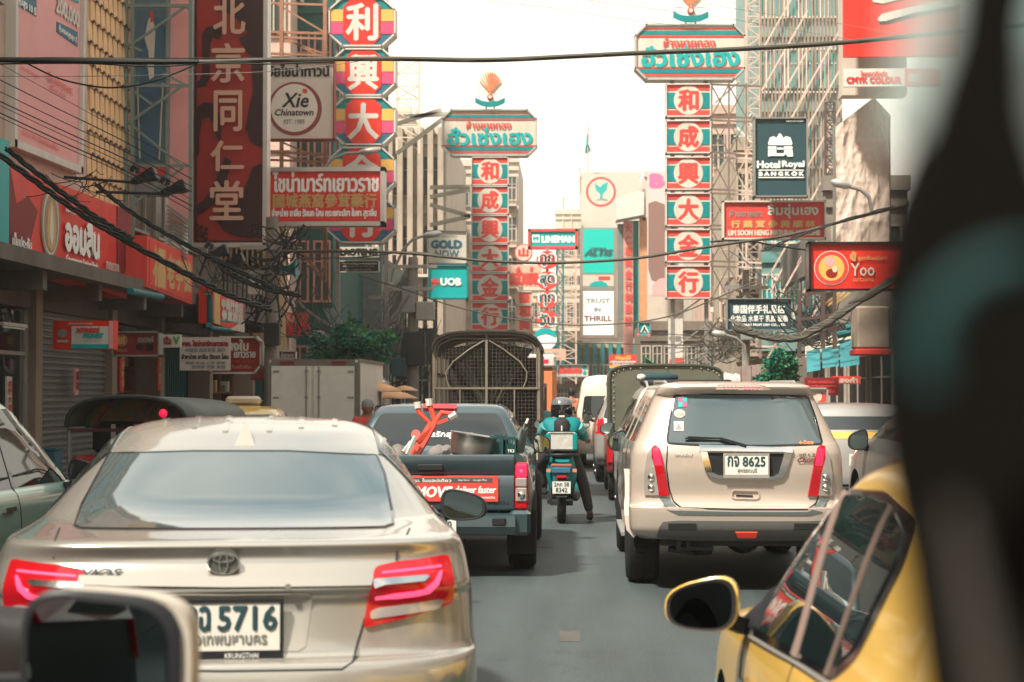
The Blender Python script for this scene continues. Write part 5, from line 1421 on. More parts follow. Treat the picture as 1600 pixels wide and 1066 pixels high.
    q = c.px(1062, 647); c.decal('sticker', [(q.x+.045*math.cos(a*math.pi/9), q.z+.034*math.sin(a*math.pi/9)) for a in range(18)], mat('pink sticker', (.6,.42,.36), .5), off=.009)
    c.text_px('VSK', 1055, 644, 1069, 650, 'grey', lift=.016)
    c.decal('sticker', c.rpoly([(1053, 659), (1068, 659), (1068, 674), (1053, 674)]), 'offwhite', off=.009)
    c.decal('sticker', c.rpoly([(1060.5, 661), (1066, 672), (1055, 672)]), 'grey', off=.012)
    c.text_px('6-ดีเซล', 1249, 688, 1270, 694, mat('orange sticker', (.7,.25,.08), .5), .001, lift=.012)
    # side windows, doors
    sw = [(.55, 1.20), (.62, 1.5), (.72, 1.56), (2.6, 1.58), (2.95, 1.50), (3.6, 1.22), (3.6, 1.18)]
    for ax in ('left', 'right'):
        c.decal('side_window', rnd(sw, .05), 'glass', axis=ax, off=.004)
        for y in (1.35, 2.3): c.strip('window_pillar', [(y, 1.19), (y, 1.57)], .05, 'pearl', axis=ax, off=.01)
        for y in (1.38, 2.32): c.strip('door_seam', [(y, 1.17), (y, .55)], .007, 'plastic', axis=ax)
        c.strip('arch_flare', [(.95+.5*math.cos(a), .43+.5*math.sin(a)) for a in [i*math.pi/10 for i in range(11)]], .05, 'pearl', axis=ax, off=.03, thick=.04)
        c.decal('door_handle', [(1.5, 1.08), (1.68, 1.08), (1.68, 1.11), (1.5, 1.11)], 'chrome', axis=ax, off=.03, thick=.03)
    c.wing_mirror(-.88, 3.35, 1.125, 'plastic', .20, .20, 'dimmirror', stalk=-.02)
    c.wing_mirror(.88, 3.35, 1.125, 'plastic', .20, .20, 'dimmirror', stalk=-.02)
    for sx in (-1, 1):
        MB().tube([(sx*.54, .75, 1.68), (sx*.55, .95, 1.70), (sx*.55, 2.6, 1.71), (sx*.54, 2.8, 1.68)], .015, 6).build('roof_rail', 'alu', c.root, smooth=40)
        MB().box((sx*.85-.05, 1.6, .33), (sx*.85+.05, 3.2, .36)).build('side_step', 'grey', c.root)
    for x in (-.745, .745):
        c.wheel(x, .95, .385, .27); c.wheel(x, 3.8, .385, .27)
    ub = MB().box((-.62, .25, .36), (.62, 4.2, .5)).tube([(-.55, .4, .33), (-.35, .4, .30), (-.2, .5, .30)], .035)
    ub.box((-.50, .15, .33), (-.46, .25, .45)).box((-.42, .15, .33), (-.39, .25, .45)).box((-.5, .18, .33), (-.2, .25, .36))
    ub.lathe([(.13, -.12), (.17, 0), (.13, .12)], (.12, 1.0, .40), 'y', 16).box((-.75, .9, .37), (.75, 1.0, .45))
    ub.build('underbody', 'darkmetal', c.root)
    return c
mu7()

# ------------------------------------------------------------------ blue-grey pickup with an open bed
def dmax():
    k = [(.42, 1.62, 4.9, .86, .08, .8), (.60, 1.60, 5.0, .90, .08, .8), (.95, 1.60, 4.9, .90, .08, .9), (1.04, 1.62, 4.3, .87, .1, .7), (1.08, 1.64, 4.05, .84, .12, .5),
         (1.40, 1.86, 3.3, .665, .12, .4), (1.44, 1.92, 3.2, .64, .15, .4), (1.485, 2.05, 3.05, .56, .15, .3), (1.50, 2.2, 2.9, .4, .1, .1)]
    c = Car('pickup', 'dark blue grey pickup with an orange banner on its tailgate and an open bed', 'pickup',
            (-1.27, 15.0, 0), 0.0, k, 'bluegrey', sub=5, n=5.5, arches=(4.0,), archr=.4, smooth=50)
    r = c.root
    g = [(-.72, 1.10), (.72, 1.10), (.70, 1.14), (.60, 1.36), (.55, 1.405), (-.55, 1.405), (-.60, 1.36), (-.70, 1.14)]
    c.decal('rear_window', rnd(g, .04), 'glass', off=.005)
    c.text('การรักสุขภาพ', -.16, 1.165, .33, 1.235, 'white', .002, lift=.012)
    c.decal('sticker', [(-.22+.045*math.cos(a*math.pi/8), 1.2+.045*math.sin(a*math.pi/8)) for a in range(16)], 'coral', off=.008)
    lp = c.decal('high_brake_lamp', rnd([(-.17, 1.432), (.165, 1.428), (.165, 1.468), (-.17, 1.468)], .02), 'lampred', off=.03, thick=.04)
    for i in range(6):
        h, _ = c.hit((-.05+i*.022, -4, 1.45), (0, 1, 0))
        MB().cbox((h.x, h.y-.035, h.z), (.014, .006, .014)).build('led_dot', 'led', lp)
    for sx in (-1, 1): c.strip('roof_gutter', [(sx*.57, 2.1), (sx*.55, 3.0)], .02, 'plastic', axis='top', off=.006)
    c.wing_mirror(.97, 3.6, 1.06, 'plastic', .19, .2, 'mirror', stalk=0); c.wing_mirror(-.97, 3.6, 1.06, 'plastic', .19, .2, 'mirror', stalk=0)
    sw = [(1.95, 1.10), (2.05, 1.38), (2.9, 1.42), (3.6, 1.12)]
    for ax in ('left', 'right'): c.decal('side_window', rnd(sw, .05), 'glass', axis=ax)
    # bed sides with a swelling flank, inner wall, floor
    for sx in (-1, 1):
        prof = [(.44, .89), (.55, .925), (.70, .95), (.80, .945), (.90, .925), (.97, .91), (1.05, .895), (1.075, .86), (1.075, .80), (1.03, .78), (.60, .78)]
        mb = MB(); vs = []; fs = []
        ys = [(.10, -.035), (.16, -.012), (.3, 0), (.6, 0), (1.0, 0), (1.5, 0), (1.60, -.01)]
        for y, dx in ys:
            for z, x in prof:
                d = ((y-.98)/.46)**2 + ((z-.42)/.46)**2
                zz = z
                if z < .8 and abs(y-.98) < .42:
                    zz = max(z, .40+math.sqrt(max(0, .44**2-(y-.98)**2)))
                vs.append((sx*(x+dx*(1 if x > .8 else 0)), y, min(zz, max(z, 1.0))))
        n = len(prof)
        for i in range(len(ys)-1):
            for j in range(n-1): fs.append((i*n+j, i*n+j+1, (i+1)*n+j+1, (i+1)*n+j))
        fs.append(tuple(range(n))); fs.append(tuple(range(len(ys)*n-1, (len(ys)-1)*n-1, -1)))
        mb.add(vs, fs).build('bed_side', 'bluegrey', r, smooth=35)
    MB().box((-.78, .1, .60), (.78, 1.6, .64)).build('bed_floor', 'darkmetal', r)
    # tailgate: pressed panel with a shadow step
    tg = [(-.785, .585), (.785, .585), (.785, 1.055), (-.785, 1.055)]
    mb = MB()
    prof = [(.06, .585), (.045, .60), (.04, .80), (.05, .86), (.065, .885), (.05, .92), (.03, .97), (.025, 1.03), (.03, 1.055), (.06, 1.068), (.10, 1.06), (.10, .585)]
    mb.prismx(prof, -.783, .783).build('tailgate', 'bluegrey', r, smooth=30)
    MB().rbox((-.05, .018, .93), (.17, .05, .985), .008).build('tailgate_handle', 'plastic', r)
    MB().box((-.36, .028, .662), (.648, .042, .882)).build('banner', 'coral', r)
    fr = lambda y: (lambda u, v, l: Vector((u, y-l, v)))
    MB().box((-.36, .0265, .826), (.60, .0275, .866)).build('banner_strip', mat('dark strip print', (.08,.075,.06), .6), r)
    text_mb('ส่งของ 24 ชม. ในแอปเดียว', fr(.026), -.34, .83, .24, .862, .001, .0).build('lettering', 'white', r, recalc=False)
    text_mb('App Store', fr(.026), .30, .838, .40, .856, .0, .0).build('lettering', 'white', r, recalc=False)
    text_mb('Google Play', fr(.026), .43, .838, .55, .856, .0, .0).build('lettering', 'white', r, recalc=False)
    text_mb('LALAMOVE', fr(.027), -.34, .70, .25, .79, .006, .0, .2).build('lettering', 'white', r, recalc=False)
    text_mb('deliver faster', fr(.027), .275, .735, .63, .795, .003, .0, .2).build('lettering', 'white', r, recalc=False)
    text_mb('ส่งด่วน ทุกที่ ตลอดวัน', fr(.027), .31, .682, .62, .71, .001, .0, .0).build('lettering', 'white', r, recalc=False)
    text_mb('D-MAX', fr(.038), .63, .645, .74, .665, .001, .0, .0).build('lettering', 'chrome', r, recalc=False)
    for sx in (-1, 1):
        mb = MB().rbox((sx*.85-.06, .045, .595), (sx*.85+.06, .16, 1.0), .015)
        lp = mb.build('tail_lamp', 'lampred', r, smooth=30)
        MB().rbox((sx*.85-.05, .03, .875), (sx*.85+.05, .05, .985), .01).build('brake_light', 'lampglow', lp)
        MB().lathe([(.016, 0), (.004, -.01)], (sx*.85, .03, .925), 'y', 10).build('bulb', 'led', lp)
        MB().rbox((sx*.85-.05, .03, .79), (sx*.85+.05, .05, .868), .01).build('indicator_lens', 'lampclear', lp)
        MB().rbox((sx*.85-.05, .03, .66), (sx*.85+.05, .05, .782), .01).build('reverse_lens', 'lampclear', lp)
        MB().lathe([(.034, 0), (.028, -.01), (.008, -.018)], (sx*.85, .03, .72), 'y', 14).build('bulb', 'chrome', lp, smooth=60)
    # rear bumper
    prof = [(.02, .56), (-.05, .53), (-.06, .45), (-.03, .38), (.12, .36), (.2, .56)]
    MB().prismx(prof, -.72, .80).build('rear_bumper', 'bluegrey', r, smooth=30)
    for sx in (-1, 1):
        MB().rbox((sx*.84-.10, -.01, .37), (sx*.84+.09, .3, .585), .03).build('bumper_corner', 'bluegrey', r, smooth=30)
    MB().rbox((.60, -.075, .46), (.72, -.05, .53), .01).build('bumper_step', 'plastic', r)
    pb = MB().box((-.06, -.075, .40), (.29, -.062, .515)).build('licence_plate', 'plate', r)
    text_mb('ฒห 4170', fr(-.0765), -.02, .44, .25, .50, .002, 0).build('lettering', 'navy', pb, recalc=False)
    for x in (-.835, .835):
        c.wheel(x, .98, .37, .25); c.wheel(x, 4.0, .37, .25)
        MB().box((x-.13, .55, .16), (x+.13, .57, .55)).build('mud_flap', 'rubber', r)
    ub = MB().box((-.45, .2, .38), (-.35, 4.4, .5)).box((.35, .2, .38), (.45, 4.4, .5)).box((-.8, .93, .34), (.8, 1.03, .42))
    ub.lathe([(.1, -.1), (.15, 0), (.1, .1)], (0, .98, .38), 'y', 14).tube([(.2, .3, .3), (.35, .15, .3)], .03).box((-.6, 1.2, .4), (.6, 1.8, .58))
    ub.build('underbody', 'darkmetal', r)
    return c
dm = dmax()
BED = Vector((-1.27, 15.0, 0))
# load in the bed: orange red barrow handles, steel bowl, crates, furled umbrellas
def D(px, py, y): return P(px, py, 15.0+y)
b = D(655, 709, .5)
t = empty('barrow_frame', (b.x, b.y, .64), 'bright orange red bent steel frame with pale rubber grips standing in the pickup bed', 'cart frame')
T = lambda p: p
mb = MB()
for (x0, x1, x2, e0) in ((640, 672, 655, (652, 630)), (650, 680, 676, (668, 626)), (644, 678, 690, (712, 648))):
    pts = [D(x0, 716, .5), D((x0+x1)//2, 690, .55), D(x1, 662, .6), D(x2, 645, .62), D(*e0, .62)]
    mb.tube(pts, .025, 8)
mb.bar(D(652, 690, .52), D(680, 664, .6), .04).bar(D(668, 667, .6), D(700, 655, .6), .03)
mb.build('frame', mat('orange red enamel', (.62, .06, .03), .35, coat=.4), t, smooth=40, origin=t.location)
mb = MB()
for a, e in (((653.5, 638), (652, 628)), ((671, 634), (670, 623)), ((702, 653), (713, 647))): mb.tube([D(*a, .62), D(*e, .62)], .033, 8)
mb.build('grip', 'offwhite', t, smooth=40, origin=t.location)
mb = MB().bar(D(636, 710, .4), D(649, 682, .45), .03).bar(D(630, 706, .4), D(642, 690, .45), .02)
mb.build('pale_rod', 'offwhite', t, origin=t.location)
bw = D(735, 709, .5)
o = MB().lathe([(.16, 0), (.19, .02), (.20, .12), (.205, .19), (.215, .20), (.215, .208), (.195, .20), (.185, .03)], (0,0,0), 'z', 36).build('steel_bowl', mat('brushed stainless steel', (.58,.54,.49), .38, 1.0), None, smooth=50)
o.location = (bw.x, bw.y, 1.03); o.rotation_euler = (0, R(9), 0)
tag(o, 'large round stainless steel bowl tilted on the load in the pickup bed', 'bowl')
m_crate = mat('dark green crate plastic', (.012, .06, .06), .5)
for (a, b_, lb) in (((767, 681), (788, 710), 'dark green plastic crate with an open handle slot standing beside the steel bowl'), ((788, 684), (808, 712), 'dark green crate at the tailgate corner with a pale number on its side')):
    p0, p1 = D(a[0], b_[1], .45), D(b_[0], a[1], .45)
    rt = empty('crate', (p0.x, p0.y, p0.z), lb, 'crate')
    w, h = p1.x-p0.x, p1.z-p0.z
    mb = MB()
    for y in (0, .32):
        mb.box((0, y, 0), (w, y+.012, h*.62)).box((0, y, h*.62), (w*.2, y+.012, h*.9)).box((w*.8, y, h*.62), (w, y+.012, h*.9)).box((-.008, y-.006, h*.88), (w+.008, y+.018, h))
        for i in range(4): mb.box((w*(.1+.25*i), y-.006, 0), (w*(.1+.25*i)+.008, y, h*.9))
    for x in (0, w-.012): mb.box((x, 0, 0), (x+.012, .32, h))
    mb.build('crate_shell', m_crate, rt)
text_mb('TK2', lambda u, v, l: Vector((rt.location.x+u, rt.location.y-.008-l, rt.location.z+v)), .03, .03, .09, .055, .001).build('lettering', 'white', rt, recalc=False, origin=rt.location)
rt = empty('furled_umbrella', D(806, 711, .6), 'furled grey market umbrellas leaning out of the pickup bed corner', 'umbrella')
mb = MB()
for i, (a, b_) in enumerate((((804, 712), (815, 668)), ((808, 712), (820, 662)), ((812, 712), (824, 668)), ((800, 712), (812, 676)))):
    q0, q1 = D(*a, .5+.04*i), D(*b_, .55+.04*i)
    mb.tube([q0, q0.lerp(q1, .2), q0.lerp(q1, .7), q1], [.012, .032, .022, .008], 7)
mb.build('cloth', mat('grey green umbrella cloth', (.10, .12, .105), .8, bump=.4), rt, smooth=40, origin=rt.location)
mb = MB().tube([D(822, 662, .55), D(825.5, 654, .55)], .012, 6); mb.build('tip', 'offwhite', rt, origin=rt.location)
mb = MB()
for i in range(14):
    a = random.uniform(-.5, .6); y = random.uniform(.3, 1.3)
    mb.lathe([(.02, 0), (.09, .03), (.1, .08), (.06, .13), (.01, .15)], (BED.x+a, BED.y+y, .96+random.uniform(-.04,.02)), 'z', 7)
o = mb.build('cargo_sack', mat('dusty bundled sacks', (.22,.2,.18), .8, wear=.5, bump=.4), None, smooth=60); tag(o, 'heap of dusty sacks and bags piled under the bowl in the pickup bed', 'sacks')
def generic(kind, label, loc, rz, m, cat='car', L=4.5, scale=1.0, lamps=True, rails=False, mirrors=True, hw=.88, name=None, glassm='glass', lit=False, h=None, arch=True, nr=10):
    "family of plainer cars: suv, hatch, sedan, van"
    s = scale
    if kind == 'suv':
        H = h or 1.72
        k = [(.34,.10,L-.1,hw*.93,.3,.6),(.5,.0,L,hw,.3,.7),(.75,.02,L,hw,.3,.8),(1.0,.06,L-.3,hw*.985,.3,.9),(1.12,.10,L-1.15,hw*.95,.32,.6),(1.14,.11,L-1.2,hw*.94,.32,.6),
             (H-.16,.36,L-2.0,hw*.76,.3,.5),(H-.08,.42,L-2.15,hw*.70,.3,.4),(H-.02,.6,L-2.4,hw*.55,.2,.3),(H,.8,L-2.7,hw*.3,.1,.1)]
        glass_ = [(-hw*.82,1.15),(hw*.82,1.15),(hw*.70,H-.17),(-hw*.70,H-.17)]
        side = [(.45,1.15),(.6,H-.19),(L-2.25,H-.17),(L-1.4,1.17)]
        lamp = [(hw*.78,.86),(hw*.99,.90),(hw*.95,1.22),(hw*.80,1.15)]
        ym, zm, r = L-1.6, 1.14, .37
    elif kind == 'van':
        H = h or 1.98
        k = [(.30,.05,L-.1,hw*.95,.2,.5),(.45,.0,L,hw,.2,.5),(.9,.02,L-.05,hw,.2,.6),(1.1,.03,L-.3,hw*.99,.2,.5),(1.55,.10,L-.85,hw*.90,.22,.4),(H-.18,.16,L-1.2,hw*.85,.22,.35),(H-.05,.24,L-1.4,hw*.76,.2,.3),(H,.45,L-1.7,hw*.5,.1,.1)]
        glass_ = [(-hw*.86,1.08),(hw*.86,1.08),(hw*.80,1.55),(-hw*.80,1.55)]
        side = [(.35,1.1),(.42,1.55),(L-1.2,1.55),(L-.75,1.1)]
        lamp = [(hw*.90,.72),(hw*1.0,.72),(hw*.98,1.08),(hw*.90,1.08)]
        ym, zm, r = L-.85, 1.2, .34
    else:
        H = h or 1.46
        tr = .55 if kind == 'sedan' else .12
        k = [(.22,.12,L-.1,hw*.94,.4,.7),(.42,.02,L,hw,.4,.8),(.65,.0,L,hw,.4,.85),(.88,.06,L-.35,hw*.985,.42,.9),(.96,.10,L-1.0,hw*.96,.45,.7),(.99,tr,L-1.15,hw*.93,.45,.5),
             (1.0,tr+.03,L-1.2,hw*.925,.45,.5),(H-.12,tr+.55,L-1.95,hw*.73,.4,.4),(H-.05,tr+.75,L-2.1,hw*.64,.35,.3),(H-.01,tr+1.0,L-2.3,hw*.45,.2,.2),(H,tr+1.15,L-2.5,hw*.2,.1,.1)]
        glass_ = [(-hw*.82,1.01),(hw*.82,1.01),(hw*.68,H-.13),(-hw*.68,H-.13)]
        side = [(tr+.35,1.0),(tr+.8,H-.13),(L-2.15,H-.12),(L-1.3,1.0)]
        lamp = [(hw*.70,.70),(hw*.97,.72),(hw*.95,.93),(hw*.68,.90)]
        ym, zm, r = L-1.55, 1.0, .32
    c = Car(name or {'suv':'suv','van':'van','sedan':'sedan','hatch':'hatchback'}[kind], label, cat, loc, rz, k, m, sub=3, n=3.6, nr=nr, ns=10,
            arches=(.9, L-.95) if arch else (), archr=r+.05, smooth=50, archw=.26)
    c.decal('rear_window', rnd(glass_, .06), glassm, off=.004, grid=.12)
    for ax in ('left', 'right'):
        c.decal('side_window', rnd(side, .06), glassm, axis=ax, off=.004, grid=.12)
        y = side[1][0] + (side[2][0]-side[1][0])*.5
        c.strip('window_pillar', [(y, side[0][1]), (y, side[1][1])], .05, 'gloss', axis=ax, off=.008)
        c.strip('door_seam', [(y, side[0][1]), (y, .45)], .007, 'plastic', axis=ax)
        c.decal('door_handle', [(y-.3, side[0][1]-.14), (y-.12, side[0][1]-.14), (y-.12, side[0][1]-.11), (y-.3, side[0][1]-.11)], 'chrome', axis=ax, off=.025, thick=.03)
    for mir in (False, True):
        c.decal('tail_lamp', rnd(lamp, .03), 'lampglow' if lit else 'lampred', off=.012, thick=.02, grid=.08, mirror=mir)
    c.decal('bumper_insert', [(-hw*.6,.38),(hw*.6,.38),(hw*.65,.48),(-hw*.65,.48)], 'plastic', off=.008, grid=.15)
    plate(c, 0, .78 if kind != 'van' else .62, .34, .15, [('กท 3082', .08,.4,.92,.9,M['navy'],.002)])
    if mirrors:
        for sx in (-1, 1): c.wing_mirror(sx*(hw+.1), ym, zm, m if kind == 'sedan' else 'plastic', .2, .16, 'dimmirror', stalk=.03)
    for x in (-hw+.13, hw-.13):
        for y in (.9, L-.95): c.wheel(x, y, r, .21, seg=18)
    if rails:
        for sx in (-1, 1): MB().tube([(sx*hw*.62, .7, H-.05), (sx*hw*.63, .9, H+.02), (sx*hw*.63, L-2.5, H+.02), (sx*hw*.62, L-2.3, H-.05)], .016, 6).build('roof_rail', 'alu', c.root, smooth=40)
    return c

# low hatchback squeezed in ahead of the champagne sedan (only its mirror shows)
hb = generic('hatch', 'small car with a chrome edged door mirror wedged between the champagne sedan and the pickup', (-1.95, 10.35, 0), R(5), 'champ', L=3.8, hw=.80, h=1.40, mirrors=False)
hb.wing_mirror(.84, 2.25, 1.05, 'chrome', .215, .145, 'dimmirror', stalk=.0)
# white SUV behind the beige one, luggage on its roof
c = generic('suv', 'white SUV with dark luggage on its roof, behind the beige SUV and showing its flank', (1.46, 20.0, 0), R(.4), 'whitecar', cat='SUV', L=4.6, hw=.84, rails=True)
q = P(1015, 613, 21.2)
t = empty('roof_luggage', (1.5, 21.2, 1.72), 'dark bundle with a white bag end tied on the roof of the white SUV', 'luggage')
MB().rbox((-.62, 0, -.03), (.5, .5, .05), .03).build('board', 'plastic', t, smooth=30)
MB().lathe([(.02,-.28),(.05,-.24),(.065,-.1),(.06,.1),(.04,.22),(.02,.24)], (-.40,.25,.08), 'x', 10).build('dark_roll', mat('dark teal tarpaulin', (.02,.05,.055), .7, bump=.4), t, smooth=60)
MB().lathe([(.01,-.05),(.035,-.035),(.045,.01),(.03,.05),(.01,.06)], (-.62,.2,.08), 'x', 9).build('white_bag', 'offwhite', t, smooth=60)
# silver SUV further on, white van beyond
generic('suv', 'silver SUV beside the olive canvas truck ahead of the beige SUV', (1.30, 30.6, 0), 0, 'silver', cat='SUV', L=4.4, hw=.86, h=1.66, mirrors=True, nr=8)
v = generic('van', 'cream white passenger van with a dark rear window beyond the motorcycle rider', (1.06, 37.2, 0), 0, mat('cream van paint', (.58,.50,.39), .35, coat=.6), cat='van', L=5.2, hw=.93, h=2.0, nr=10)
v.text('บุญถาวร', -.28, 1.72, .28, 1.84, 'grey', .004, lift=.02)
# cars across on the right
generic('suv', 'silver grey car with a black mirror, half behind the blurred pillar', (3.84, 14.4, 0), R(-.5), 'silver', cat='car', L=4.7, hw=.9, h=1.62, mirrors=False).wing_mirror(-.98, 3.0, 1.13, 'plastic', .2, .2, 'dimmirror', stalk=.0)
c = generic('suv', 'silver pickup with a thin yellow stripe below its dark rear window', (3.62, 21.5, 0), 0, 'silver', cat='pickup', L=4.6, hw=.86, h=1.48, mirrors=False)
c.decal('yellow_panel', [(-.8,1.04),(.8,1.04),(.8,1.12),(-.8,1.12)], 'yellow', off=.006, grid=.2)
# pale mint car at the far left, its bonnet running behind the champagne sedan
c = generic('sedan', 'pale mint green hatchback with black door mirror at the left edge of the road', (-4.42, 9.2, 0), R(-3), 'mint', cat='car', L=4.25, hw=.86, h=1.62, mirrors=False)
c.wing_mirror(.90, 2.75, 1.05, 'plastic', .21, .17, 'dimmirror', stalk=-.02)
c.decal('mirror_base', [(2.55,.86),(2.75,.88),(2.8,.98),(2.6,.98)], 'plastic', axis='right', off=.02)

# ------------------------------------------------------------------ yellow taxi close on the right
def taxi():
    k = [(.20,.15,4.5,.80,.5,.8),(.40,.03,4.6,.87,.5,.9),(.62,.0,4.6,.88,.5,1.0),(.80,.05,4.45,.875,.5,1.1),(.88,.08,3.95,.86,.5,.9),(.93,.12,3.5,.845,.5,.7),(.96,.42,3.35,.83,.4,.6),
         (.985,.55,3.25,.82,.35,.55),(1.34,.70,2.55,.70,.32,.5),(1.41,.85,2.35,.655,.32,.45),(1.45,1.1,2.15,.55,.3,.3),(1.47,1.6,2.0,.35,.2,.2),(1.475,1.7,1.9,.2,.1,.1)]
    c = Car('taxi', 'yellow taxi with green lower body, dark side windows and a yellow door mirror, bottom right', 'taxi', (1.385, 2.15, 0), 0, k, 'yellow', sub=5, n=3.6, nr=16, ns=24, arches=(.95, 3.65), archr=.35, smooth=50)
    W_ = lambda pts: [(v.y, v.z) for v in (c.px(*p) for p in pts)]
    # whole glasshouse opening, black frame, then the panes
    sw = [(3.18, .90), (3.05, .885), (2.15, .945), (1.62, .975), (1.42, 1.06), (1.28, 1.27), (1.32, 1.345), (1.75, 1.38), (2.25, 1.36), (2.62, 1.245), (2.95, 1.05)]
    c.decal('window_frame', rnd(sw, .06), 'gloss', axis='left', off=.003, grid=.04)
    c.decal('side_window', rnd([(3.06, .912), (2.15, .965), (2.26, 1.335), (2.60, 1.232), (2.92, 1.045)], .03), 'taxiglass', axis='left', off=.008, grid=.05)
    c.decal('side_window', rnd([(2.09, .968), (1.68, .995), (1.605, 1.355), (1.78, 1.363), (2.19, 1.345)], .03), 'taxiglass', axis='left', off=.008, grid=.05)
    c.decal('quarter_window', rnd([(1.64, 1.0), (1.47, 1.07), (1.35, 1.26), (1.37, 1.315), (1.57, 1.35)], .03), 'taxiglass', axis='left', off=.008, grid=.05)
    for a, b in (((2.135, .955), (2.24, 1.35)), ((2.10, .955), (2.205, 1.35)), ((1.655, .985), (1.59, 1.355))):
        c.strip('window_pillar', [a, b], .0042, mat('dull pinkish trim', (.34,.24,.20), .35, .4), axis='left', off=.014, thick=.010)
    c.strip('waist_strip', [(3.05, .885), (2.15, .943), (1.62, .973)], .008, 'alu', axis='left', off=.010, thick=.010)
    c.decal('side_window', rnd([(3.0, .925), (1.56, .985), (1.22, 1.1), (1.25, 1.34), (1.72, 1.385), (2.25, 1.37), (2.6, 1.25)], .03), 'taxiglass', axis='right', off=.006)
    for y0 in ((3.0, .9),):
        c.strip('door_seam', [(3.02, .88), (3.12, .6), (3.05, .35)], .007, 'plastic', axis='left')
    c.strip('door_seam', [(2.1, .94), (2.08, .4)], .007, 'plastic', axis='left')
    c.decal('green_panel', [(-.0, .2), (4.55, .2), (4.55, .50), (3.9, .52), (.0, .52)], 'taxigreen', axis='left', off=.003, grid=.1)
    c.decal('bonnet_corner', [(3.85,.525),(4.58,.5),(4.58,.66),(4.25,.63)], 'taxigreen', axis='left', off=.004, grid=.08)
    # mirror
    wm_ = c.wing_mirror(-1.005, 2.9, .985, 'yellow', .215, .150, 'dimmirror', stalk=.01)
    wm_.rotation_euler = (R(-2), 0, R(-13))
    c.decal('mirror_base', rnd([(3.12, .90), (2.85, .92), (2.9, 1.02), (3.0, 1.02)], .02), 'plastic', axis='left', off=.02, thick=.03)
    c.decal('door_handle', rnd([(1.75, .80), (1.95, .79), (1.95, .83), (1.75, .84)], .01), 'chrome', axis='left', off=.03, thick=.03)
    c.decal('door_handle', rnd([(2.62, .76), (2.82, .75), (2.82, .79), (2.62, .80)], .01), 'chrome', axis='left', off=.03, thick=.03)
    c.decal('rear_window', rnd([(-.66, 1.0), (.66, 1.0), (.55, 1.34), (-.55, 1.34)], .05), 'glass')
    for mir in (False, True): c.decal('tail_lamp', rnd([(.5, .78), (.82, .8), (.84, .9), (.5, .88)], .03), 'lampred', off=.012, mirror=mir)
    for x in (-.75, .75):
        c.wheel(x, .95, .32, .21); c.wheel(x, 3.65, .32, .21)
    return c
taxi()

# ------------------------------------------------------------------ dark car on the left whose mirror is close to the camera
c = generic('suv', 'dark car cut off at lower left, holding the large cream backed door mirror', (-1.98, .45, 0), R(0), 'plastic', cat='car', L=4.6, hw=.86, h=1.5, mirrors=False)
mc = P(166, 1035, 2.6)
t = bpy.data.objects.new('door_mirror', None); COL.objects.link(t); t.parent = c.root; t.location = Vector((mc.x, mc.y, mc.z)) - Vector(c.root.location)
def rring(w, h, y, dx=0, dz=0, n=28, ex=.5):
    r_ = []
    for i in range(n):
        a = 2*math.pi*i/n; ca, sa = math.cos(a), math.sin(a)
        X = math.copysign(abs(ca)**ex, ca)*w/2
        r_.append((X+dx, y, math.copysign(abs(sa)**ex, sa)*h/2*(1-.10*X/(w/2))+dz))
    return r_
def rstack(lv):
    vs = []; fs = []
    for l in lv: vs += rring(*l)
    n = 28
    for i in range(len(lv)-1):
        for k in range(n): fs.append((i*n+k, i*n+(k+1)%n, (i+1)*n+(k+1)%n, (i+1)*n+k))
    fs.append(tuple(range(n))); fs.append(tuple(range(len(lv)*n-1, (len(lv)-1)*n-1, -1)))
    return MB().add(vs, fs)
rstack([(.245,.212,.004,.006), (.250,.216,.015,.007), (.250,.216,.05,.007), (.20,.17,.12,.0), (.08,.07,.14)]).build('shell', mat('dull cream mirror shell', (.40,.36,.30), .4), t, smooth=50)
rstack([(.225,.20,-.008,-.012), (.243,.213,-.004,-.008), (.243,.213,.02,-.008)]).build('bezel', 'plastic', t, smooth=30)
rstack([(.212,.186,-.012,-.012), (.212,.186,-.006,-.012)]).build('mirror_glass', 'dimmirror', t)
MB().lathe([(.001,-.014),(.02,-.012),(.026,-.008),(.026,-.002)], (.055, -.006, -.06), 'y', 20).build('blind_spot_mirror', 'mirror', t, smooth=60)
MB().box((-.26, .03, -.09), (-.10, .08, -.03)).build('arm', 'plastic', t)

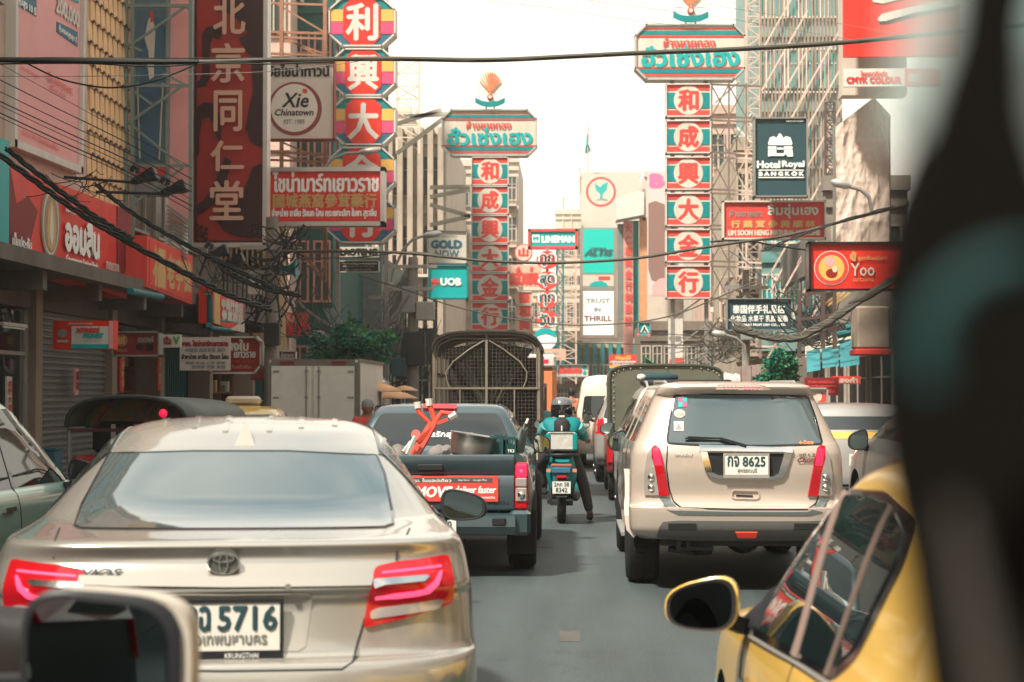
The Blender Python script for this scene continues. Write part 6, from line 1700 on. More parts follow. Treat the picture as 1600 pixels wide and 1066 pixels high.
# ------------------------------------------------------------------ mesh sided truck
def cage_truck():
    Y = 26.0; X = -1.25; r = empty('cage_truck', (X, Y, 0), 'light truck with a wire mesh cage body and folded olive tarpaulin, ahead of the pickup', 'truck')
    hw, zb, zt = .79, .62, 2.50
    wf = mat('brown truck frame paint', (.22,.18,.135), .5, wear=.5)
    arch = []
    for i in range(13):
        a = math.pi*i/12
        arch.append((-hw*math.copysign(abs(math.cos(a))**.55, math.cos(a)), zt-.30+.30*math.sin(a)**.7))
    mb = MB()
    for y in (0, 1.1, 2.2, 3.0):
        mb.tube([(-hw, y, zb)]+[(x, y, z) for x, z in arch]+[(hw, y, zb)], .028, 6)
    for x in (-hw, hw):
        for z in (zb, 1.2, 1.9): mb.bar((x, 0, z), (x, 3.0, z), .03)
    mb.build('cage_frame', wf, r, smooth=40)
    mb = MB()
    n = len(arch)
    vs = [(x*1.02, y, z+.02) for y in (-.1, 1, 2, 3.05) for x, z in arch]
    fs = [(i*n+j, i*n+j+1, (i+1)*n+j+1, (i+1)*n+j) for i in range(3) for j in range(n-1)]
    vs2 = [(x*1.05, y, z+.05) for y in (-.1, 1, 2, 3.05) for x, z in arch]
    N = len(vs)
    fs2 = [tuple(N+k for k in f[::-1]) for f in fs] + [(j, j+1, N+j+1, N+j) for j in range(n-1)]
    mb.add(vs+vs2, fs+fs2).build('canopy', mat('black brown canopy sheet', (.035,.03,.026), .6, wear=.4), r, smooth=50)
    # rear gate: frame, curved bars, mesh
    g = MB()
    g.bar((0, -.02, zb), (0, -.02, zt-.02), .035).bar((-hw, -.02, 1.68), (hw, -.02, 1.68), .03).bar((-.40, -.02, 1.30), (.42, -.02, 1.30), .025)
    g.bar((-.40, -.02, 1.68), (-.40, -.02, .75), .02).bar((.42, -.02, 1.68), (.42, -.02, .75), .02).bar((-hw, -.02, zb), (hw, -.02, zb), .04)
    for sx in (-1, 1):
        pts = [(sx*.03, -.025, 2.40), (sx*.25, -.025, 2.27), (sx*.5, -.025, 2.08), (sx*.61, -.025, 1.92), (sx*.60, -.025, 1.80), (sx*.55, -.025, 1.68)]
        g.tube(pts, .012, 6)
        g.tube([(sx*.03, -.02, 2.42), (sx*.5, -.02, 2.43), (sx*.70, -.02, 2.34), (sx*.755, -.02, 2.2), (sx*.76, -.02, 1.68)], .012, 6)
    g.build('rear_gate', wf, r, smooth=40)
    w = MB()
    def top(x):
        for i in range(n-1):
            a, b_ = arch[i], arch[i+1]
            if a[0] <= x <= b_[0]: return a[1]+(b_[1]-a[1])*(x-a[0])/(b_[0]-a[0]+1e-9)
        return zt-.4
    k = 0
    x = -hw+.055
    while x < hw-.02:
        w.bar((x, 0, zb), (x, 0, top(x)-.03), .0045); x += .055
    z = zb+.05
    while z < zt-.04:
        xs = hw if z < zt-.3 else max([abs(a[0]) for a in arch if a[1] >= z] or [.1])
        w.bar((-xs, 0, z), (xs, 0, z), .0045); z += .055
    for sx in (-1, 1):
        y = 0
        while y < 3.0: w.bar((sx*hw, y, zb), (sx*hw, y, zt-.3), .006); y += .11
    w.build('wire_mesh', mat('dull wire', (.11,.09,.07), .6, .3), r, kind='stuff')
    # tarpaulin folds hanging inside, drawn to the middle
    tp = mat('olive tarpaulin', (.075,.08,.055), .8, wear=.4, wscale=3, bump=.5, bscale=8)
    vs = []; fs = []; NX, NZ = 30, 12
    for j in range(NZ+1):
        v = j/NZ
        for i in range(NX+1):
            u = i/NX*2-1
            wd = .62*(1-v)**1.1+.06
            vs.append((u*wd+.02, .35+.05*math.sin(u*11+v*2)*(.3+v)+.04*math.sin(u*23), 2.40-v*1.12-.12*abs(u)*(1-v)))
    for j in range(NZ):
        for i in range(NX): fs.append((j*(NX+1)+i, j*(NX+1)+i+1, (j+1)*(NX+1)+i+1, (j+1)*(NX+1)+i))
    MB().add(vs, fs).build('tarpaulin', tp, r, smooth=60)
    MB().box((-.78, .0, .55), (.78, 3.0, .62)).build('load_bed', 'darkmetal', r)
    MB().box((-.76, 2.96, .62), (.76, 3.0, 2.2)).build('headboard', 'darkmetal', r)
    cb = Car.__new__(Car)
    mb = MB().rbox((-.80, 3.1, .5), (.80, 4.6, 1.85), .12); mb.build('cab', 'whitecar', r, smooth=40)
    MB().box((-.74, 3.09, 1.3), (.74, 3.098, 1.75)).build('cab_window', 'glass', r)
    MB().box((-.8, -.02, .44), (.8, .10, .60)).build('rear_beam', 'whitecar', r)
    for sx in (-1, 1):
        e = MB().box((sx*.68-.09, -.06, .60), (sx*.68+.09, -.0, .80)).build('tail_lamp', 'whitecar', r)
        MB().box((sx*.68-.07, -.065, .62), (sx*.68+.07, -.06, .69)).build('red_lens', 'lampglow', e)
        MB().box((sx*.68-.07, -.065, .70), (sx*.68+.07, -.06, .77)).build('clear_lens', 'lampclear', e)
        MB().tube([(sx*.86, 3.9, 1.2), (sx*1.0, 3.9, 1.25)], .015).rbox((sx*.97-.02, 3.85, 1.1), (sx*.97+.15, 3.9, 1.42), .02).build('wing_mirror', 'plastic', r)
        for y in (.8, 3.7):
            MB().lathe([(.2,-.11),(.34,-.11),(.36,-.06),(.36,.06),(.34,.11),(.2,.11)], (sx*.68, y, .36), 'x', 20).build('wheel', 'rubber', r, smooth=40)
cage_truck()

# ------------------------------------------------------------------ olive canvas pickup on the right
def canvas_truck():
    Y, X = 25.2, 1.40
    r = empty('canvas_truck', (X, Y, 0), 'dark red truck with a tall olive canvas cover and closed rear flap', 'truck')
    hw = .81
    arch = []
    for i in range(15):
        a = math.pi*i/14
        arch.append((-hw*math.copysign(abs(math.cos(a))**.5, math.cos(a)), 1.83+.185*math.sin(a)**.6))
    poly = [(-hw, .95)] + arch + [(hw, .95)]
    cv = mat('olive canvas', (.105,.105,.075), .85, wear=.35, wscale=2, bump=.35, bscale=5)
    n = len(poly)
    vs = []; ys = [0, .04, .8, 1.6, 2.4, 2.5]
    for j, y in enumerate(ys):
        for x, z in poly:
            sag = .02*math.sin(y*4)*(z > 1.5)
            vs.append((x*(.985 if j in (0,) else 1), y, z-sag))
    fs = [(j*n+i, j*n+i+1, (j+1)*n+i+1, (j+1)*n+i) for j in range(len(ys)-1) for i in range(n-1)] + [tuple(range(n-1,-1,-1)), tuple(range((len(ys)-1)*n, len(ys)*n))]
    MB().add(vs, fs).build('canvas_cover', cv, r, smooth=40)
    MB().tube([(x*1.01, -.012, z) for x, z in poly], .02, 6).build('hem_rope', mat('dark olive hem', (.05,.05,.035), .8), r, smooth=60)
    mb = MB()
    for i in range(18):
        mb.lathe([(.012,0),(.008,-.006)], (poly[min(i, n-1)][0]*.96, -.014, poly[min(i, n-1)][1]-.04), 'y', 6)
    for i in range(9):
        for sx in (-1, 1): mb.lathe([(.012,0),(.008,-.006)], (sx*(hw-.05), -.014, 1.0+i*.09), 'y', 6)
    mb.build('eyelets', 'alu', r, kind='stuff')
    MB().tube([(.02, -.006, .95), (.02, -.008, 2.0)], .008, 4).build('flap_seam', cv, r)
    MB().rbox((-.80, -.02, .48), (.80, .05, .95), .02).build('tailgate', 'redcar', r)
    for sx in (-1, 1):
        MB().rbox((sx*.80-.06, .0, .45), (sx*.80+.06, 2.5, .96), .03).build('bed_side', 'redcar', r)
        MB().box((sx*.80-.06, -.03, .6), (sx*.80+.06, -.0, .85)).build('tail_lamp', 'lampred', r)
        for y in (.9, 3.8): MB().lathe([(.2,-.1),(.32,-.1),(.34,-.06),(.34,.06),(.32,.1),(.2,.1)], (sx*.72, y, .34), 'x', 20).build('wheel', 'rubber', r, smooth=40)
    k = [(.3,2.55,4.6,.78,.1,.5),(.6,2.55,4.8,.82,.1,.6),(.95,2.55,4.5,.82,.1,.6),(1.0,2.58,4.0,.80,.1,.5),(1.5,2.8,3.5,.66,.1,.3),(1.6,2.95,3.3,.5,.1,.2)]
    MB().rbox((-.80, 2.6, .4), (.80, 4.7, 1.0), .1).rbox((-.68, 2.65, 1.0), (.68, 3.9, 1.55), .15).build('cab', 'redcar', r, smooth=40)
canvas_truck()

# ------------------------------------------------------------------ orange minibus
def minibus():
    r = empty('minibus', (-1.28, 34.5, 0), 'orange minibus with a lit tail lamp just past the mesh cage truck', 'bus')
    MB().rbox((-1.02, 0, .35), (1.02, 6.0, 2.12), .09).build('body', 'orangebus', r, smooth=40)
    MB().rbox((-.98, -.05, 2.12), (1.0, 2.0, 2.38), .04).build('roof_box', 'offwhite', r, smooth=40)
    MB().box((-.55, -.008, 1.25), (.82, .0, 1.8)).build('rear_window', 'glass', r)
    MB().box((.52, -.012, 1.33), (.68, -.009, 1.48)).build('sticker', 'offwhite', r)
    MB().box((.70, -.056, 2.20), (.86, -.052, 2.28)).build('roof_lamp', 'lampglow', r)
    for sx in (-1, 1):
        MB().box((sx*.9-.07, -.03, .75), (sx*.9+.07, 0, 1.15)).build('tail_lamp', 'lampglow', r)
        MB().box((1.02*sx-.004, .3, 1.25), (1.02*sx+.004, 5.4, 1.8)).build('side_window', 'glass', r)
        for y in (1.2, 4.8): MB().lathe([(.2,-.1),(.36,-.1),(.38,-.06),(.38,.06),(.36,.1),(.2,.1)], (sx*.88, y, .38), 'x', 20).build('wheel', 'rubber', r, smooth=40)
    MB().rbox((-1.0, -.10, .38), (1.0, .0, .58), .03).build('bumper', 'plastic', r)
minibus()

# ------------------------------------------------------------------ box truck on the left
def box_truck():
    Y = 33.0
    a, b_ = P(418, 560, Y), P(560, 650, Y)
    X = (a.x+b_.x)/2; hw = (b_.x-a.x)/2; zt = a.z
    r = empty('box_truck', (X, Y, 0), 'grey white box truck with double rear doors and locking bars', 'truck')
    bm_ = mat('scuffed white truck box', (.74,.70,.61), .5, wear=.25, wscale=3)
    MB().box((-hw+.03, .03, .8), (hw-.03, 4.6, zt-.03)).build('cargo_box', bm_, r)
    mb = MB().box((-hw, 0, .75), (-hw+.07, .1, zt-.08)).box((hw-.07, 0, .75), (hw, .1, zt-.08)).box((-hw+.07, 0, zt-.14), (hw-.07, .1, zt-.02)).box((-hw, -.0, .68), (hw, .1, .75))
    mb.box((-hw, .1, zt-.06), (-hw+.05, 4.6, zt)).box((hw-.05, .1, zt-.06), (hw, 4.6, zt)).box((hw-.05, .1, .75), (hw+.01, .2, zt-.06))
    mb.build('box_frame', mat('grey brown truck frame', (.20,.17,.14), .6, wear=.5), r)
    for sx in (-1, 1):
        d = MB().box((sx*.02 if sx > 0 else -hw+.08, -.02, .8), (hw-.08 if sx > 0 else -.02, .03, zt-.15)).build('cargo_door', bm_, r)
        q = MB().tube([(sx*.12, -.05, .8), (sx*.12, -.05, zt-.16)], .014, 6).bar((sx*.05, -.06, 1.08), (sx*.35, -.06, 1.08), .03)
        for z in (1.0, 1.5, 2.0):
            q.box((sx*.12-.03, -.045, z), (sx*.12+.03, -.02, z+.05)).box((sx*(hw-.16)-.05, -.03, z), (sx*(hw-.16)+.07, -.02, z+.04))
        q.build('locking_bar', 'steel', d)
        MB().box((sx*.5-.14, -.012, zt-.12), (sx*.5+.14, 0, zt-.06)).build('marker_lamp', 'dullred', r)
        for y in (.9, 5.0): MB().lathe([(.2,-.12),(.38,-.12),(.4,-.06),(.4,.06),(.38,.12),(.2,.12)], (sx*(hw-.2), y, .4), 'x', 20).build('wheel', 'rubber', r, smooth=40)
        MB().box((sx*.65-.1, -.02, .55), (sx*.65+.1, .02, .66)).build('tail_lamp', 'lampred', r)
    MB().box((-hw+.1, .05, .5), (hw-.1, 4.6, .7)).build('chassis', 'darkmetal', r)
    MB().rbox((-hw+.05, 4.7, .5), (hw-.05, 6.3, 2.0), .15).build('cab', 'whitecar', r, smooth=40)
box_truck()

# ------------------------------------------------------------------ tuk tuk with a lined roof
def tuktuk():
    Y = 18.0; a, b_ = P(105, 630, Y), P(292, 720, Y)
    X = (a.x+b_.x)/2; hw = (b_.x-a.x)/2; zt = P(200, 619, Y).z
    r = empty('tuk_tuk', (X, Y, 0), 'olive roofed tuk tuk with patterned green lining and a round red lamp', 'tuk tuk')
    n = 15; L_ = 3.4
    arch = [(-hw*math.copysign(abs(math.cos(math.pi*i/14))**.8, math.cos(math.pi*i/14)), zt-.32+.32*math.sin(math.pi*i/14)**.75) for i in range(n)]
    vs = []
    for y in (0, 1.0, 2.2, L_):
        dz = -.04*(y/L_)**2
        for x, z in arch: vs.append((x, y, z+dz))
    fs = [(j*n+i, j*n+i+1, (j+1)*n+i+1, (j+1)*n+i) for j in range(3) for i in range(n-1)]
    o = MB().add(vs, fs).build('roof', mat('grey olive roof vinyl', (.11,.125,.105), .55, wear=.3), r, smooth=60)
    sd_ = o.modifiers.new('s', 'SOLIDIFY'); sd_.thickness = .03
    MB().tube([(x, -.02, z-.01) for x, z in arch], .028, 7).build('roof_rim', mat('dark roof piping', (.03,.035,.03), .5), r, smooth=60)
    # patterned inner lining behind the rear opening, ribs
    lin = mat('green patterned lining', (.01,.13,.08), .7, wear=1.0, wscale=7, dirt=(.28,.12,.04))
    vs = []
    for y, k in ((.06, .96), (.5, .90)):
        for x, z in arch: vs.append((x*k, y, z-.03-.05*(k < .95)))
    zc = zt-.36
    poly = [(x*.95, z-.03) for x, z in arch]
    MB().prism(poly, .55, .57).build('lining', lin, r)
    mb = MB()
    for x0 in (-.25, .22): mb.tube([(x0-.1, .02, zc+.02), (x0-.02, .02, zc+.16), (x0+.12, .02, zt-.03)], .016, 6)
    mb.bar((-hw, .02, zc), (hw, .02, zc), .035)
    mb.build('roof_ribs', mat('dark red tube', (.08,.02,.018), .5), r, smooth=40)
    MB().lathe([(.001,-.045),(.03,-.035),(.045,0),(.03,.03)], (hw*.62, -.05, zt-.18), 'y', 16).build('roof_lamp', 'lampglow', r, smooth=60)
    mb = MB()
    for sx in (-1, 1):
        mb.tube([(sx*(hw-.02), .02, zc), (sx*(hw-.03), .02, .5)], .022, 6)
        mb.tube([(sx*(hw-.02), 2.6, zc), (sx*(hw-.1), 3.0, .6)], .022, 6)
    mb.build('roof_posts', 'steel', r, smooth=40)
    MB().rbox((-hw+.04, .05, .35), (hw-.04, .75, .95), .04).build('rear_body', mat('tuk tuk red paint', (.35,.02,.02), .3, coat=.5), r, smooth=40)
    MB().rbox((-hw+.12, .5, .95), (hw-.12, .68, 1.30), .05).build('seat_back', 'plastic', r, smooth=40)
    for a0 in (-.3, -.05, .2): MB().box((a0, .49, 1.0), (a0+.05, .5, 1.27)).build('seat_stripe', 'offwhite', r)
    MB().rbox((-hw+.05, .75, .35), (hw-.05, 2.3, .5), .03).build('floor', 'darkmetal', r)
    MB().rbox((-.32, 2.2, .4), (.32, 2.9, 1.1), .08).build('front_cowl', 'tealpipe', r, smooth=40)
    for x, y in ((-hw+.12, .5), (hw-.12, .5), (0, 2.9)): MB().lathe([(.15,-.07),(.24,-.07),(.25,0),(.24,.07),(.15,.07)], (x, y, .25), 'x', 18).build('wheel', 'rubber', r, smooth=40)
tuktuk()
# taxi behind it: only its roof sign and roof show
c = generic('sedan', 'pale taxi behind the tuk tuk showing only its cream roof sign', (-4.95, 24.2, 0), 0, 'yellow', cat='taxi', L=4.3, hw=.84, h=1.42, mirrors=False)
MB().rbox((-.26, 1.8, 1.42), (.26, 2.0, 1.56), .04).build('roof_sign', mat('cream roof sign', (.62,.5,.36), .4), c.root, smooth=40)
# ------------------------------------------------------------------ poles, cables, lamps
def cable(pts, Y, r, m='cable', label=None, name='overhead_cable', group=None, sag=0.0):
    ps = [P(x, y, Y if not isinstance(Y, tuple) else Y[0]+(Y[1]-Y[0])*i/(len(pts)-1)) for i, (x, y) in enumerate(pts)]
    fine = []
    n = len(ps)
    for i in range(n-1):
        p0, p1, p2, p3 = ps[max(i-1,0)], ps[i], ps[i+1], ps[min(i+2,n-1)]
        for s in range(8):
            t = s/8
            fine.append(0.5*((2*p1)+(p2-p0)*t+(2*p0-5*p1+4*p2-p3)*t*t+(3*p1-p0-3*p2+p3)*t**3))
    fine.append(ps[-1])
    o = MB().tube(fine, r, 6).build(name, m, smooth=60)
    tag(o, label, 'cable', group)
    return o
m_mid = mat('glare paled weathered cable', (.075,.066,.05), .6, wear=.5, wscale=1.0)  # black lifted to brown grey to imitate sky glare, plus mottled wear
cable([(-60,96),(100,93),(300,97),(420,94),(600,92),(760,94),(900,88),(1000,83),(1150,77),(1300,68),(1460,53),(1700,30)], 14.5, .021, m_mid, 'thick twisted overhead cable crossing the whole street from left to upper right')
cable([(-60,90),(200,91),(420,91),(600,90)], 14.6, .005, 'cable', 'thin wire running just above the thick overhead cable')
cable([(-60,101),(120,99),(240,104),(330,99),(420,100),(520,96)], 14.4, .007, 'cable', 'thin slack wire just below the thick overhead cable')
cable([(-60,93),(60,95),(200,97),(310,97)], 14.3, .022, 'cable', 'heavier black cable lashed to the thick overhead cable on the left')
cable([(42,99),(90,122),(140,134),(180,137),(230,130),(280,112),(312,97)], 14.4, .008, 'cable', 'black cable sagging in a bow across the ochre tiled facade')
cable([(-40,119),(160,119),(420,112),(560,96)], 15, .003, 'greycable', 'hair thin wire under the sagging bow on the left')
cable([(440,393),(560,393),(640,396),(700,402),(760,408),(850,411),(920,409),(1000,403),(1080,390),(1160,378),(1230,368),(1340,340),(1420,320)], 32, .03, m_mid, 'thick dark cable crossing the middle of both character columns')
cable([(470,404),(560,402),(640,394),(700,402)], 32.5, .014, m_mid, 'short grey cable joining the crossing cable by the LAOTENG board')
cable([(1110,378),(1160,376),(1220,385),(1290,396),(1400,420)], 33, .02, 'cable', 'black cable dropping right below the orange medicine sign')
cable([(560,430),(640,455),(700,476),(780,495),(860,506),(920,508),(1000,503),(1060,490),(1110,470),(1180,440)], 40, .018, m_mid, 'dark cable passing in front of the lowest middle column panel')
cable([(820,537),(900,536),(1000,538),(1100,540),(1200,545)], 44, .016, m_mid, 'straight dark wire low over the far shops')
cable([(1000,520),(1060,523),(1100,530),(1130,545)], 46, .012, m_mid, 'short dark wire by the pedestrian crossing sign')
cable([(1140,392),(1180,420),(1206,452)], 45, .02, 'tealsteel', 'grey green stay wire falling from the right column')
cable([(760,2),(860,12),(960,28),(1060,40)], 30, .004, 'greycable', 'faint upper wire over the sky left of the right column')
cable([(890,-4),(1020,14),(1130,28),(1230,45),(1340,64)], 30, .004, 'greycable', 'faint upper wire running down right over the sky')
cable([(1080,2),(1200,22),(1330,40),(1440,62)], 30, .004, 'greycable', 'faint wire behind the crest of the right column')
for i, (y0, y1, y2, r_) in enumerate(((127,205,280,.007),(146,220,292,.006),(162,232,300,.008),(168,240,312,.005),(180,250,322,.009),(187,256,330,.006),(100,190,262,.004))):
    cable([(-40, y0-22), (90, y0+(y1-y0)*.55), (190, y1+14), (300, y2)], 20+i*.3, r_, 'cable', ['highest of the slanting service wires crossing the pink billboard','slanting service wire second below the top of its fan','slanting service wire third in the fan over the pink billboard','fourth slanting wire of the fan, thin and taut','heaviest slanting service wire of the fan over the pink billboard','lowest slanting service wire of the fan, near the red fascia','hair thin slanting wire well above the rest of the fan'][i], group='slanting service wires on the left')
# heavy drooping bundles on the left
def bundle(label, pts, Y, r, k=3, m='cable'):
    ps = [P(x, y, Y) for x, y in pts]
    root = empty('cable_bundle', ps[0], label, 'cable bundle')
    n = len(ps)
    for j in range(k):
        fine = []
        for i in range(n-1):
            p0, p1, p2, p3 = ps[max(i-1,0)], ps[i], ps[i+1], ps[min(i+2,n-1)]
            for s in range(14):
                t = s/14
                q = 0.5*((2*p1)+(p2-p0)*t+(2*p0-5*p1+4*p2-p3)*t*t+(3*p1-p0-3*p2+p3)*t**3)
                a = (i*14+s)*.55 + j*2*math.pi/k
                fine.append(q + Vector((math.cos(a)*r*.8, math.sin(a)*r*.5, math.sin(a)*r*.8)))
        MB().tube(fine, r*random.uniform(.55,.85), 6).build('strand', m, root, smooth=60, origin=root.location)
    return root
bundle('thick black cable bundle slanting over the red bank fascia to the pole', [(-40,212),(40,272),(120,330),(200,378),(300,432),(360,462),(425,484)], 15.5, .022)
bundle('second black cable bundle ending in a knot at the edge of the red fascia', [(10,232),(70,280),(130,325),(180,358),(208,374)], 16, .020)
bundle('cable bundle running from the floodlights to the pole behind the medicine board', [(150,288),(210,335),(290,382),(350,412),(430,452)], 22, .024)
bundle('slack bundle passing under the hanging floodlights', [(345,418),(380,438),(420,452),(470,462)], 24, .03)
bundle('brown grey bundle looping over the awnings on the right', [(1150,512),(1190,524),(1240,528),(1290,506),(1330,478),(1400,436),(1440,420)], 30, .05, 5, m_mid)
bundle('thin bundle sagging under the dark gift shop sign', [(1140,500),(1180,518),(1220,530),(1260,528),(1310,500)], 31, .03, 4, 'greycable')
bundle('sloping bundle crossing the sun lit shophouse on the right', [(1190,392),(1240,372),(1300,350),(1400,322)], 30, .02, 2)
bundle('long pale bundle sagging between the two poles left of the cage truck', [(462,470),(500,500),(550,524),(590,520),(618,495),(640,460)], 44, .03, 4, 'greycable')

def pole(px, Y, ztop, label, r=.15, m='conc', boxes=(), arms=()):
    b = P(px, 640, Y); b.z = .14
    root = empty('utility_pole', b, label, 'utility pole')
    MB().tube([(0,0,0),(0,0,ztop)], [r, r*.72], 12).build('shaft', conc, root, smooth=40)
    for (z, w) in arms: MB().box((-w/2, -.16, z), (w/2, -.04, z+.09)).build('cross_arm', 'steel', root)
    for (dx, z, w, h, mm) in boxes:
        q = MB().rbox((dx-w/2, -.32, z), (dx+w/2, -.1, z+h), .02).build('junction_box', mm, root)
    return root
pole(424, 34, 4.95, 'dark utility pole smothered in cables under the medicine board', .17, arms=((4.3,1.2),(3.8,1.1)), boxes=((.05,2.4,.3,.45,'darkmetal'),(-.3,3.4,.25,.3,'offwhite')))
pole(603, 50, 4.7, 'slim pole in the cable tangle behind the tree', .12, arms=((4.2,1.0),), boxes=((0,2.9,.4,.5,'grey'),))
pole(645, 46, 5.1, 'crowded utility pole with grey boxes left of the cage truck', .18, arms=((4.8,1.3),(4.2,1.1)), boxes=((-.1,3.6,.35,.7,'grey'),(.35,3.4,.5,.5,'steel'),(.1,2.2,.5,.9,'darkmetal'),(-.35,1.9,.4,.5,'navy')))
pole(1166, 44, 4.6, 'grey utility pole in the wire tangle right of the olive truck', .12, arms=((4.1,1.1),), boxes=((.0,2.8,.3,.4,'grey'),))
# tangles of drop wires, far too many to count
def tangle(label, cx, cy, wx, wy, Y, n, r=(.008,.02), m='cable', droop=1.0, seed=1, fan=None):
    rr = random.Random(seed)
    mb = MB()
    for i in range(n):
        a = fan if fan else (cx+rr.uniform(-wx,wx)*.35, cy+rr.uniform(-wy,wy))
        if fan: a = (fan[0]+rr.uniform(-6,6), fan[1]+rr.uniform(-10,18))
        b = (cx+rr.uniform(-wx,wx), cy+rr.uniform(-wy,wy))
        d = rr.uniform(.1,.6)*droop*(abs(a[0]-b[0])+20)*.5
        pts = []
        y0 = Y+rr.uniform(-.8,.8)
        for k in range(9):
            t = k/8
            pts.append(P(a[0]+(b[0]-a[0])*t+rr.uniform(-1,1), a[1]+(b[1]-a[1])*t+d*4*t*(1-t), y0))
        mb.tube(pts, rr.uniform(*r), 4, cap=False)
    o = mb.build('wire_tangle', m, kind='stuff')
    tag(o, label, 'wire tangle')
tangle('black nest of wires round the pole under the medicine board', 445, 385, 55, 35, 33.6, 46, (.008,.022), seed=3)
tangle('drooping wires lower on the dark pole', 425, 465, 50, 55, 33.4, 34, (.008,.02), seed=4)
tangle('sagging wires between the dark pole and the tree', 490, 470, 70, 60, 38, 22, (.006,.014), m_mid, seed=5)
tangle('pale wires fanning down from the crowded pole', 600, 520, 45, 65, 47, 60, (.007,.016), 'greycable', .5, seed=6, fan=(643,420))
tangle('dark wires round the foot of the crowded pole', 625, 555, 45, 60, 48, 40, (.008,.02), seed=7)
tangle('straggling wires behind the crowded pole', 660, 560, 30, 70, 50, 26, (.008,.016), m_mid, seed=8)
tangle('brown nest of wires behind the olive truck', 1135, 530, 50, 35, 48, 60, (.008,.02), m_mid, seed=9)
tangle('pale wires fanning left over the olive truck', 1085, 545, 60, 28, 52, 34, (.006,.012), 'greycable', .3, seed=10, fan=(1160,520))
tangle('dark wires hanging over the right awnings', 1270, 500, 70, 40, 36, 46, (.007,.018), seed=11)
tangle('thin slack wires under the floodlights', 340, 425, 60, 35, 24, 22, (.004,.009), seed=14)
tangle('thin wires looping over the pink billboard corner', 120, 290, 90, 26, 18, 14, (.003,.006), droop=.35, seed=15)
tangle('loose wires below the hotel louvres', 1230, 470, 60, 45, 42, 26, (.007,.014), m_mid, seed=12)

def floodlight(label, a, b, Y, arm0):
    p, q = P(*a, Y), P(*b, Y)
    root = empty('floodlight', p, label, 'floodlight')
    d = (q-p); L_ = d.length; u = d.normalized()
    v = Vector((0,-1,0)); w = u.cross(v).normalized()
    mb = MB()
    vs = []
    for t, s in ((-.05,.25),(.15,.55),(.45,.62),(.8,.95),(1.0,1.0),(1.03,.8)):
        for (aa, bb) in ((-1,-1),(1,-1),(1,1),(-1,1)): vs.append(p + u*L_*t + v*.11*s*aa + w*.085*s*bb)
    fs = [(i*4+k, i*4+(k+1)%4, i*4+4+(k+1)%4, i*4+4+k) for i in range(5) for k in range(4)] + [(0,1,2,3),(20,23,22,21)]
    mb.add(vs, fs).build('housing', 'plastic', root, smooth=30, origin=p)
    MB().tube([p + u*L_*.35 - w*.09, p+u*L_*.42-w*.16, p+u*L_*.35-w*.21, p+u*L_*.1-w*.15], .035, 7).build('ballast', 'plastic', root, smooth=60, origin=p)
    MB().tube([P(*arm0, Y), p], .022, 6).build('arm', 'plastic', root, origin=p)
floodlight('upper black floodlight on a long arm left of the medicine board', (206,285), (243,271), 24, (100,277))
floodlight('lower black floodlight on a long arm left of the medicine board', (252,303), (290,290), 24, (150,300))
floodlight('black floodlight below the medicine board, over the teal brackets', (322,402), (355,390), 28, (312,430))
floodlight('second black floodlight below the medicine board', (350,415), (380,403), 28, (348,440))
def lamp_arm(label, pts, Y, head):
    ps = [P(x, y, Y) for x, y in pts]
    root = empty('street_lamp', ps[0], label, 'street lamp')
    MB().tube(ps, .04, 7).build('arm', 'steel', root, smooth=60, origin=ps[0])
    a, b = P(*head[0], Y), P(*head[1], Y)
    MB().tube([a, a.lerp(b,.2), a.lerp(b,.8), b], [.03,.09,.09,.03], 8).build('lamp_head', 'alu', root, smooth=60, origin=ps[0])
lamp_arm('bent lamp arm in front of the cream fins building', [(612,440),(614,425),(630,390),(645,374),(665,368)], 48, ((660,369),(690,364)))
lamp_arm('pale lamp arm crossing the second gate octagon from below', [(508,262),(520,248),(540,240),(565,239)], 45, ((560,239),(595,233)))
lamp_arm('lamp arm over the tarpaulin wrapped building', [(1362,330),(1358,308),(1345,297),(1325,291)], 36, ((1330,291),(1298,284)))
lamp_arm('small lamp arm under the gift shop sign', [(1166,560),(1163,540),(1150,528),(1130,523)], 43, ((1135,524),(1112,520)))

# ------------------------------------------------------------------ right hand steelwork
r = empty('bar_screen', P(1250, 640, 52), 'tall screen of vertical brown bars with slanting braces on the hotel front', 'bar screen'); r.location.z = 3
bm_ = mat('brown painted bar', (.30,.225,.17), .5, .2, wear=.4)
b0 = None
for i in range(23):
    x = 1190+i*5.7; a = P(x, -70, 52); b_ = P(x, 352, 52)
    if b0 is None:
        b0 = MB().box((-.028,-.05,0), (.028,.05,a.z-b_.z)).build('bar', bm_, r); q = b0
    else:
        q = bpy.data.objects.new('bar', b0.data); COL.objects.link(q); q.parent = r
    q.location = b_ - r.location
for i in range(9):
    x = 1188+i*16
    for j in range(4):
        y0 = 75+j*85+(i%3)*10
    MB().bar(P(1190, 80+i*62, 51.8), P(1190+min(125, 80+i*62+70)/1.75, max(-70, 80+i*62-min(125, 80+i*62+70)), 51.8), .05).build('brace', 'palerust', r, origin=r.location)
for i in range(7):
    MB().bar(P(1316, 40+i*62, 51.8), P(1316-70, 40+i*62+125, 51.8), .05).build('brace', 'palerust', r, origin=r.location)
mb = MB()
for y in (-20, 60, 140, 220, 300): mb.bar(P(1188, y, 52.1), P(1318, y, 52.1), .07)
mb.build('rails', bm_, r, origin=r.location)
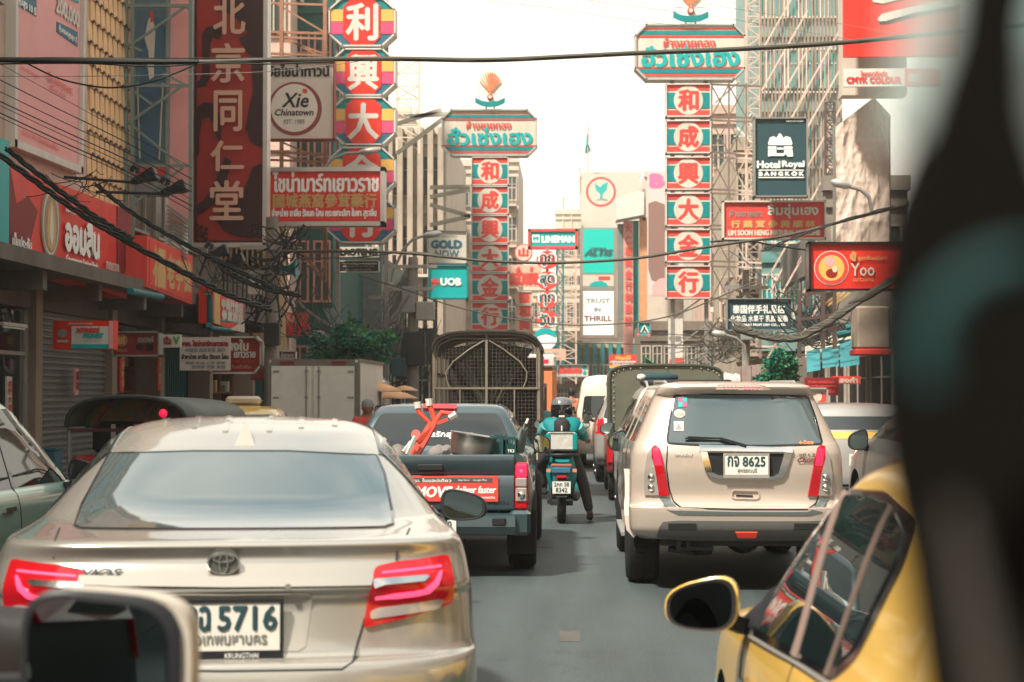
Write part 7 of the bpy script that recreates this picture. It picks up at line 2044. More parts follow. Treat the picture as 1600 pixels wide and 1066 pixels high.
def truss(label, x0, x1, y0, y1, Y, m, w=.06, step=20, name='lattice_tower'):
    root = empty(name, P((x0+x1)/2, y1, Y), label, 'lattice tower')
    mb = MB()
    for yy in (Y, Y+.5):
        mb.bar(P(x0, y0, yy), P(x0, y1, yy), w*1.3).bar(P(x1, y0, yy), P(x1, y1, yy), w*1.3)
    mb.build('legs', m, root, origin=root.location)
    y = y0; k = 0
    mb = MB()
    while y < y1-step:
        mb.bar(P(x0, y, Y), P(x1, y, Y), w*.7)
        mb.bar(P(x0 if k%2 else x1, y, Y), P(x1 if k%2 else x0, y+step, Y), w*.7)
        mb.bar(P(x0, y, Y+.5), P(x1, y+step, Y+.5), w*.6).bar(P(x0, y, Y), P(x0, y, Y+.5), w*.6)
        y += step; k += 1
    mb.build('bracing', m, root, origin=root.location)
    return root
truss('slim pale rusty lattice tower left of the vertical bars', 1166, 1188, -70, 560, 54, 'palerust', .06, 16)
truss('dark lattice mast at the edge of the wrapped building', 1290, 1304, 160, 470, 47, mat('dark brown steel', (.09,.06,.05), .6), .05, 14)
truss('thin pale lattice column behind the oval signs', 876, 900, 380, 600, 84, 'palerust', .07, 12)
truss('teal lattice column beside the screen tower', 870, 880, 370, 600, 82, 'tealpipe', .06, 16)
truss('pale scaffold tower behind the left gate octagons', 620, 655, 95, 240, 66, mat('pale cream scaffold', (.58,.46,.36), .6), .06, 20)
# frames tying the right column to the buildings
r = empty('gate_bracing', P(1150, 300, 51), 'pale rusty frames tying the right character column to the shophouses', 'steel frame')
mb = MB()
for y in (132, 182, 188, 238, 246, 296, 302, 352, 358, 408, 416, 466): mb.bar(P(1108, y, 51), P(1190, y+3, 51), .05)
for y in (132, 188, 246, 302, 358, 416):
    mb.bar(P(1112, y+2, 51), P(1138, y+50, 51), .035).bar(P(1138, y+2, 51), P(1112, y+50, 51), .035).bar(P(1139, y+2, 51), P(1165, y+50, 51), .035).bar(P(1165, y+2, 51), P(1139, y+50, 51), .035)
for x in (1112, 1139, 1166): mb.bar(P(x, 130, 51), P(x, 480, 51), .045)
mb.build('lattice', 'palerust', r, origin=r.location)
rr = random.Random(21)
r = empty('facade_scaffold', P(1150, 600, 64), 'tangle of pale scaffold tubes and sign brackets over the pink shophouses', 'steel frame')
mb = MB()
for i in range(46):
    x, y = rr.uniform(1108, 1215), rr.uniform(150, 560)
    k = rr.choice(((0,rr.uniform(40,110)),(rr.uniform(25,70),rr.uniform(-3,3)),(rr.uniform(20,50),rr.uniform(20,60)),(rr.uniform(20,50),-rr.uniform(20,60))))
    mb.bar(P(x, y, 55+rr.uniform(0,9)), P(x+k[0], y+k[1], 55+rr.uniform(0,9)), .05)
mb.build('scaffold_tubes', 'palerust', r, origin=r.location, kind='stuff')
# arms holding the middle column to the cream building
r = empty('gate_bracing', P(690, 300, 62), 'cream box arms tying the middle column to the fins building', 'steel frame')
for a, b_ in (((672,293),(735,292)),((672,308),(735,296)),((672,320),(735,338)),((672,352),(735,338)),((620,240),(700,180)),((640,182),(700,178)),((600,200),(690,172))): MB().bar(P(*a, 62), P(*b_, 62), .14).build('arm', paleb, r, origin=r.location)

# white column top and orange pink columns left of the fashion billboard
r = empty('sign_columns', P(985, 600, 100), 'white rounded cap over slim pink and orange sign columns', 'sign columns'); r.location.z = 0
def colbox(x0, x1, y0, y1, Y, m, nm, d=.6):
    a, b_ = P(x0, y1, Y), P(x1, y0, Y)
    MB().box((a.x, Y, a.z), (b_.x, Y+d, b_.z)).build(nm, m, r, origin=r.location)
colbox(975, 989, 345, 640, 100, mat('faded rose column', (.62,.30,.25), .6, wear=.4), 'pink_column')
colbox(990, 998, 345, 528, 100.3, 'teal', 'teal_column'); colbox(1000, 1011, 340, 640, 100, mat('orange column', (.62,.28,.13), .6, wear=.4), 'orange_column')
colbox(965, 974, 350, 500, 101, 'tealsteel', 'grey_column'); colbox(1004, 1009, 295, 345, 100, 'steel', 'grey_mast')
pts = [P(962+43*t, 0, 99.5).x for t in (0, 1)]
za, zb = P(962, 345, 99.5).z, P(962, 308, 99.5).z
MB().prism([(pts[0], za), (pts[0], zb-.3), (pts[0]+.2, zb), (pts[1]-.3, zb+.3), (pts[1], zb+.2), (pts[1], za+.3)], 99, 101).build('white_cap', 'offwhite', r, origin=r.location)
for i in range(9):
    a = P(977, 350+i*18, 99.9); text_mb('大仁和興金行利源記'[i], lambda u, v, l: Vector((u, 99.95-l, v)), a.x, a.z-.5, a.x+.38, a.z, .02).build('lettering', 'coral', r, origin=r.location, recalc=False)
# masts and flag on the far tower
for i, (x, y0, y1, Y, lb) in enumerate(((880,308,372,140,'thin mast on the pale roof step'),(893,330,372,140,'shorter mast on the pale roof step'),(906,262,300,150,'mast at the corner of the bank tower'))):
    a, b_ = P(x, y1, Y), P(x, y0, Y)
    tag(MB().tube([a, b_], .08, 6).build('mast', 'palerust'), lb, 'mast')
r = empty('flag', P(918, 272, 149), 'limp teal and white flag on a pole on the bank tower roof', 'flag')
MB().tube([P(918, 274, 149), P(919, 196, 149)], .06, 6).build('flag_pole', 'palerust', r, origin=r.location)
vs = []; fs = []
for i in range(9):
    t = i/8
    for j in range(4): vs.append(P(917+t*6.5*(.4+t*.6)*(j/3)-3*(j == 0)*t, 206+t*34+j*1.2*math.sin(t*5), 149) + Vector((0,.25*math.sin(j*2+t*6),0)))
fs = [(i*4+j, i*4+j+1, i*4+5+j, i*4+4+j) for i in range(8) for j in range(3)]
MB().add(vs, fs).build('cloth', 'brightteal', r, origin=r.location, smooth=60)

# ------------------------------------------------------------------ wrapped building, awnings, fences on the right
def crumple(pts_fn, nx, ny, amp, seed, name, m, root=None):
    from mathutils import noise
    vs = []
    for j in range(ny+1):
        for i in range(nx+1):
            p, n_ = pts_fn(i/nx, j/ny)
            q = Vector((p.x*2.6, p.y, p.z*1.1)) + Vector((seed, 0, 0))
            a = noise.ridged_multi_fractal(q, 1.0, 2.0, 4, 1.0, 2.0) if hasattr(noise, 'ridged_multi_fractal') else noise.noise(q)
            vs.append(p + n_*(a-1.0)*amp)
    fs = [(j*(nx+1)+i, j*(nx+1)+i+1, (j+1)*(nx+1)+i+1, (j+1)*(nx+1)+i) for j in range(ny) for i in range(nx)]
    return MB().add(vs, fs).build(name, m, root, smooth=60, recalc=False)
r = empty('wrapped_building', (0, 0, 0), 'narrow building wrapped in crumpled pinkish beige tarpaulin with a peaked top', 'building')
tarp = mat('pinkish beige tarpaulin', (.56,.44,.36), .55, wear=.25, wscale=1.5)
def face(u, v):
    top = 198 - 45*u/.7 if u < .7 else 153 + (u-.7)/.3*27
    x = 1306 + u*84
    return P(x, top + (402-top)*v, 39), Vector((0,-1,0))
crumple(face, 60, 110, .075, 3, 'front_tarpaulin', tarp, r)
a, b_ = P(1308, 410, 39.3), P(1392, 190, 39.3)
MB().box((a.x, 39.35, 3.2), (b_.x, 39.9, b_.z)).build('wall', conc, r)
MB().prism([(P(1367,153,39.3).x, P(1367,153,39.3).z), (P(1392,180,39.3).x, P(1392,180,39.3).z), (P(1392,200,39.3).x, P(1392,200,39.3).z), (P(1367,200,39.3).x, P(1367,200,39.3).z)], 39.32, 39.5).build('peak_sheet', conc, r)
r = empty('awning_row', (0, 0, 0), 'row of teal canvas awnings with a scalloped beige valance on the right', 'awnings')
aw = mat('teal awning canvas', (.04,.20,.22), .7, wear=.4, wscale=2); sc = mat('beige awning top', (.42,.38,.29), .8, wear=.4)
for i, (x0, x1, yt, yb) in enumerate(((1260, 1281, 545, 582), (1284, 1310, 540, 576), (1312, 1342, 528, 574))):
    MB().quad(P(x0, yt+4, 36), P(x1, yt, 36), P(x1+1, yb-4, 35.4), P(x0+1, yb, 35.4)).quad(P(x0, yt+4, 36.05), P(x0+1, yb, 35.45), P(x1+1, yb-4, 35.45), P(x1, yt, 36.05)).build('canvas', aw, r, recalc=False)
vs = []; fs = []
for i in range(41):
    t = i/40; x = 1258+t*76; y = 556-t*28
    b = .6+.4*abs(math.sin(i*1.5))
    vs += [P(x, y-14-3*t, 37), P(x, y-2, 36.4), P(x, y+4*b, 36.3)]
fs = [(i*3+j, i*3+j+1, i*3+4+j, i*3+3+j) for i in range(40) for j in range(2)]
MB().add(vs, fs).build('valance', sc, r, smooth=60)
for (x0, x1, y0, y1, Y, m_, lb, nm, ct) in ((1340,1392,478,545,33, plaster,'beige box cabinet with an orange foot fixed over the pavement','wall_cabinet','cabinet'),):
    a, b_ = P(x0, y1, Y), P(x1, y0, Y)
    q = empty(nm, (a.x, Y, a.z), lb, ct)
    MB().rbox((0, 0, 0), (b_.x-a.x, .8, b_.z-a.z), .04).build('casing', m_, q)
    MB().rbox((-.03, -.05, -.12), (b_.x-a.x+.03, .8, -.005), .02).build('orange_foot', 'coral', q)
for a, b_, lb in (((1322,513),(1345,507),'short teal vent pipe above the awnings'),((1308,524),(1338,518),'longer teal vent pipe above the awnings')):
    tag(MB().tube([P(*a, 34), P(*b_, 34)], .07, 8).build('vent_pipe', 'tealpipe', smooth=40), lb, 'pipe')
r = empty('board_fence', P(1200, 620, 40), 'faded pink board fence behind the beige SUV roof', 'fence'); r.location.z = 0
pk = mat('faded mauve boards', (.33,.24,.21), .8, wear=.5)
for i in range(14):
    x0 = 1150+i*8; y0 = 573-i*.9
    a, b_ = P(x0, 640, 40), P(x0+7.4, y0, 40)
    MB().box((a.x, 40+.02*(i%2), 0), (b_.x, 40.05+.02*(i%2), b_.z)).build('plank', pk, r, origin=r.location)
r = empty('corrugated_fence', P(1255, 620, 37.5), 'brownish wall panel left of the teal awnings', 'fence'); r.location.z = 0
for i in range(6):
    a, b_ = P(1237+i*4.2, 640, 37.5), P(1240.6+i*4.2, 553, 37.5)
    MB().box((a.x, 37.5, 0), (b_.x, 37.56, b_.z)).build('plank', mat('brown mauve panel', (.22,.165,.14), .8, wear=.5), r, origin=r.location)
for nm, pt in (('wrapped_building', P(1348, 402, 39.3)), ('awning_row', P(1300, 580, 36))):
    q = bpy.data.objects[nm]; q.location = pt
    for ch in q.children: ch.location = Vector(ch.location) - pt
# steel shelf frame below the red restaurant sign, brackets
r = empty('sign_bracket', P(1240, 530, 34), 'dark brown steel brackets holding the signs over the right pavement', 'steel frame')
mb = MB(); dk = mat('dark brown steel', (.09,.06,.05), .6)
for x, y0, y1 in ((1249,455,560),(1286,455,545),(1304,450,545)): mb.bar(P(x, y0, 33), P(x, y1, 33), .07)
for y in (462, 500, 520): mb.bar(P(1245, y, 33), P(1306, y-8, 33), .06)
mb.bar(P(1250,530,33), P(1305,488,33), .05).bar(P(1262,380,33), P(1262,480,33), .08)
mb.build('brackets', dk, r, origin=r.location)
mb = MB()
for i in range(3): mb.bar(P(1285+i*8, 478, 33.5), P(1312+i*8, 457, 33.5), .04)
mb.build('ochre_stays', 'gold', r, origin=r.location)
# laundry / white cloths by the fence
q = MB()
rr = random.Random(5)
r = empty('laundry', P(1140, 598, 41), 'bunch of white cloths hanging by the mauve board fence', 'laundry')
for i in range(6):
    p = P(1134+i*4, 582+rr.uniform(-6,4), 40)
    MB().lathe([(.02,0),(.05,-.05),(.07,-.16),(.05,-.28),(.02,-.3)], p, 'z', 7).build('cloth', 'offwhite', r, origin=r.location, smooth=60)
# small lamp and post
r = empty('garden_lamp', P(1124, 640, 42), 'small post lamp with an orange shade beside the olive truck', 'lamp'); r.location.z = 0
z = P(1124, 600, 42).z
MB().tube([(0,0,0),(0,0,z+.1)], .025, 6).build('post', 'palerust', r)
MB().lathe([(.2,z+.05),(.16,z+.1),(.05,z+.22)], (0,0,0), 'z', 14).build('lamp_shade', 'coral', r, smooth=40)
# green tarp above olive truck, dark vault behind the cage truck
q = tag(MB().add([P(1007,556,50),P(1026,571,50),P(1012,572,50),P(1008,566,50),P(1010,560,49.6)], [(0,1,4),(1,2,4),(2,3,4),(3,0,4)]).build('green_sheet', mat('green sheet', (.02,.25,.09), .6)), 'small bright green sheet next to the red shop sign', 'sheet')

# ------------------------------------------------------------------ trees, umbrella
def tree(label, px, Y, crown, ground=0, seed=1, n=5200, name='street_tree', lc=(.004,.125,.075), leaf=.085, trunk=.12):
    rr = random.Random(seed)
    b = P(px, 640, Y); b.z = .14
    root = empty(name, b, label, 'tree')
    C = []
    for (x, y, rx, ry) in crown:
        c = P(x, y, Y+rr.uniform(-.6,.6)) - b; s = Y/F
        C.append((c, rx*s, ry*s))
    top = max(C, key=lambda c: c[0].z)[0]
    mb = MB().tube([(0,0,-.1),(.05,0,top.z*.3),(.0,.05,top.z*.6)], [trunk, trunk*.8, trunk*.6], 8)
    for c, rx, ry in C:
        mb.tube([(0,.03,top.z*.45), Vector((0,.03,top.z*.5)).lerp(c,.5)+Vector((0,0,-.08)), c], [trunk*.5, trunk*.3, .015], 5)
    mb.build('trunk', mat('dark bark', (.06,.045,.035), .9, wear=.5), root, smooth=50)
    tot = sum(rx*ry for c, rx, ry in C)
    mats = [mat('leaf dark '+name, tuple(v*.55 for v in lc), .5), mat('leaf mid '+name, lc, .5), mat('leaf light '+name, (lc[0]*1.5+.05, lc[1]*1.75, lc[2]*1.1), .5)]
    V, Fa, MI = [], [], []
    for c, rx, ry in C:
        clumps = [(Vector((rr.gauss(0,.45)*rx, rr.gauss(0,.4)*rx, rr.gauss(0,.42)*ry)), rr.randrange(3)) for _ in range(max(4, int(26*rx*ry/ (tot/len(C)))))]
        for k in range(int(n*rx*ry/tot)):
            cc, mi = rr.choice(clumps)
            p = c + cc + Vector((rr.gauss(0,.11)*(rx+.25), rr.gauss(0,.13)*(rx+.2), rr.gauss(0,.11)*(ry+.25)))
            a = Vector((rr.uniform(-1,1), rr.uniform(-1,1), rr.uniform(-.5,.3))).normalized()
            s_ = a.cross(Vector((rr.uniform(-1,1), rr.uniform(-1,1), rr.uniform(-.2,1)))).normalized()
            l = leaf*rr.uniform(.6,1.3)
            i = len(V)
            V += [p, p+a*l*.5+s_*l*.28, p+a*l, p+a*l*.5-s_*l*.28]
            Fa.append((i,i+1,i+2,i+3)); MI.append(mi if rr.random() < .8 else rr.randrange(3))
    me = bpy.data.meshes.new('crown'); me.from_pydata([tuple(v) for v in V], [], Fa)
    for m in mats: me.materials.append(m)
    me.polygons.foreach_set('material_index', MI)
    o = bpy.data.objects.new('crown', me); COL.objects.link(o); o.parent = root; o['kind'] = 'stuff'
    return root
tree('bushy green street tree behind the grey box truck', 545, 39, [(520,548,34,22),(560,540,34,24),(595,532,22,14),(545,520,24,14),(575,562,28,16),(500,565,24,14),(606,527,14,8)], seed=2, n=6500, leaf=.12)
tree('small dark green balcony shrub by the corner block', 500, 58, [(492,455,16,16),(505,468,12,14),(478,462,10,12)], seed=3, n=2200, name='balcony_shrub', leaf=.12, trunk=.05)
tree('low green shrub behind the tree among the wires', 530, 56, [(530,500,16,14),(545,510,14,12)], seed=4, n=1800, name='balcony_shrub', leaf=.12, trunk=.05)
tree('bushy potted tree in front of the mauve fence on the right', 1218, 36, [(1218,572,20,18),(1205,588,16,12),(1232,582,14,16),(1222,556,10,10),(1196,594,10,6)], seed=5, n=5200, name='potted_tree', leaf=.09, trunk=.07)
def umbrella(label, px, py, Y, wpx, hpx, seed=0):
    c = P(px, py, Y); w = wpx*Y/F; h = hpx*Y/F
    r = empty('market_umbrella', (c.x, c.y, .14), label, 'umbrella')
    top = c.z - .14
    n = 8; vs = [(0,0,top)]
    for k, (rr_, hh) in enumerate(((.5, .35), (1.0, 1.0))):
        for i in range(n*2):
            a = math.pi*i/n; q = 1 if i % 2 == 0 else .93
            vs.append((math.cos(a)*w*rr_*q, math.sin(a)*w*rr_*q, top-h*hh*(1.05 if i % 2 else 1)))
    fs = [(0, 1+i, 1+(i+1)%(2*n)) for i in range(2*n)] + [(1+i, 1+2*n+i, 1+2*n+(i+1)%(2*n), 1+(i+1)%(2*n)) for i in range(2*n)]
    o = MB().add(vs, fs).build('canopy', mat('peach umbrella cloth', (.80,.45,.24), .7, wear=.25), r, smooth=25)
    o.modifiers.new('s', 'SOLIDIFY').thickness = .012
    MB().tube([(0,0,0),(0,0,top)], .025, 7).build('pole', 'alu', r)
    mb = MB()
    for i in range(n): a = 2*math.pi*i/n; mb.bar((0,0,top-h*.75), (math.cos(a)*w*.6, math.sin(a)*w*.6, top-h*.6), .012)
    mb.build('ribs', 'alu', r)
umbrella('peach market umbrella beside the grey box truck', 594, 598, 37, 34, 13)
umbrella('wide peach umbrella drooping behind the pickup on the left', 616, 610, 38, 38, 12)
umbrella('pale umbrella further back in the stall shade', 632, 602, 44, 22, 8)
# dark stall under the tree, speaker horn, crates
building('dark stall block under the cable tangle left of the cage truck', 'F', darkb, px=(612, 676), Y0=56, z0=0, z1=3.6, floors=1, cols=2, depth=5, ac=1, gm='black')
sign('slanted_panel', 'tilted grey green awning sheet poking out above the tree', None, Y=46, quad=[(504,482),(520,482),(544,515),(524,520)], face=mat('grey green awning sheet', (.20,.27,.25), .6, wear=.5), rim=None, depth=.08, cat='awning')
sign('slanted_panel', 'pale sheet metal awning edge sloping down beside the tree', None, Y=40, quad=[(488,516),(500,516),(552,541),(545,543)], face='alu', rim=None, depth=.1, cat='awning')
h = P(436, 420, 33.5)
r = empty('horn_speaker', h, 'teal horn loudspeaker fixed on the dark utility pole', 'loudspeaker')
MB().lathe([(.03,0),(.05,.12),(.10,.24),(.2,.34),(.21,.35),(.19,.34)], (0,0,0), 'x', 16).build('horn', 'teal', r, smooth=50)
MB().cbox((-.04,0,0), (.12,.12,.12)).build('driver', 'darkmetal', r)
# plants, buckets and boxes by the shop fronts on the left
for i, (y, nm, lb, mm, w, h_) in enumerate(((16.5,'cardboard_box','brown cardboard box on the left pavement near the pale mint car', (.30,.19,.10),.4,.35),(22.5,'plastic_crate','red plastic crate on the pavement behind the tuk tuk',(.35,.03,.02),.4,.5),(26.0,'plastic_crate','stacked blue grey crate by the bank entrance',(.05,.12,.15),.4,.6))):
    r = empty(nm, (-8.2, y, .14), lb, nm.replace('_', ' '))
    MB().rbox((0,0,0), (w,w,h_), .015).build('shell', mat(nm+str(i), mm, .6, wear=.3), r)
    MB().box((-.01,-.01,h_), (w+.01,w+.01,h_+.03)).build('lid', mat(nm+str(i), mm), r)

# ---- clutter along the left shop fronts
def vstrip(label, px, y0, y1, w, txt, m_=None, tm_='coral', X_=-8.44):
    sign('door_banner', label, None, X=X_, quad=[(px, y0), (px+w, y0+1), (px+w, y1-1), (px, y1)], face=m_ or 'offwhite', rim=None, depth=.03, cat='banner',
         texts=[(c_, px+w*.15, y0+6+i*(y1-y0-12)/len(txt), px+w*.85, y0+6+(i+.8)*(y1-y0-12)/len(txt), tm_, .01) for i, c_ in enumerate(txt)])
vstrip('upright white banner with red characters on the pillar left of the glass doors', 11, 588, 650, 8, '金行大吉')
vstrip('narrow pink banner on the pillar beside the roller shutter', 117, 575, 618, 6, '福祿', 'pink', 'deepred')
vstrip('red paper couplet beside the herbal shop shelves', 188, 560, 612, 6, '招財進', 'red', 'gold')
vstrip('red paper couplet on the pillar before the teal doors', 247, 555, 610, 5, '平安', 'red', 'gold')
rr = random.Random(33)
for i, (y, z, lb) in enumerate(((19.0,2.45,'white fluorescent tube fitting over the glass doors'),(25.0,2.6,'white fluorescent tube fitting over the bank entrance'),(33.5,2.7,'white fluorescent tube fitting over the herbal shelves'))):
    q = empty('tube_light', (-8.3, y, z), lb, 'light fitting')
    MB().box((-.03, 0, 0), (.03, 1.1, .05)).build('housing', 'offwhite', q); MB().tube([(0,.05,-.02),(0,1.05,-.02)], .014, 6).build('tube', 'white', q)
for i, (y, hgt, mm, lb) in enumerate(((20.5,1.0,'coral','red goods rack with hanging packets outside the glass doors'),(33.2,1.25,'gold','ochre goods rack outside the herbal shop'),(37.5,1.1,'cream','cream goods rack outside the teal doors'),(42.0,1.3,'coral','red goods rack near the grey box truck'))):
    q = empty('goods_rack', (-8.1, y, .14), lb, 'goods rack')
    mb = MB()
    for x in (0, .45):
        for yy in (0, 1.3): mb.box((x, yy, 0), (x+.03, yy+.03, hgt))
    for z in (.3, .65, hgt-.03): mb.box((0, 0, z), (.48, 1.33, z+.02))
    mb.build('rack_frame', 'steel', q)
    for k in range(12):
        z = rr.choice((.32, .67)); yy = rr.uniform(.05, 1.1)
        MB().rbox((.05, yy, z), (.4, yy+rr.uniform(.1,.2), z+rr.uniform(.12,.26)), .01).build('packet', rr.choice([mm, 'offwhite', 'gold', 'teal', 'deepred']), q)
# ------------------------------------------------------------------ people
def skinned(name, pts, edges, radii, m, parent, sub=1, root=0):
    me = bpy.data.meshes.new(name)
    me.from_pydata([tuple(p) for p in pts], edges, [])
    o = bpy.data.objects.new(name, me); COL.objects.link(o)
    sk = o.modifiers.new('skin', 'SKIN'); sk.use_smooth_shade = True
    for i, r_ in enumerate(radii):
        v = me.skin_vertices[0].data[i]; rr = r_ if isinstance(r_, tuple) else (r_, r_)
        v.radius = rr; v.use_root = (i == root)
    sb = o.modifiers.new('sub', 'SUBSURF'); sb.levels = sub; sb.render_levels = sub
    bpy.context.view_layer.update()
    dg = bpy.context.evaluated_depsgraph_get()
    nm = bpy.data.meshes.new_from_object(o.evaluated_get(dg)); nm.name = name
    bpy.data.objects.remove(o)
    o = mesh_obj(name, nm, m, parent)
    nm.polygons.foreach_set('use_smooth', [True]*len(nm.polygons))
    return o
def person(label, loc, J, top, legs, rz=0, helmet=None, hair='black', shoes='black', cap=None):
    """J: joints in the person's space: pelvis, chest, neck, head, and per side shoulder, elbow, hand, hip, knee, ankle, toe"""
    r = empty('person', loc, label, 'person', None, rz)
    names = ['pelvis','waist','chest','neck','head','shl','ell','hal','shr','elr','har','hil','knl','anl','tol','hir','knr','anr','tor']
    ix = {n: i for i, n in enumerate(names)}
    E = [('pelvis','waist'),('waist','chest'),('chest','neck'),('neck','head'),('chest','shl'),('shl','ell'),('ell','hal'),('chest','shr'),('shr','elr'),('elr','har'),
         ('pelvis','hil'),('hil','knl'),('knl','anl'),('anl','tol'),('pelvis','hir'),('hir','knr'),('knr','anr'),('anr','tor')]
    rad = dict(pelvis=(.15,.11), waist=(.13,.10), chest=(.155,.11), neck=.055, head=.085, shl=.065, ell=.045, hal=.032, shr=.065, elr=.045, har=.032,
               hil=.095, knl=.062, anl=.042, tol=.035, hir=.095, knr=.062, anr=.042, tor=.035)
    pts = [Vector(J[n]) for n in names]
    skinned('body', pts, [(ix[a], ix[b]) for a, b in E], [rad[n] for n in names], 'skin', r)
    # head proper with a face
    hd = Vector(J['head'])
    mb = MB()
    vs = []; fs = []; NR, NS = 10, 14
    for i in range(NR+1):
        t = math.pi*i/NR
        for k in range(NS):
            a = 2*math.pi*k/NS
            x, y, z = .078*math.sin(t)*math.cos(a), .098*math.sin(t)*math.sin(a), .118*math.cos(t)
            if y > 0 and z < 0: x *= .86
            if abs(math.cos(a)) < .2 and y > 0 and -.04 < z < .015: y += .018
            vs.append(hd+Vector((x, y, z)))
    for i in range(NR):
        for k in range(NS): fs.append((i*NS+k, i*NS+(k+1)%NS, (i+1)*NS+(k+1)%NS, (i+1)*NS+k))
    mb.add(vs, fs).build('head', 'skin', r, smooth=70)
    f = MB()
    for sx in (-1, 1): f.lathe([(.012,0),(.008,.006)], hd+Vector((sx*.03,.092,.012)), 'y', 8)
    f.cbox(hd+Vector((0,.088,-.055)), (.045,.01,.008)); f.build('face_features', 'black', r)
    e_ = MB()
    for sx in (-1, 1): e_.lathe([(.02,-.006),(.024,0),(.02,.008)], hd+Vector((sx*.078,0,-.005)), 'x', 8)
    e_.build('ears', 'skin', r, smooth=60)
    # jacket and trousers follow the same joints a little wider
    ts = ['waist','chest','neck','shl','ell','hal','shr','elr','har','pelvis']
    P_ = {n: Vector(J[n]) for n in names}
    P_['hal'] = P_['ell'].lerp(P_['hal'], .88); P_['har'] = P_['elr'].lerp(P_['har'], .88); P_['neck'] = P_['chest'].lerp(P_['neck'], .75)
    tx = {n: i for i, n in enumerate(ts)}
    skinned('jacket', [P_[n] for n in ts], [(tx[a], tx[b]) for a, b in (('pelvis','waist'),('waist','chest'),('chest','neck'),('chest','shl'),('shl','ell'),('ell','hal'),('chest','shr'),('shr','elr'),('elr','har'))],
            [(.165,.125),(.185,.135),.07,.085,.066,.046,.085,.066,.046,(.165,.125)], top, r)
    ls = ['pelvis','hil','knl','anl','hir','knr','anr']; lx = {n: i for i, n in enumerate(ls)}
    skinned('trousers', [P_[n] for n in ls], [(lx[a], lx[b]) for a, b in (('pelvis','hil'),('hil','knl'),('knl','anl'),('pelvis','hir'),('hir','knr'),('knr','anr'))], [(.165,.125),.108,.078,.058,.108,.078,.058], legs, r)
    for s in ('l', 'r'):
        a, t = Vector(J['an'+s]), Vector(J['to'+s])
        d = (t-a); d.z = 0; d = d.normalized() if d.length > .01 else Vector((0,1,0))
        q = a + Vector((0,0,-.05))
        MB().tube([q-d*.07+Vector((0,0,.02)), q, q+d*.10, q+d*.19-Vector((0,0,.015))], [.035,.045,.042,.025], 8).build('shoe', shoes, r, smooth=60)
        # hand: palm, four unequal bent fingers and a thumb
        h, e2 = Vector(J['ha'+s]), Vector(J['el'+s])
        u = (h-e2).normalized(); w = u.cross(Vector((0,0,1))); w = w.normalized() if w.length > .01 else Vector((1,0,0)); v = w.cross(u)
        mb = MB().tube([h-u*.02, h+u*.03, h+u*.07], [.026,.036,.03], 8)
        for k, L_ in enumerate((.062,.072,.068,.052)):
            b0 = h+u*.07+w*(k-1.5)*.018
            mb.tube([b0, b0+u*L_*.45-v*.008, b0+u*L_*.7-v*.028, b0+u*L_*.6-v*.05], [.0085,.008,.0075,.006], 5)
        mb.tube([h+u*.02+w*.03, h+u*.05+w*.045-v*.01, h+u*.075+w*.035-v*.03], [.011,.010,.007], 5)
        mb.build('hand', 'skin', r, smooth=60)
    if helmet:
        mb = MB().lathe([(.01,.165),(.07,.158),(.115,.12),(.137,.05),(.140,-.02),(.132,-.085),(.115,-.125),(.10,-.12)], hd+Vector((0,-.005,.01)), 'z', 20)
        hp = mb.build('helmet', helmet, r, smooth=60)
        MB().lathe([(.01,.172),(.072,.165),(.118,.128),(.136,.075),(.128,.075),(.10,.12)], hd+Vector((0,-.008,.01)), 'z', 20).build('crown_sheen', mat('grey crown sheen', (.10,.11,.11), .15, coat=.6), hp, smooth=60)  # greyer cap imitating light reflected on top of the helmet
        MB().cbox(hd+Vector((0,-.147,-.06)), (.07,.01,.022)).build('helmet_badge', 'offwhite', hp)
    elif cap:
        MB().lathe([(.01,.135),(.05,.13),(.08,.10),(.092,.04),(.094,.02),(.085,.02)], hd, 'z', 16).add([hd+Vector(v_) for v_ in ((-.07,.06,.035),(.07,.06,.035),(.05,.17,.02),(-.05,.17,.02))], [(0,1,2,3)]).build('cap', cap, r, smooth=60)
    else:
        MB().lathe([(.01,.128),(.05,.122),(.078,.09),(.088,.03),(.086,-.03),(.07,-.07),(.06,-.05)], hd+Vector((0,-.012,0)), 'z', 16).build('hair', hair, r, smooth=60)
    return r

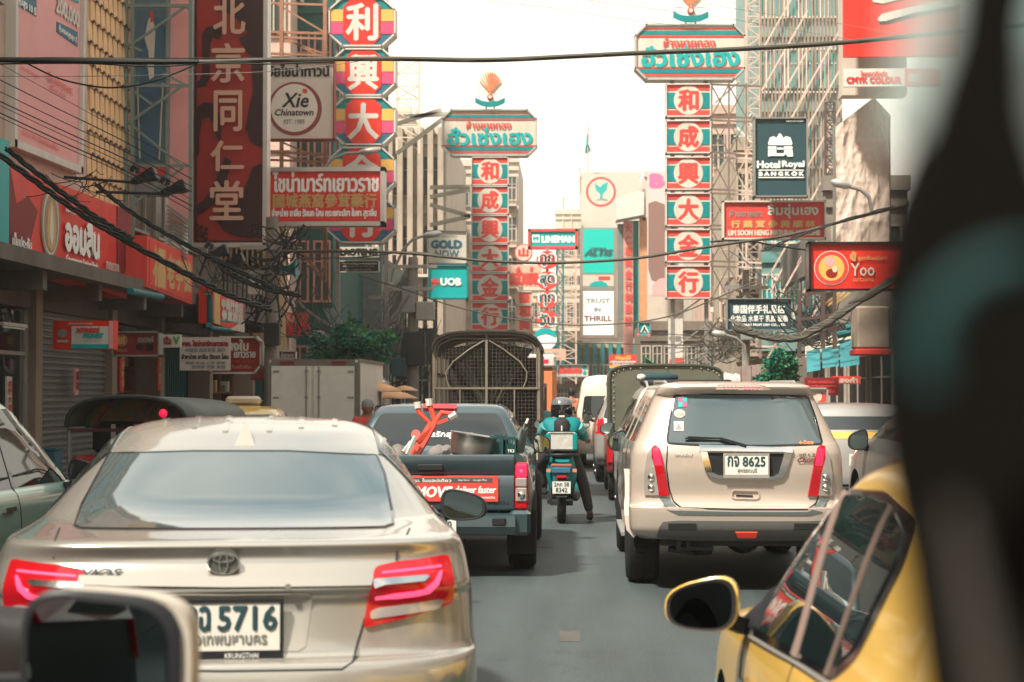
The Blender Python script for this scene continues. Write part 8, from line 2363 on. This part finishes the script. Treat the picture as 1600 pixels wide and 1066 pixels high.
# ------------------------------------------------------------------ delivery rider and scooter
SX, SY = -.10, 21.4
m_jac = mat('teal rider jacket', (.0,.16,.17), .6, wear=.25, wscale=8)
m_tr = mat('charcoal trousers', (.035,.032,.032), .8)
def scooter(label, loc, col, bag=True, small=False):
    r = empty('scooter', loc, label, 'motorcycle')
    MB().lathe([(.14,-.055),(.22,-.055),(.245,-.035),(.255,0),(.245,.035),(.22,.055),(.14,.055)], (0,0,.255), 'x', 24).build('rear_wheel', 'rubber', r, smooth=40)
    MB().lathe([(.03,-.06),(.14,-.05),(.14,.05),(.03,.06)], (0,0,.255), 'x', 16).build('wheel_rim', 'rim', r, smooth=40)
    MB().lathe([(.16,-.045),(.24,-.045),(.26,0),(.24,.045),(.16,.045)], (0,1.25,.26), 'x', 24).build('front_wheel', 'rubber', r, smooth=40)
    # tail body: tapering shell
    vs = []; lv = [(-.22,.10,.50,.74),(-.16,.15,.46,.80),(.1,.19,.40,.84),(.45,.20,.36,.80),(.62,.14,.34,.62)]
    for y, w, z0, z1 in lv: vs += [(-w*.75,y,z0),(w*.75,y,z0),(w,y,(z0+z1)/2),(w*.72,y,z1),(-w*.72,y,z1),(-w,y,(z0+z1)/2)]
    fs = [(i*6+k, i*6+(k+1)%6, i*6+6+(k+1)%6, i*6+6+k) for i in range(4) for k in range(6)] + [(0,1,2,3,4,5),(29,28,27,26,25,24)]
    MB().add(vs, fs).build('tail_body', col, r, smooth=40)
    MB().rbox((-.13,-.2,.82), (.13,.55,.90), .04).build('seat', 'plastic', r, smooth=50)
    MB().tube([(-.18,.05,.80),(-.20,-.15,.84),(-.10,-.27,.85),(.10,-.27,.85),(.20,-.15,.84),(.18,.05,.80)], .02, 7).build('grab_rail', 'plastic', r, smooth=60)
    MB().rbox((-.12,-.25,.62), (.12,-.21,.70), .015).build('tail_lamp', 'blueprint', r, smooth=40)
    MB().rbox((-.13,-.245,.70), (.13,-.20,.74), .01).build('lamp_surround', mat('copper lamp surround', (.28,.10,.07), .4), r)
    MB().rbox((-.06,-.27,.565), (.06,-.24,.60), .008).build('reflector', 'lampred', r)
    MB().add([(-.08,-.22,.60),(.08,-.22,.60),(.07,-.33,.34),(-.07,-.33,.34),(-.08,-.19,.60),(.08,-.19,.60),(.07,-.30,.34),(-.07,-.30,.34)], [(0,1,2,3),(7,6,5,4),(0,4,5,1),(1,5,6,2),(2,6,7,3),(3,7,4,0)]).build('mudguard', 'plastic', r)
    pb = MB().box((-.11,-.345,.385), (.11,-.338,.53)).build('licence_plate', 'plate', r)
    fr = lambda u, v, l: Vector((u, -.346-l, v))
    text_mb('2กก 58', fr, -.09,.47,.09,.52,.002).build('lettering', 'navy', pb, recalc=False); text_mb('8342', fr, -.07,.40,.07,.455,.002).build('lettering', 'navy', pb, recalc=False)
    MB().tube([(.15,.35,.30),(.17,.0,.32),(.19,-.25,.36)], [.03,.05,.045], 10).build('exhaust', 'plastic', r, smooth=60)
    MB().tube([(-.16,.3,.28),(-.15,0,.26)], .03, 8).tube([(.14,.05,.60),(.13,.0,.30)], .025, 8).tube([(-.14,.05,.60),(-.13,.0,.30)], .025, 8).box((-.14,-.05,.22), (.14,.05,.28)).build('swingarm', 'darkmetal', r, smooth=40)
    MB().rbox((-.17,.6,.25), (.17,1.0,.34), .03).build('footboard', 'plastic', r, smooth=40)
    MB().add([(-.2,.95,.34),(.2,.95,.34),(.17,1.08,.95),(-.17,1.08,.95),(-.12,1.15,.34),(.12,1.15,.34),(.1,1.22,.95),(-.1,1.22,.95)], [(0,1,2,3),(7,6,5,4),(0,4,5,1),(1,5,6,2),(2,6,7,3),(3,7,4,0)]).build('leg_shield', col, r, smooth=20)
    MB().tube([(0,1.22,.3),(0,1.1,.95),(0,1.05,1.02)], .03, 8).tube([(-.33,.88,1.0),(-.2,1.0,1.03),(0,1.05,1.02),(.2,1.0,1.03),(.33,.88,1.0)], .016, 7).build('handlebar', 'darkmetal', r, smooth=60)
    for sx in (-1, 1):
        q = MB().tube([(sx*.22,1.0,1.03),(sx*.27,1.0,1.13),(sx*.30,.98,1.18)], .008, 5).lathe([(.001,-.02),(.045,-.018),(.055,0),(.04,.02),(.01,.03)], (sx*.31,.97,1.20), 'y', 16).build('mirror', 'plastic', r, smooth=60)
        MB().lathe([(.046,-.0225),(.046,-.0215)], (sx*.31,.97,1.20), 'y', 16).build('mirror_glass', 'mirror', q)
        MB().tube([(sx*.25,.95,1.015),(sx*.35,.87,.995)], .021, 8).build('grip', 'rubber', r, smooth=40)
        MB().cbox((sx*.16,-.22,.66), (.05,.04,.04)).build('indicator', 'amber', r)
    return r
sc_ = scooter('teal scooter with a white number plate under the delivery rider', (SX, SY, 0), m_jac)
bg_ = empty('delivery_bag', (SX, SY-.08, .90), 'silver white delivery box bag with teal corners strapped behind the rider', 'delivery bag')
MB().rbox((-.17,-.16,0), (.17,.16,.235), .02).build('bag_box', mat('silver white bag cloth', (.50,.48,.43), .55, wear=.35, wscale=12, bump=.4, bscale=12), bg_, smooth=30)
for sx in (-1, 1): MB().rbox((sx*.165-.03,-.175,.01), (sx*.165+.03,-.155,.21), .008).build('bag_corner', 'teal', bg_)
MB().bar((-.18,-.17,.235), (.18,-.17,.235), .014).build('bag_piping', 'plastic', bg_)
J = dict(pelvis=(0,.30,.93), waist=(0,.33,1.06), chest=(0,.37,1.20), neck=(0,.41,1.31), head=(0,.44,1.375),
         shl=(-.18,.36,1.22), ell=(-.27,.52,1.06), hal=(-.30,.80,1.02), shr=(.18,.36,1.22), elr=(.27,.54,1.06), har=(.31,.80,1.02),
         hil=(-.11,.30,.88), knl=(-.28,.62,.70), anl=(-.22,.68,.40), tol=(-.22,.80,.36), hir=(.11,.28,.86), knr=(.27,.36,.48), anr=(.35,.22,.11), tor=(.36,.36,.06))
rider = person('delivery rider in a teal jacket and dark helmet seated on the scooter, one foot down', (SX, SY, 0), J, m_jac, m_tr, helmet='gloss')
MB().rbox((-.095,.20,1.03), (.095,.30,1.29), .04).build('back_panel', mat('black jacket back panel', (.02,.02,.022), .7), rider, smooth=50)
MB().box((-.008,.192,1.08), (.008,.20,1.20)).build('zip_pull', 'offwhite', rider)
for s in (-1, 1): MB().tube([(s*.20,.33,1.19),(s*.245,.40,1.12)], [.074,.066], 10).build('sleeve_band', mat('pale teal band', (.08,.28,.27), .6), rider, smooth=60)
# second scooter rider beyond the cage truck
s2 = scooter('small scooter half hidden beyond the cage truck', (-.52, 29.5, 0), 'tealpipe')
J2 = dict(J); J2['anr'] = (.16,.6,.40); J2['knr'] = (.24,.6,.66); J2['tor'] = (.16,.75,.36)
person('bare headed rider in a pale teal shirt on the small scooter past the cage truck', (-.52, 29.5, 0), J2, mat('pale teal shirt', (.12,.27,.27), .7), m_tr)
stand = dict(pelvis=(0,0,.93), waist=(0,0,1.08), chest=(0,0,1.27), neck=(0,.01,1.42), head=(0,.02,1.54), shl=(-.18,0,1.34), ell=(-.25,.02,1.08), hal=(-.22,.16,.90), shr=(.18,0,1.34), elr=(.25,.02,1.08), har=(.22,.16,.90),
             hil=(-.09,0,.90), knl=(-.10,.03,.50), anl=(-.11,0,.12), tol=(-.11,.14,.06), hir=(.09,0,.90), knr=(.10,.03,.50), anr=(.11,0,.12), tor=(.11,.14,.06))
sc2 = lambda J_, k: {n: tuple(c*k for c in v) for n, v in J_.items()}
a = P(574, 640, 25)
person('man in a grey cap and red shirt standing between the box truck and the pickup', (a.x, 25, 0), sc2(stand, .90), 'coral', m_tr, cap='grey')
a = P(592, 640, 36)
person('bare armed street vendor under the peach umbrella', (a.x, 36, .0), sc2(stand, .80), mat('brown vest', (.25,.12,.08), .8), m_tr, rz=R(160))
a = P(893, 640, 46)
person('person in an orange safety vest far ahead beside the orange minibus', (a.x, 46, 0), sc2(stand, 1.05), mat('orange vest', (.62,.18,.10), .7), m_tr)
# food cart under the umbrella
a = P(600, 640, 35)
r = empty('food_cart', (a.x, 35, .0), 'low steel food cart in the shade of the peach umbrellas', 'food cart')
MB().rbox((-.6,0,.3), (.6,.6,.9), .02).build('cart_body', 'steel', r); MB().box((-.65,-.03,.9), (.65,.65,.93)).build('counter', 'alu', r)
for x in (-.45,.45): MB().lathe([(.15,-.02),(.17,0),(.15,.02)], (x,0,.17), 'y', 16).build('wheel', 'rubber', r)

# ------------------------------------------------------------------ blurred frame of our own vehicle, an arm's length from the lens
fy = .34
r = empty('vehicle_frame', P(1520, 600, fy), 'near black window pillar of our own vehicle, far out of focus at the right edge', 'vehicle frame')
blk = mat('brown black trim', (.006,.005,.004), .9, spec=.05)
mk = lambda pts: [(P(x, y, fy).x, P(x, y, fy).z) for x, y in pts]
MB().prism(mk([(1535,-120),(1500,60),(1455,180),(1405,300),(1382,430),(1380,600),(1398,750),(1432,900),(1470,1180),(1900,1180),(1900,330),(1650,290),(1615,180),(1612,40),(1640,-120)]), fy, fy+.02).build('pillar', blk, r, origin=r.location)
pts = [P(1600+150*math.cos(t), 560-150*math.sin(t), fy-.025) for t in [R(88+i*9) for i in range(13)]]
MB().tube(pts, .0034, 10).build('grab_hose', mat('dull teal rubber hose', (.008,.034,.034), .7), r, smooth=60, origin=r.location)
MB().tube([P(1490,790,fy-.02), P(1520,940,fy-.02), P(1565,1160,fy-.02)], [.0016,.0028,.0036], 10).build('grey_strap', mat('grey brown strap', (.05,.045,.036), .8), r, smooth=60, origin=r.location)
MB().prism(mk([(1425,-120),(1412,40),(1398,140),(1392,200),(1440,210),(1462,140),(1492,50),(1515,-120)]), fy+.005, fy+.012).build('pale_edge', mat('pale frosted rim', (.42,.50,.47), .4, alpha=.6), r, origin=r.location)
MB().prism(mk([(1625,-120),(1600,40),(1600,180),(1625,290),(1900,330),(1900,-120)]), fy+.03, fy+.034).build('tinted_pane', mat('pale teal tinted pane', (.26,.42,.42), .2, alpha=.6), r, origin=r.location)

# ------------------------------------------------------------------ air
MB().box((-145,-45,-1.5), (145,335,24)).build('haze', None, kind='stuff')
hz = bpy.data.objects['haze']
hm_ = bpy.data.materials.new('street haze'); hm_.use_nodes = True
hn = hm_.node_tree; hn.nodes.clear()
ho = hn.nodes.new('ShaderNodeOutputMaterial'); hv = hn.nodes.new('ShaderNodeVolumePrincipled')
hv.inputs['Color'].default_value = (.95,.90,.82,1); hv.inputs['Density'].default_value = .0012; hv.inputs['Anisotropy'].default_value = .45
hn.links.new(hv.outputs['Volume'], ho.inputs['Volume'])
hz.data.materials.clear(); hz.data.materials.append(hm_)
hz['label'] = 'thin warm haze hanging in the street air'
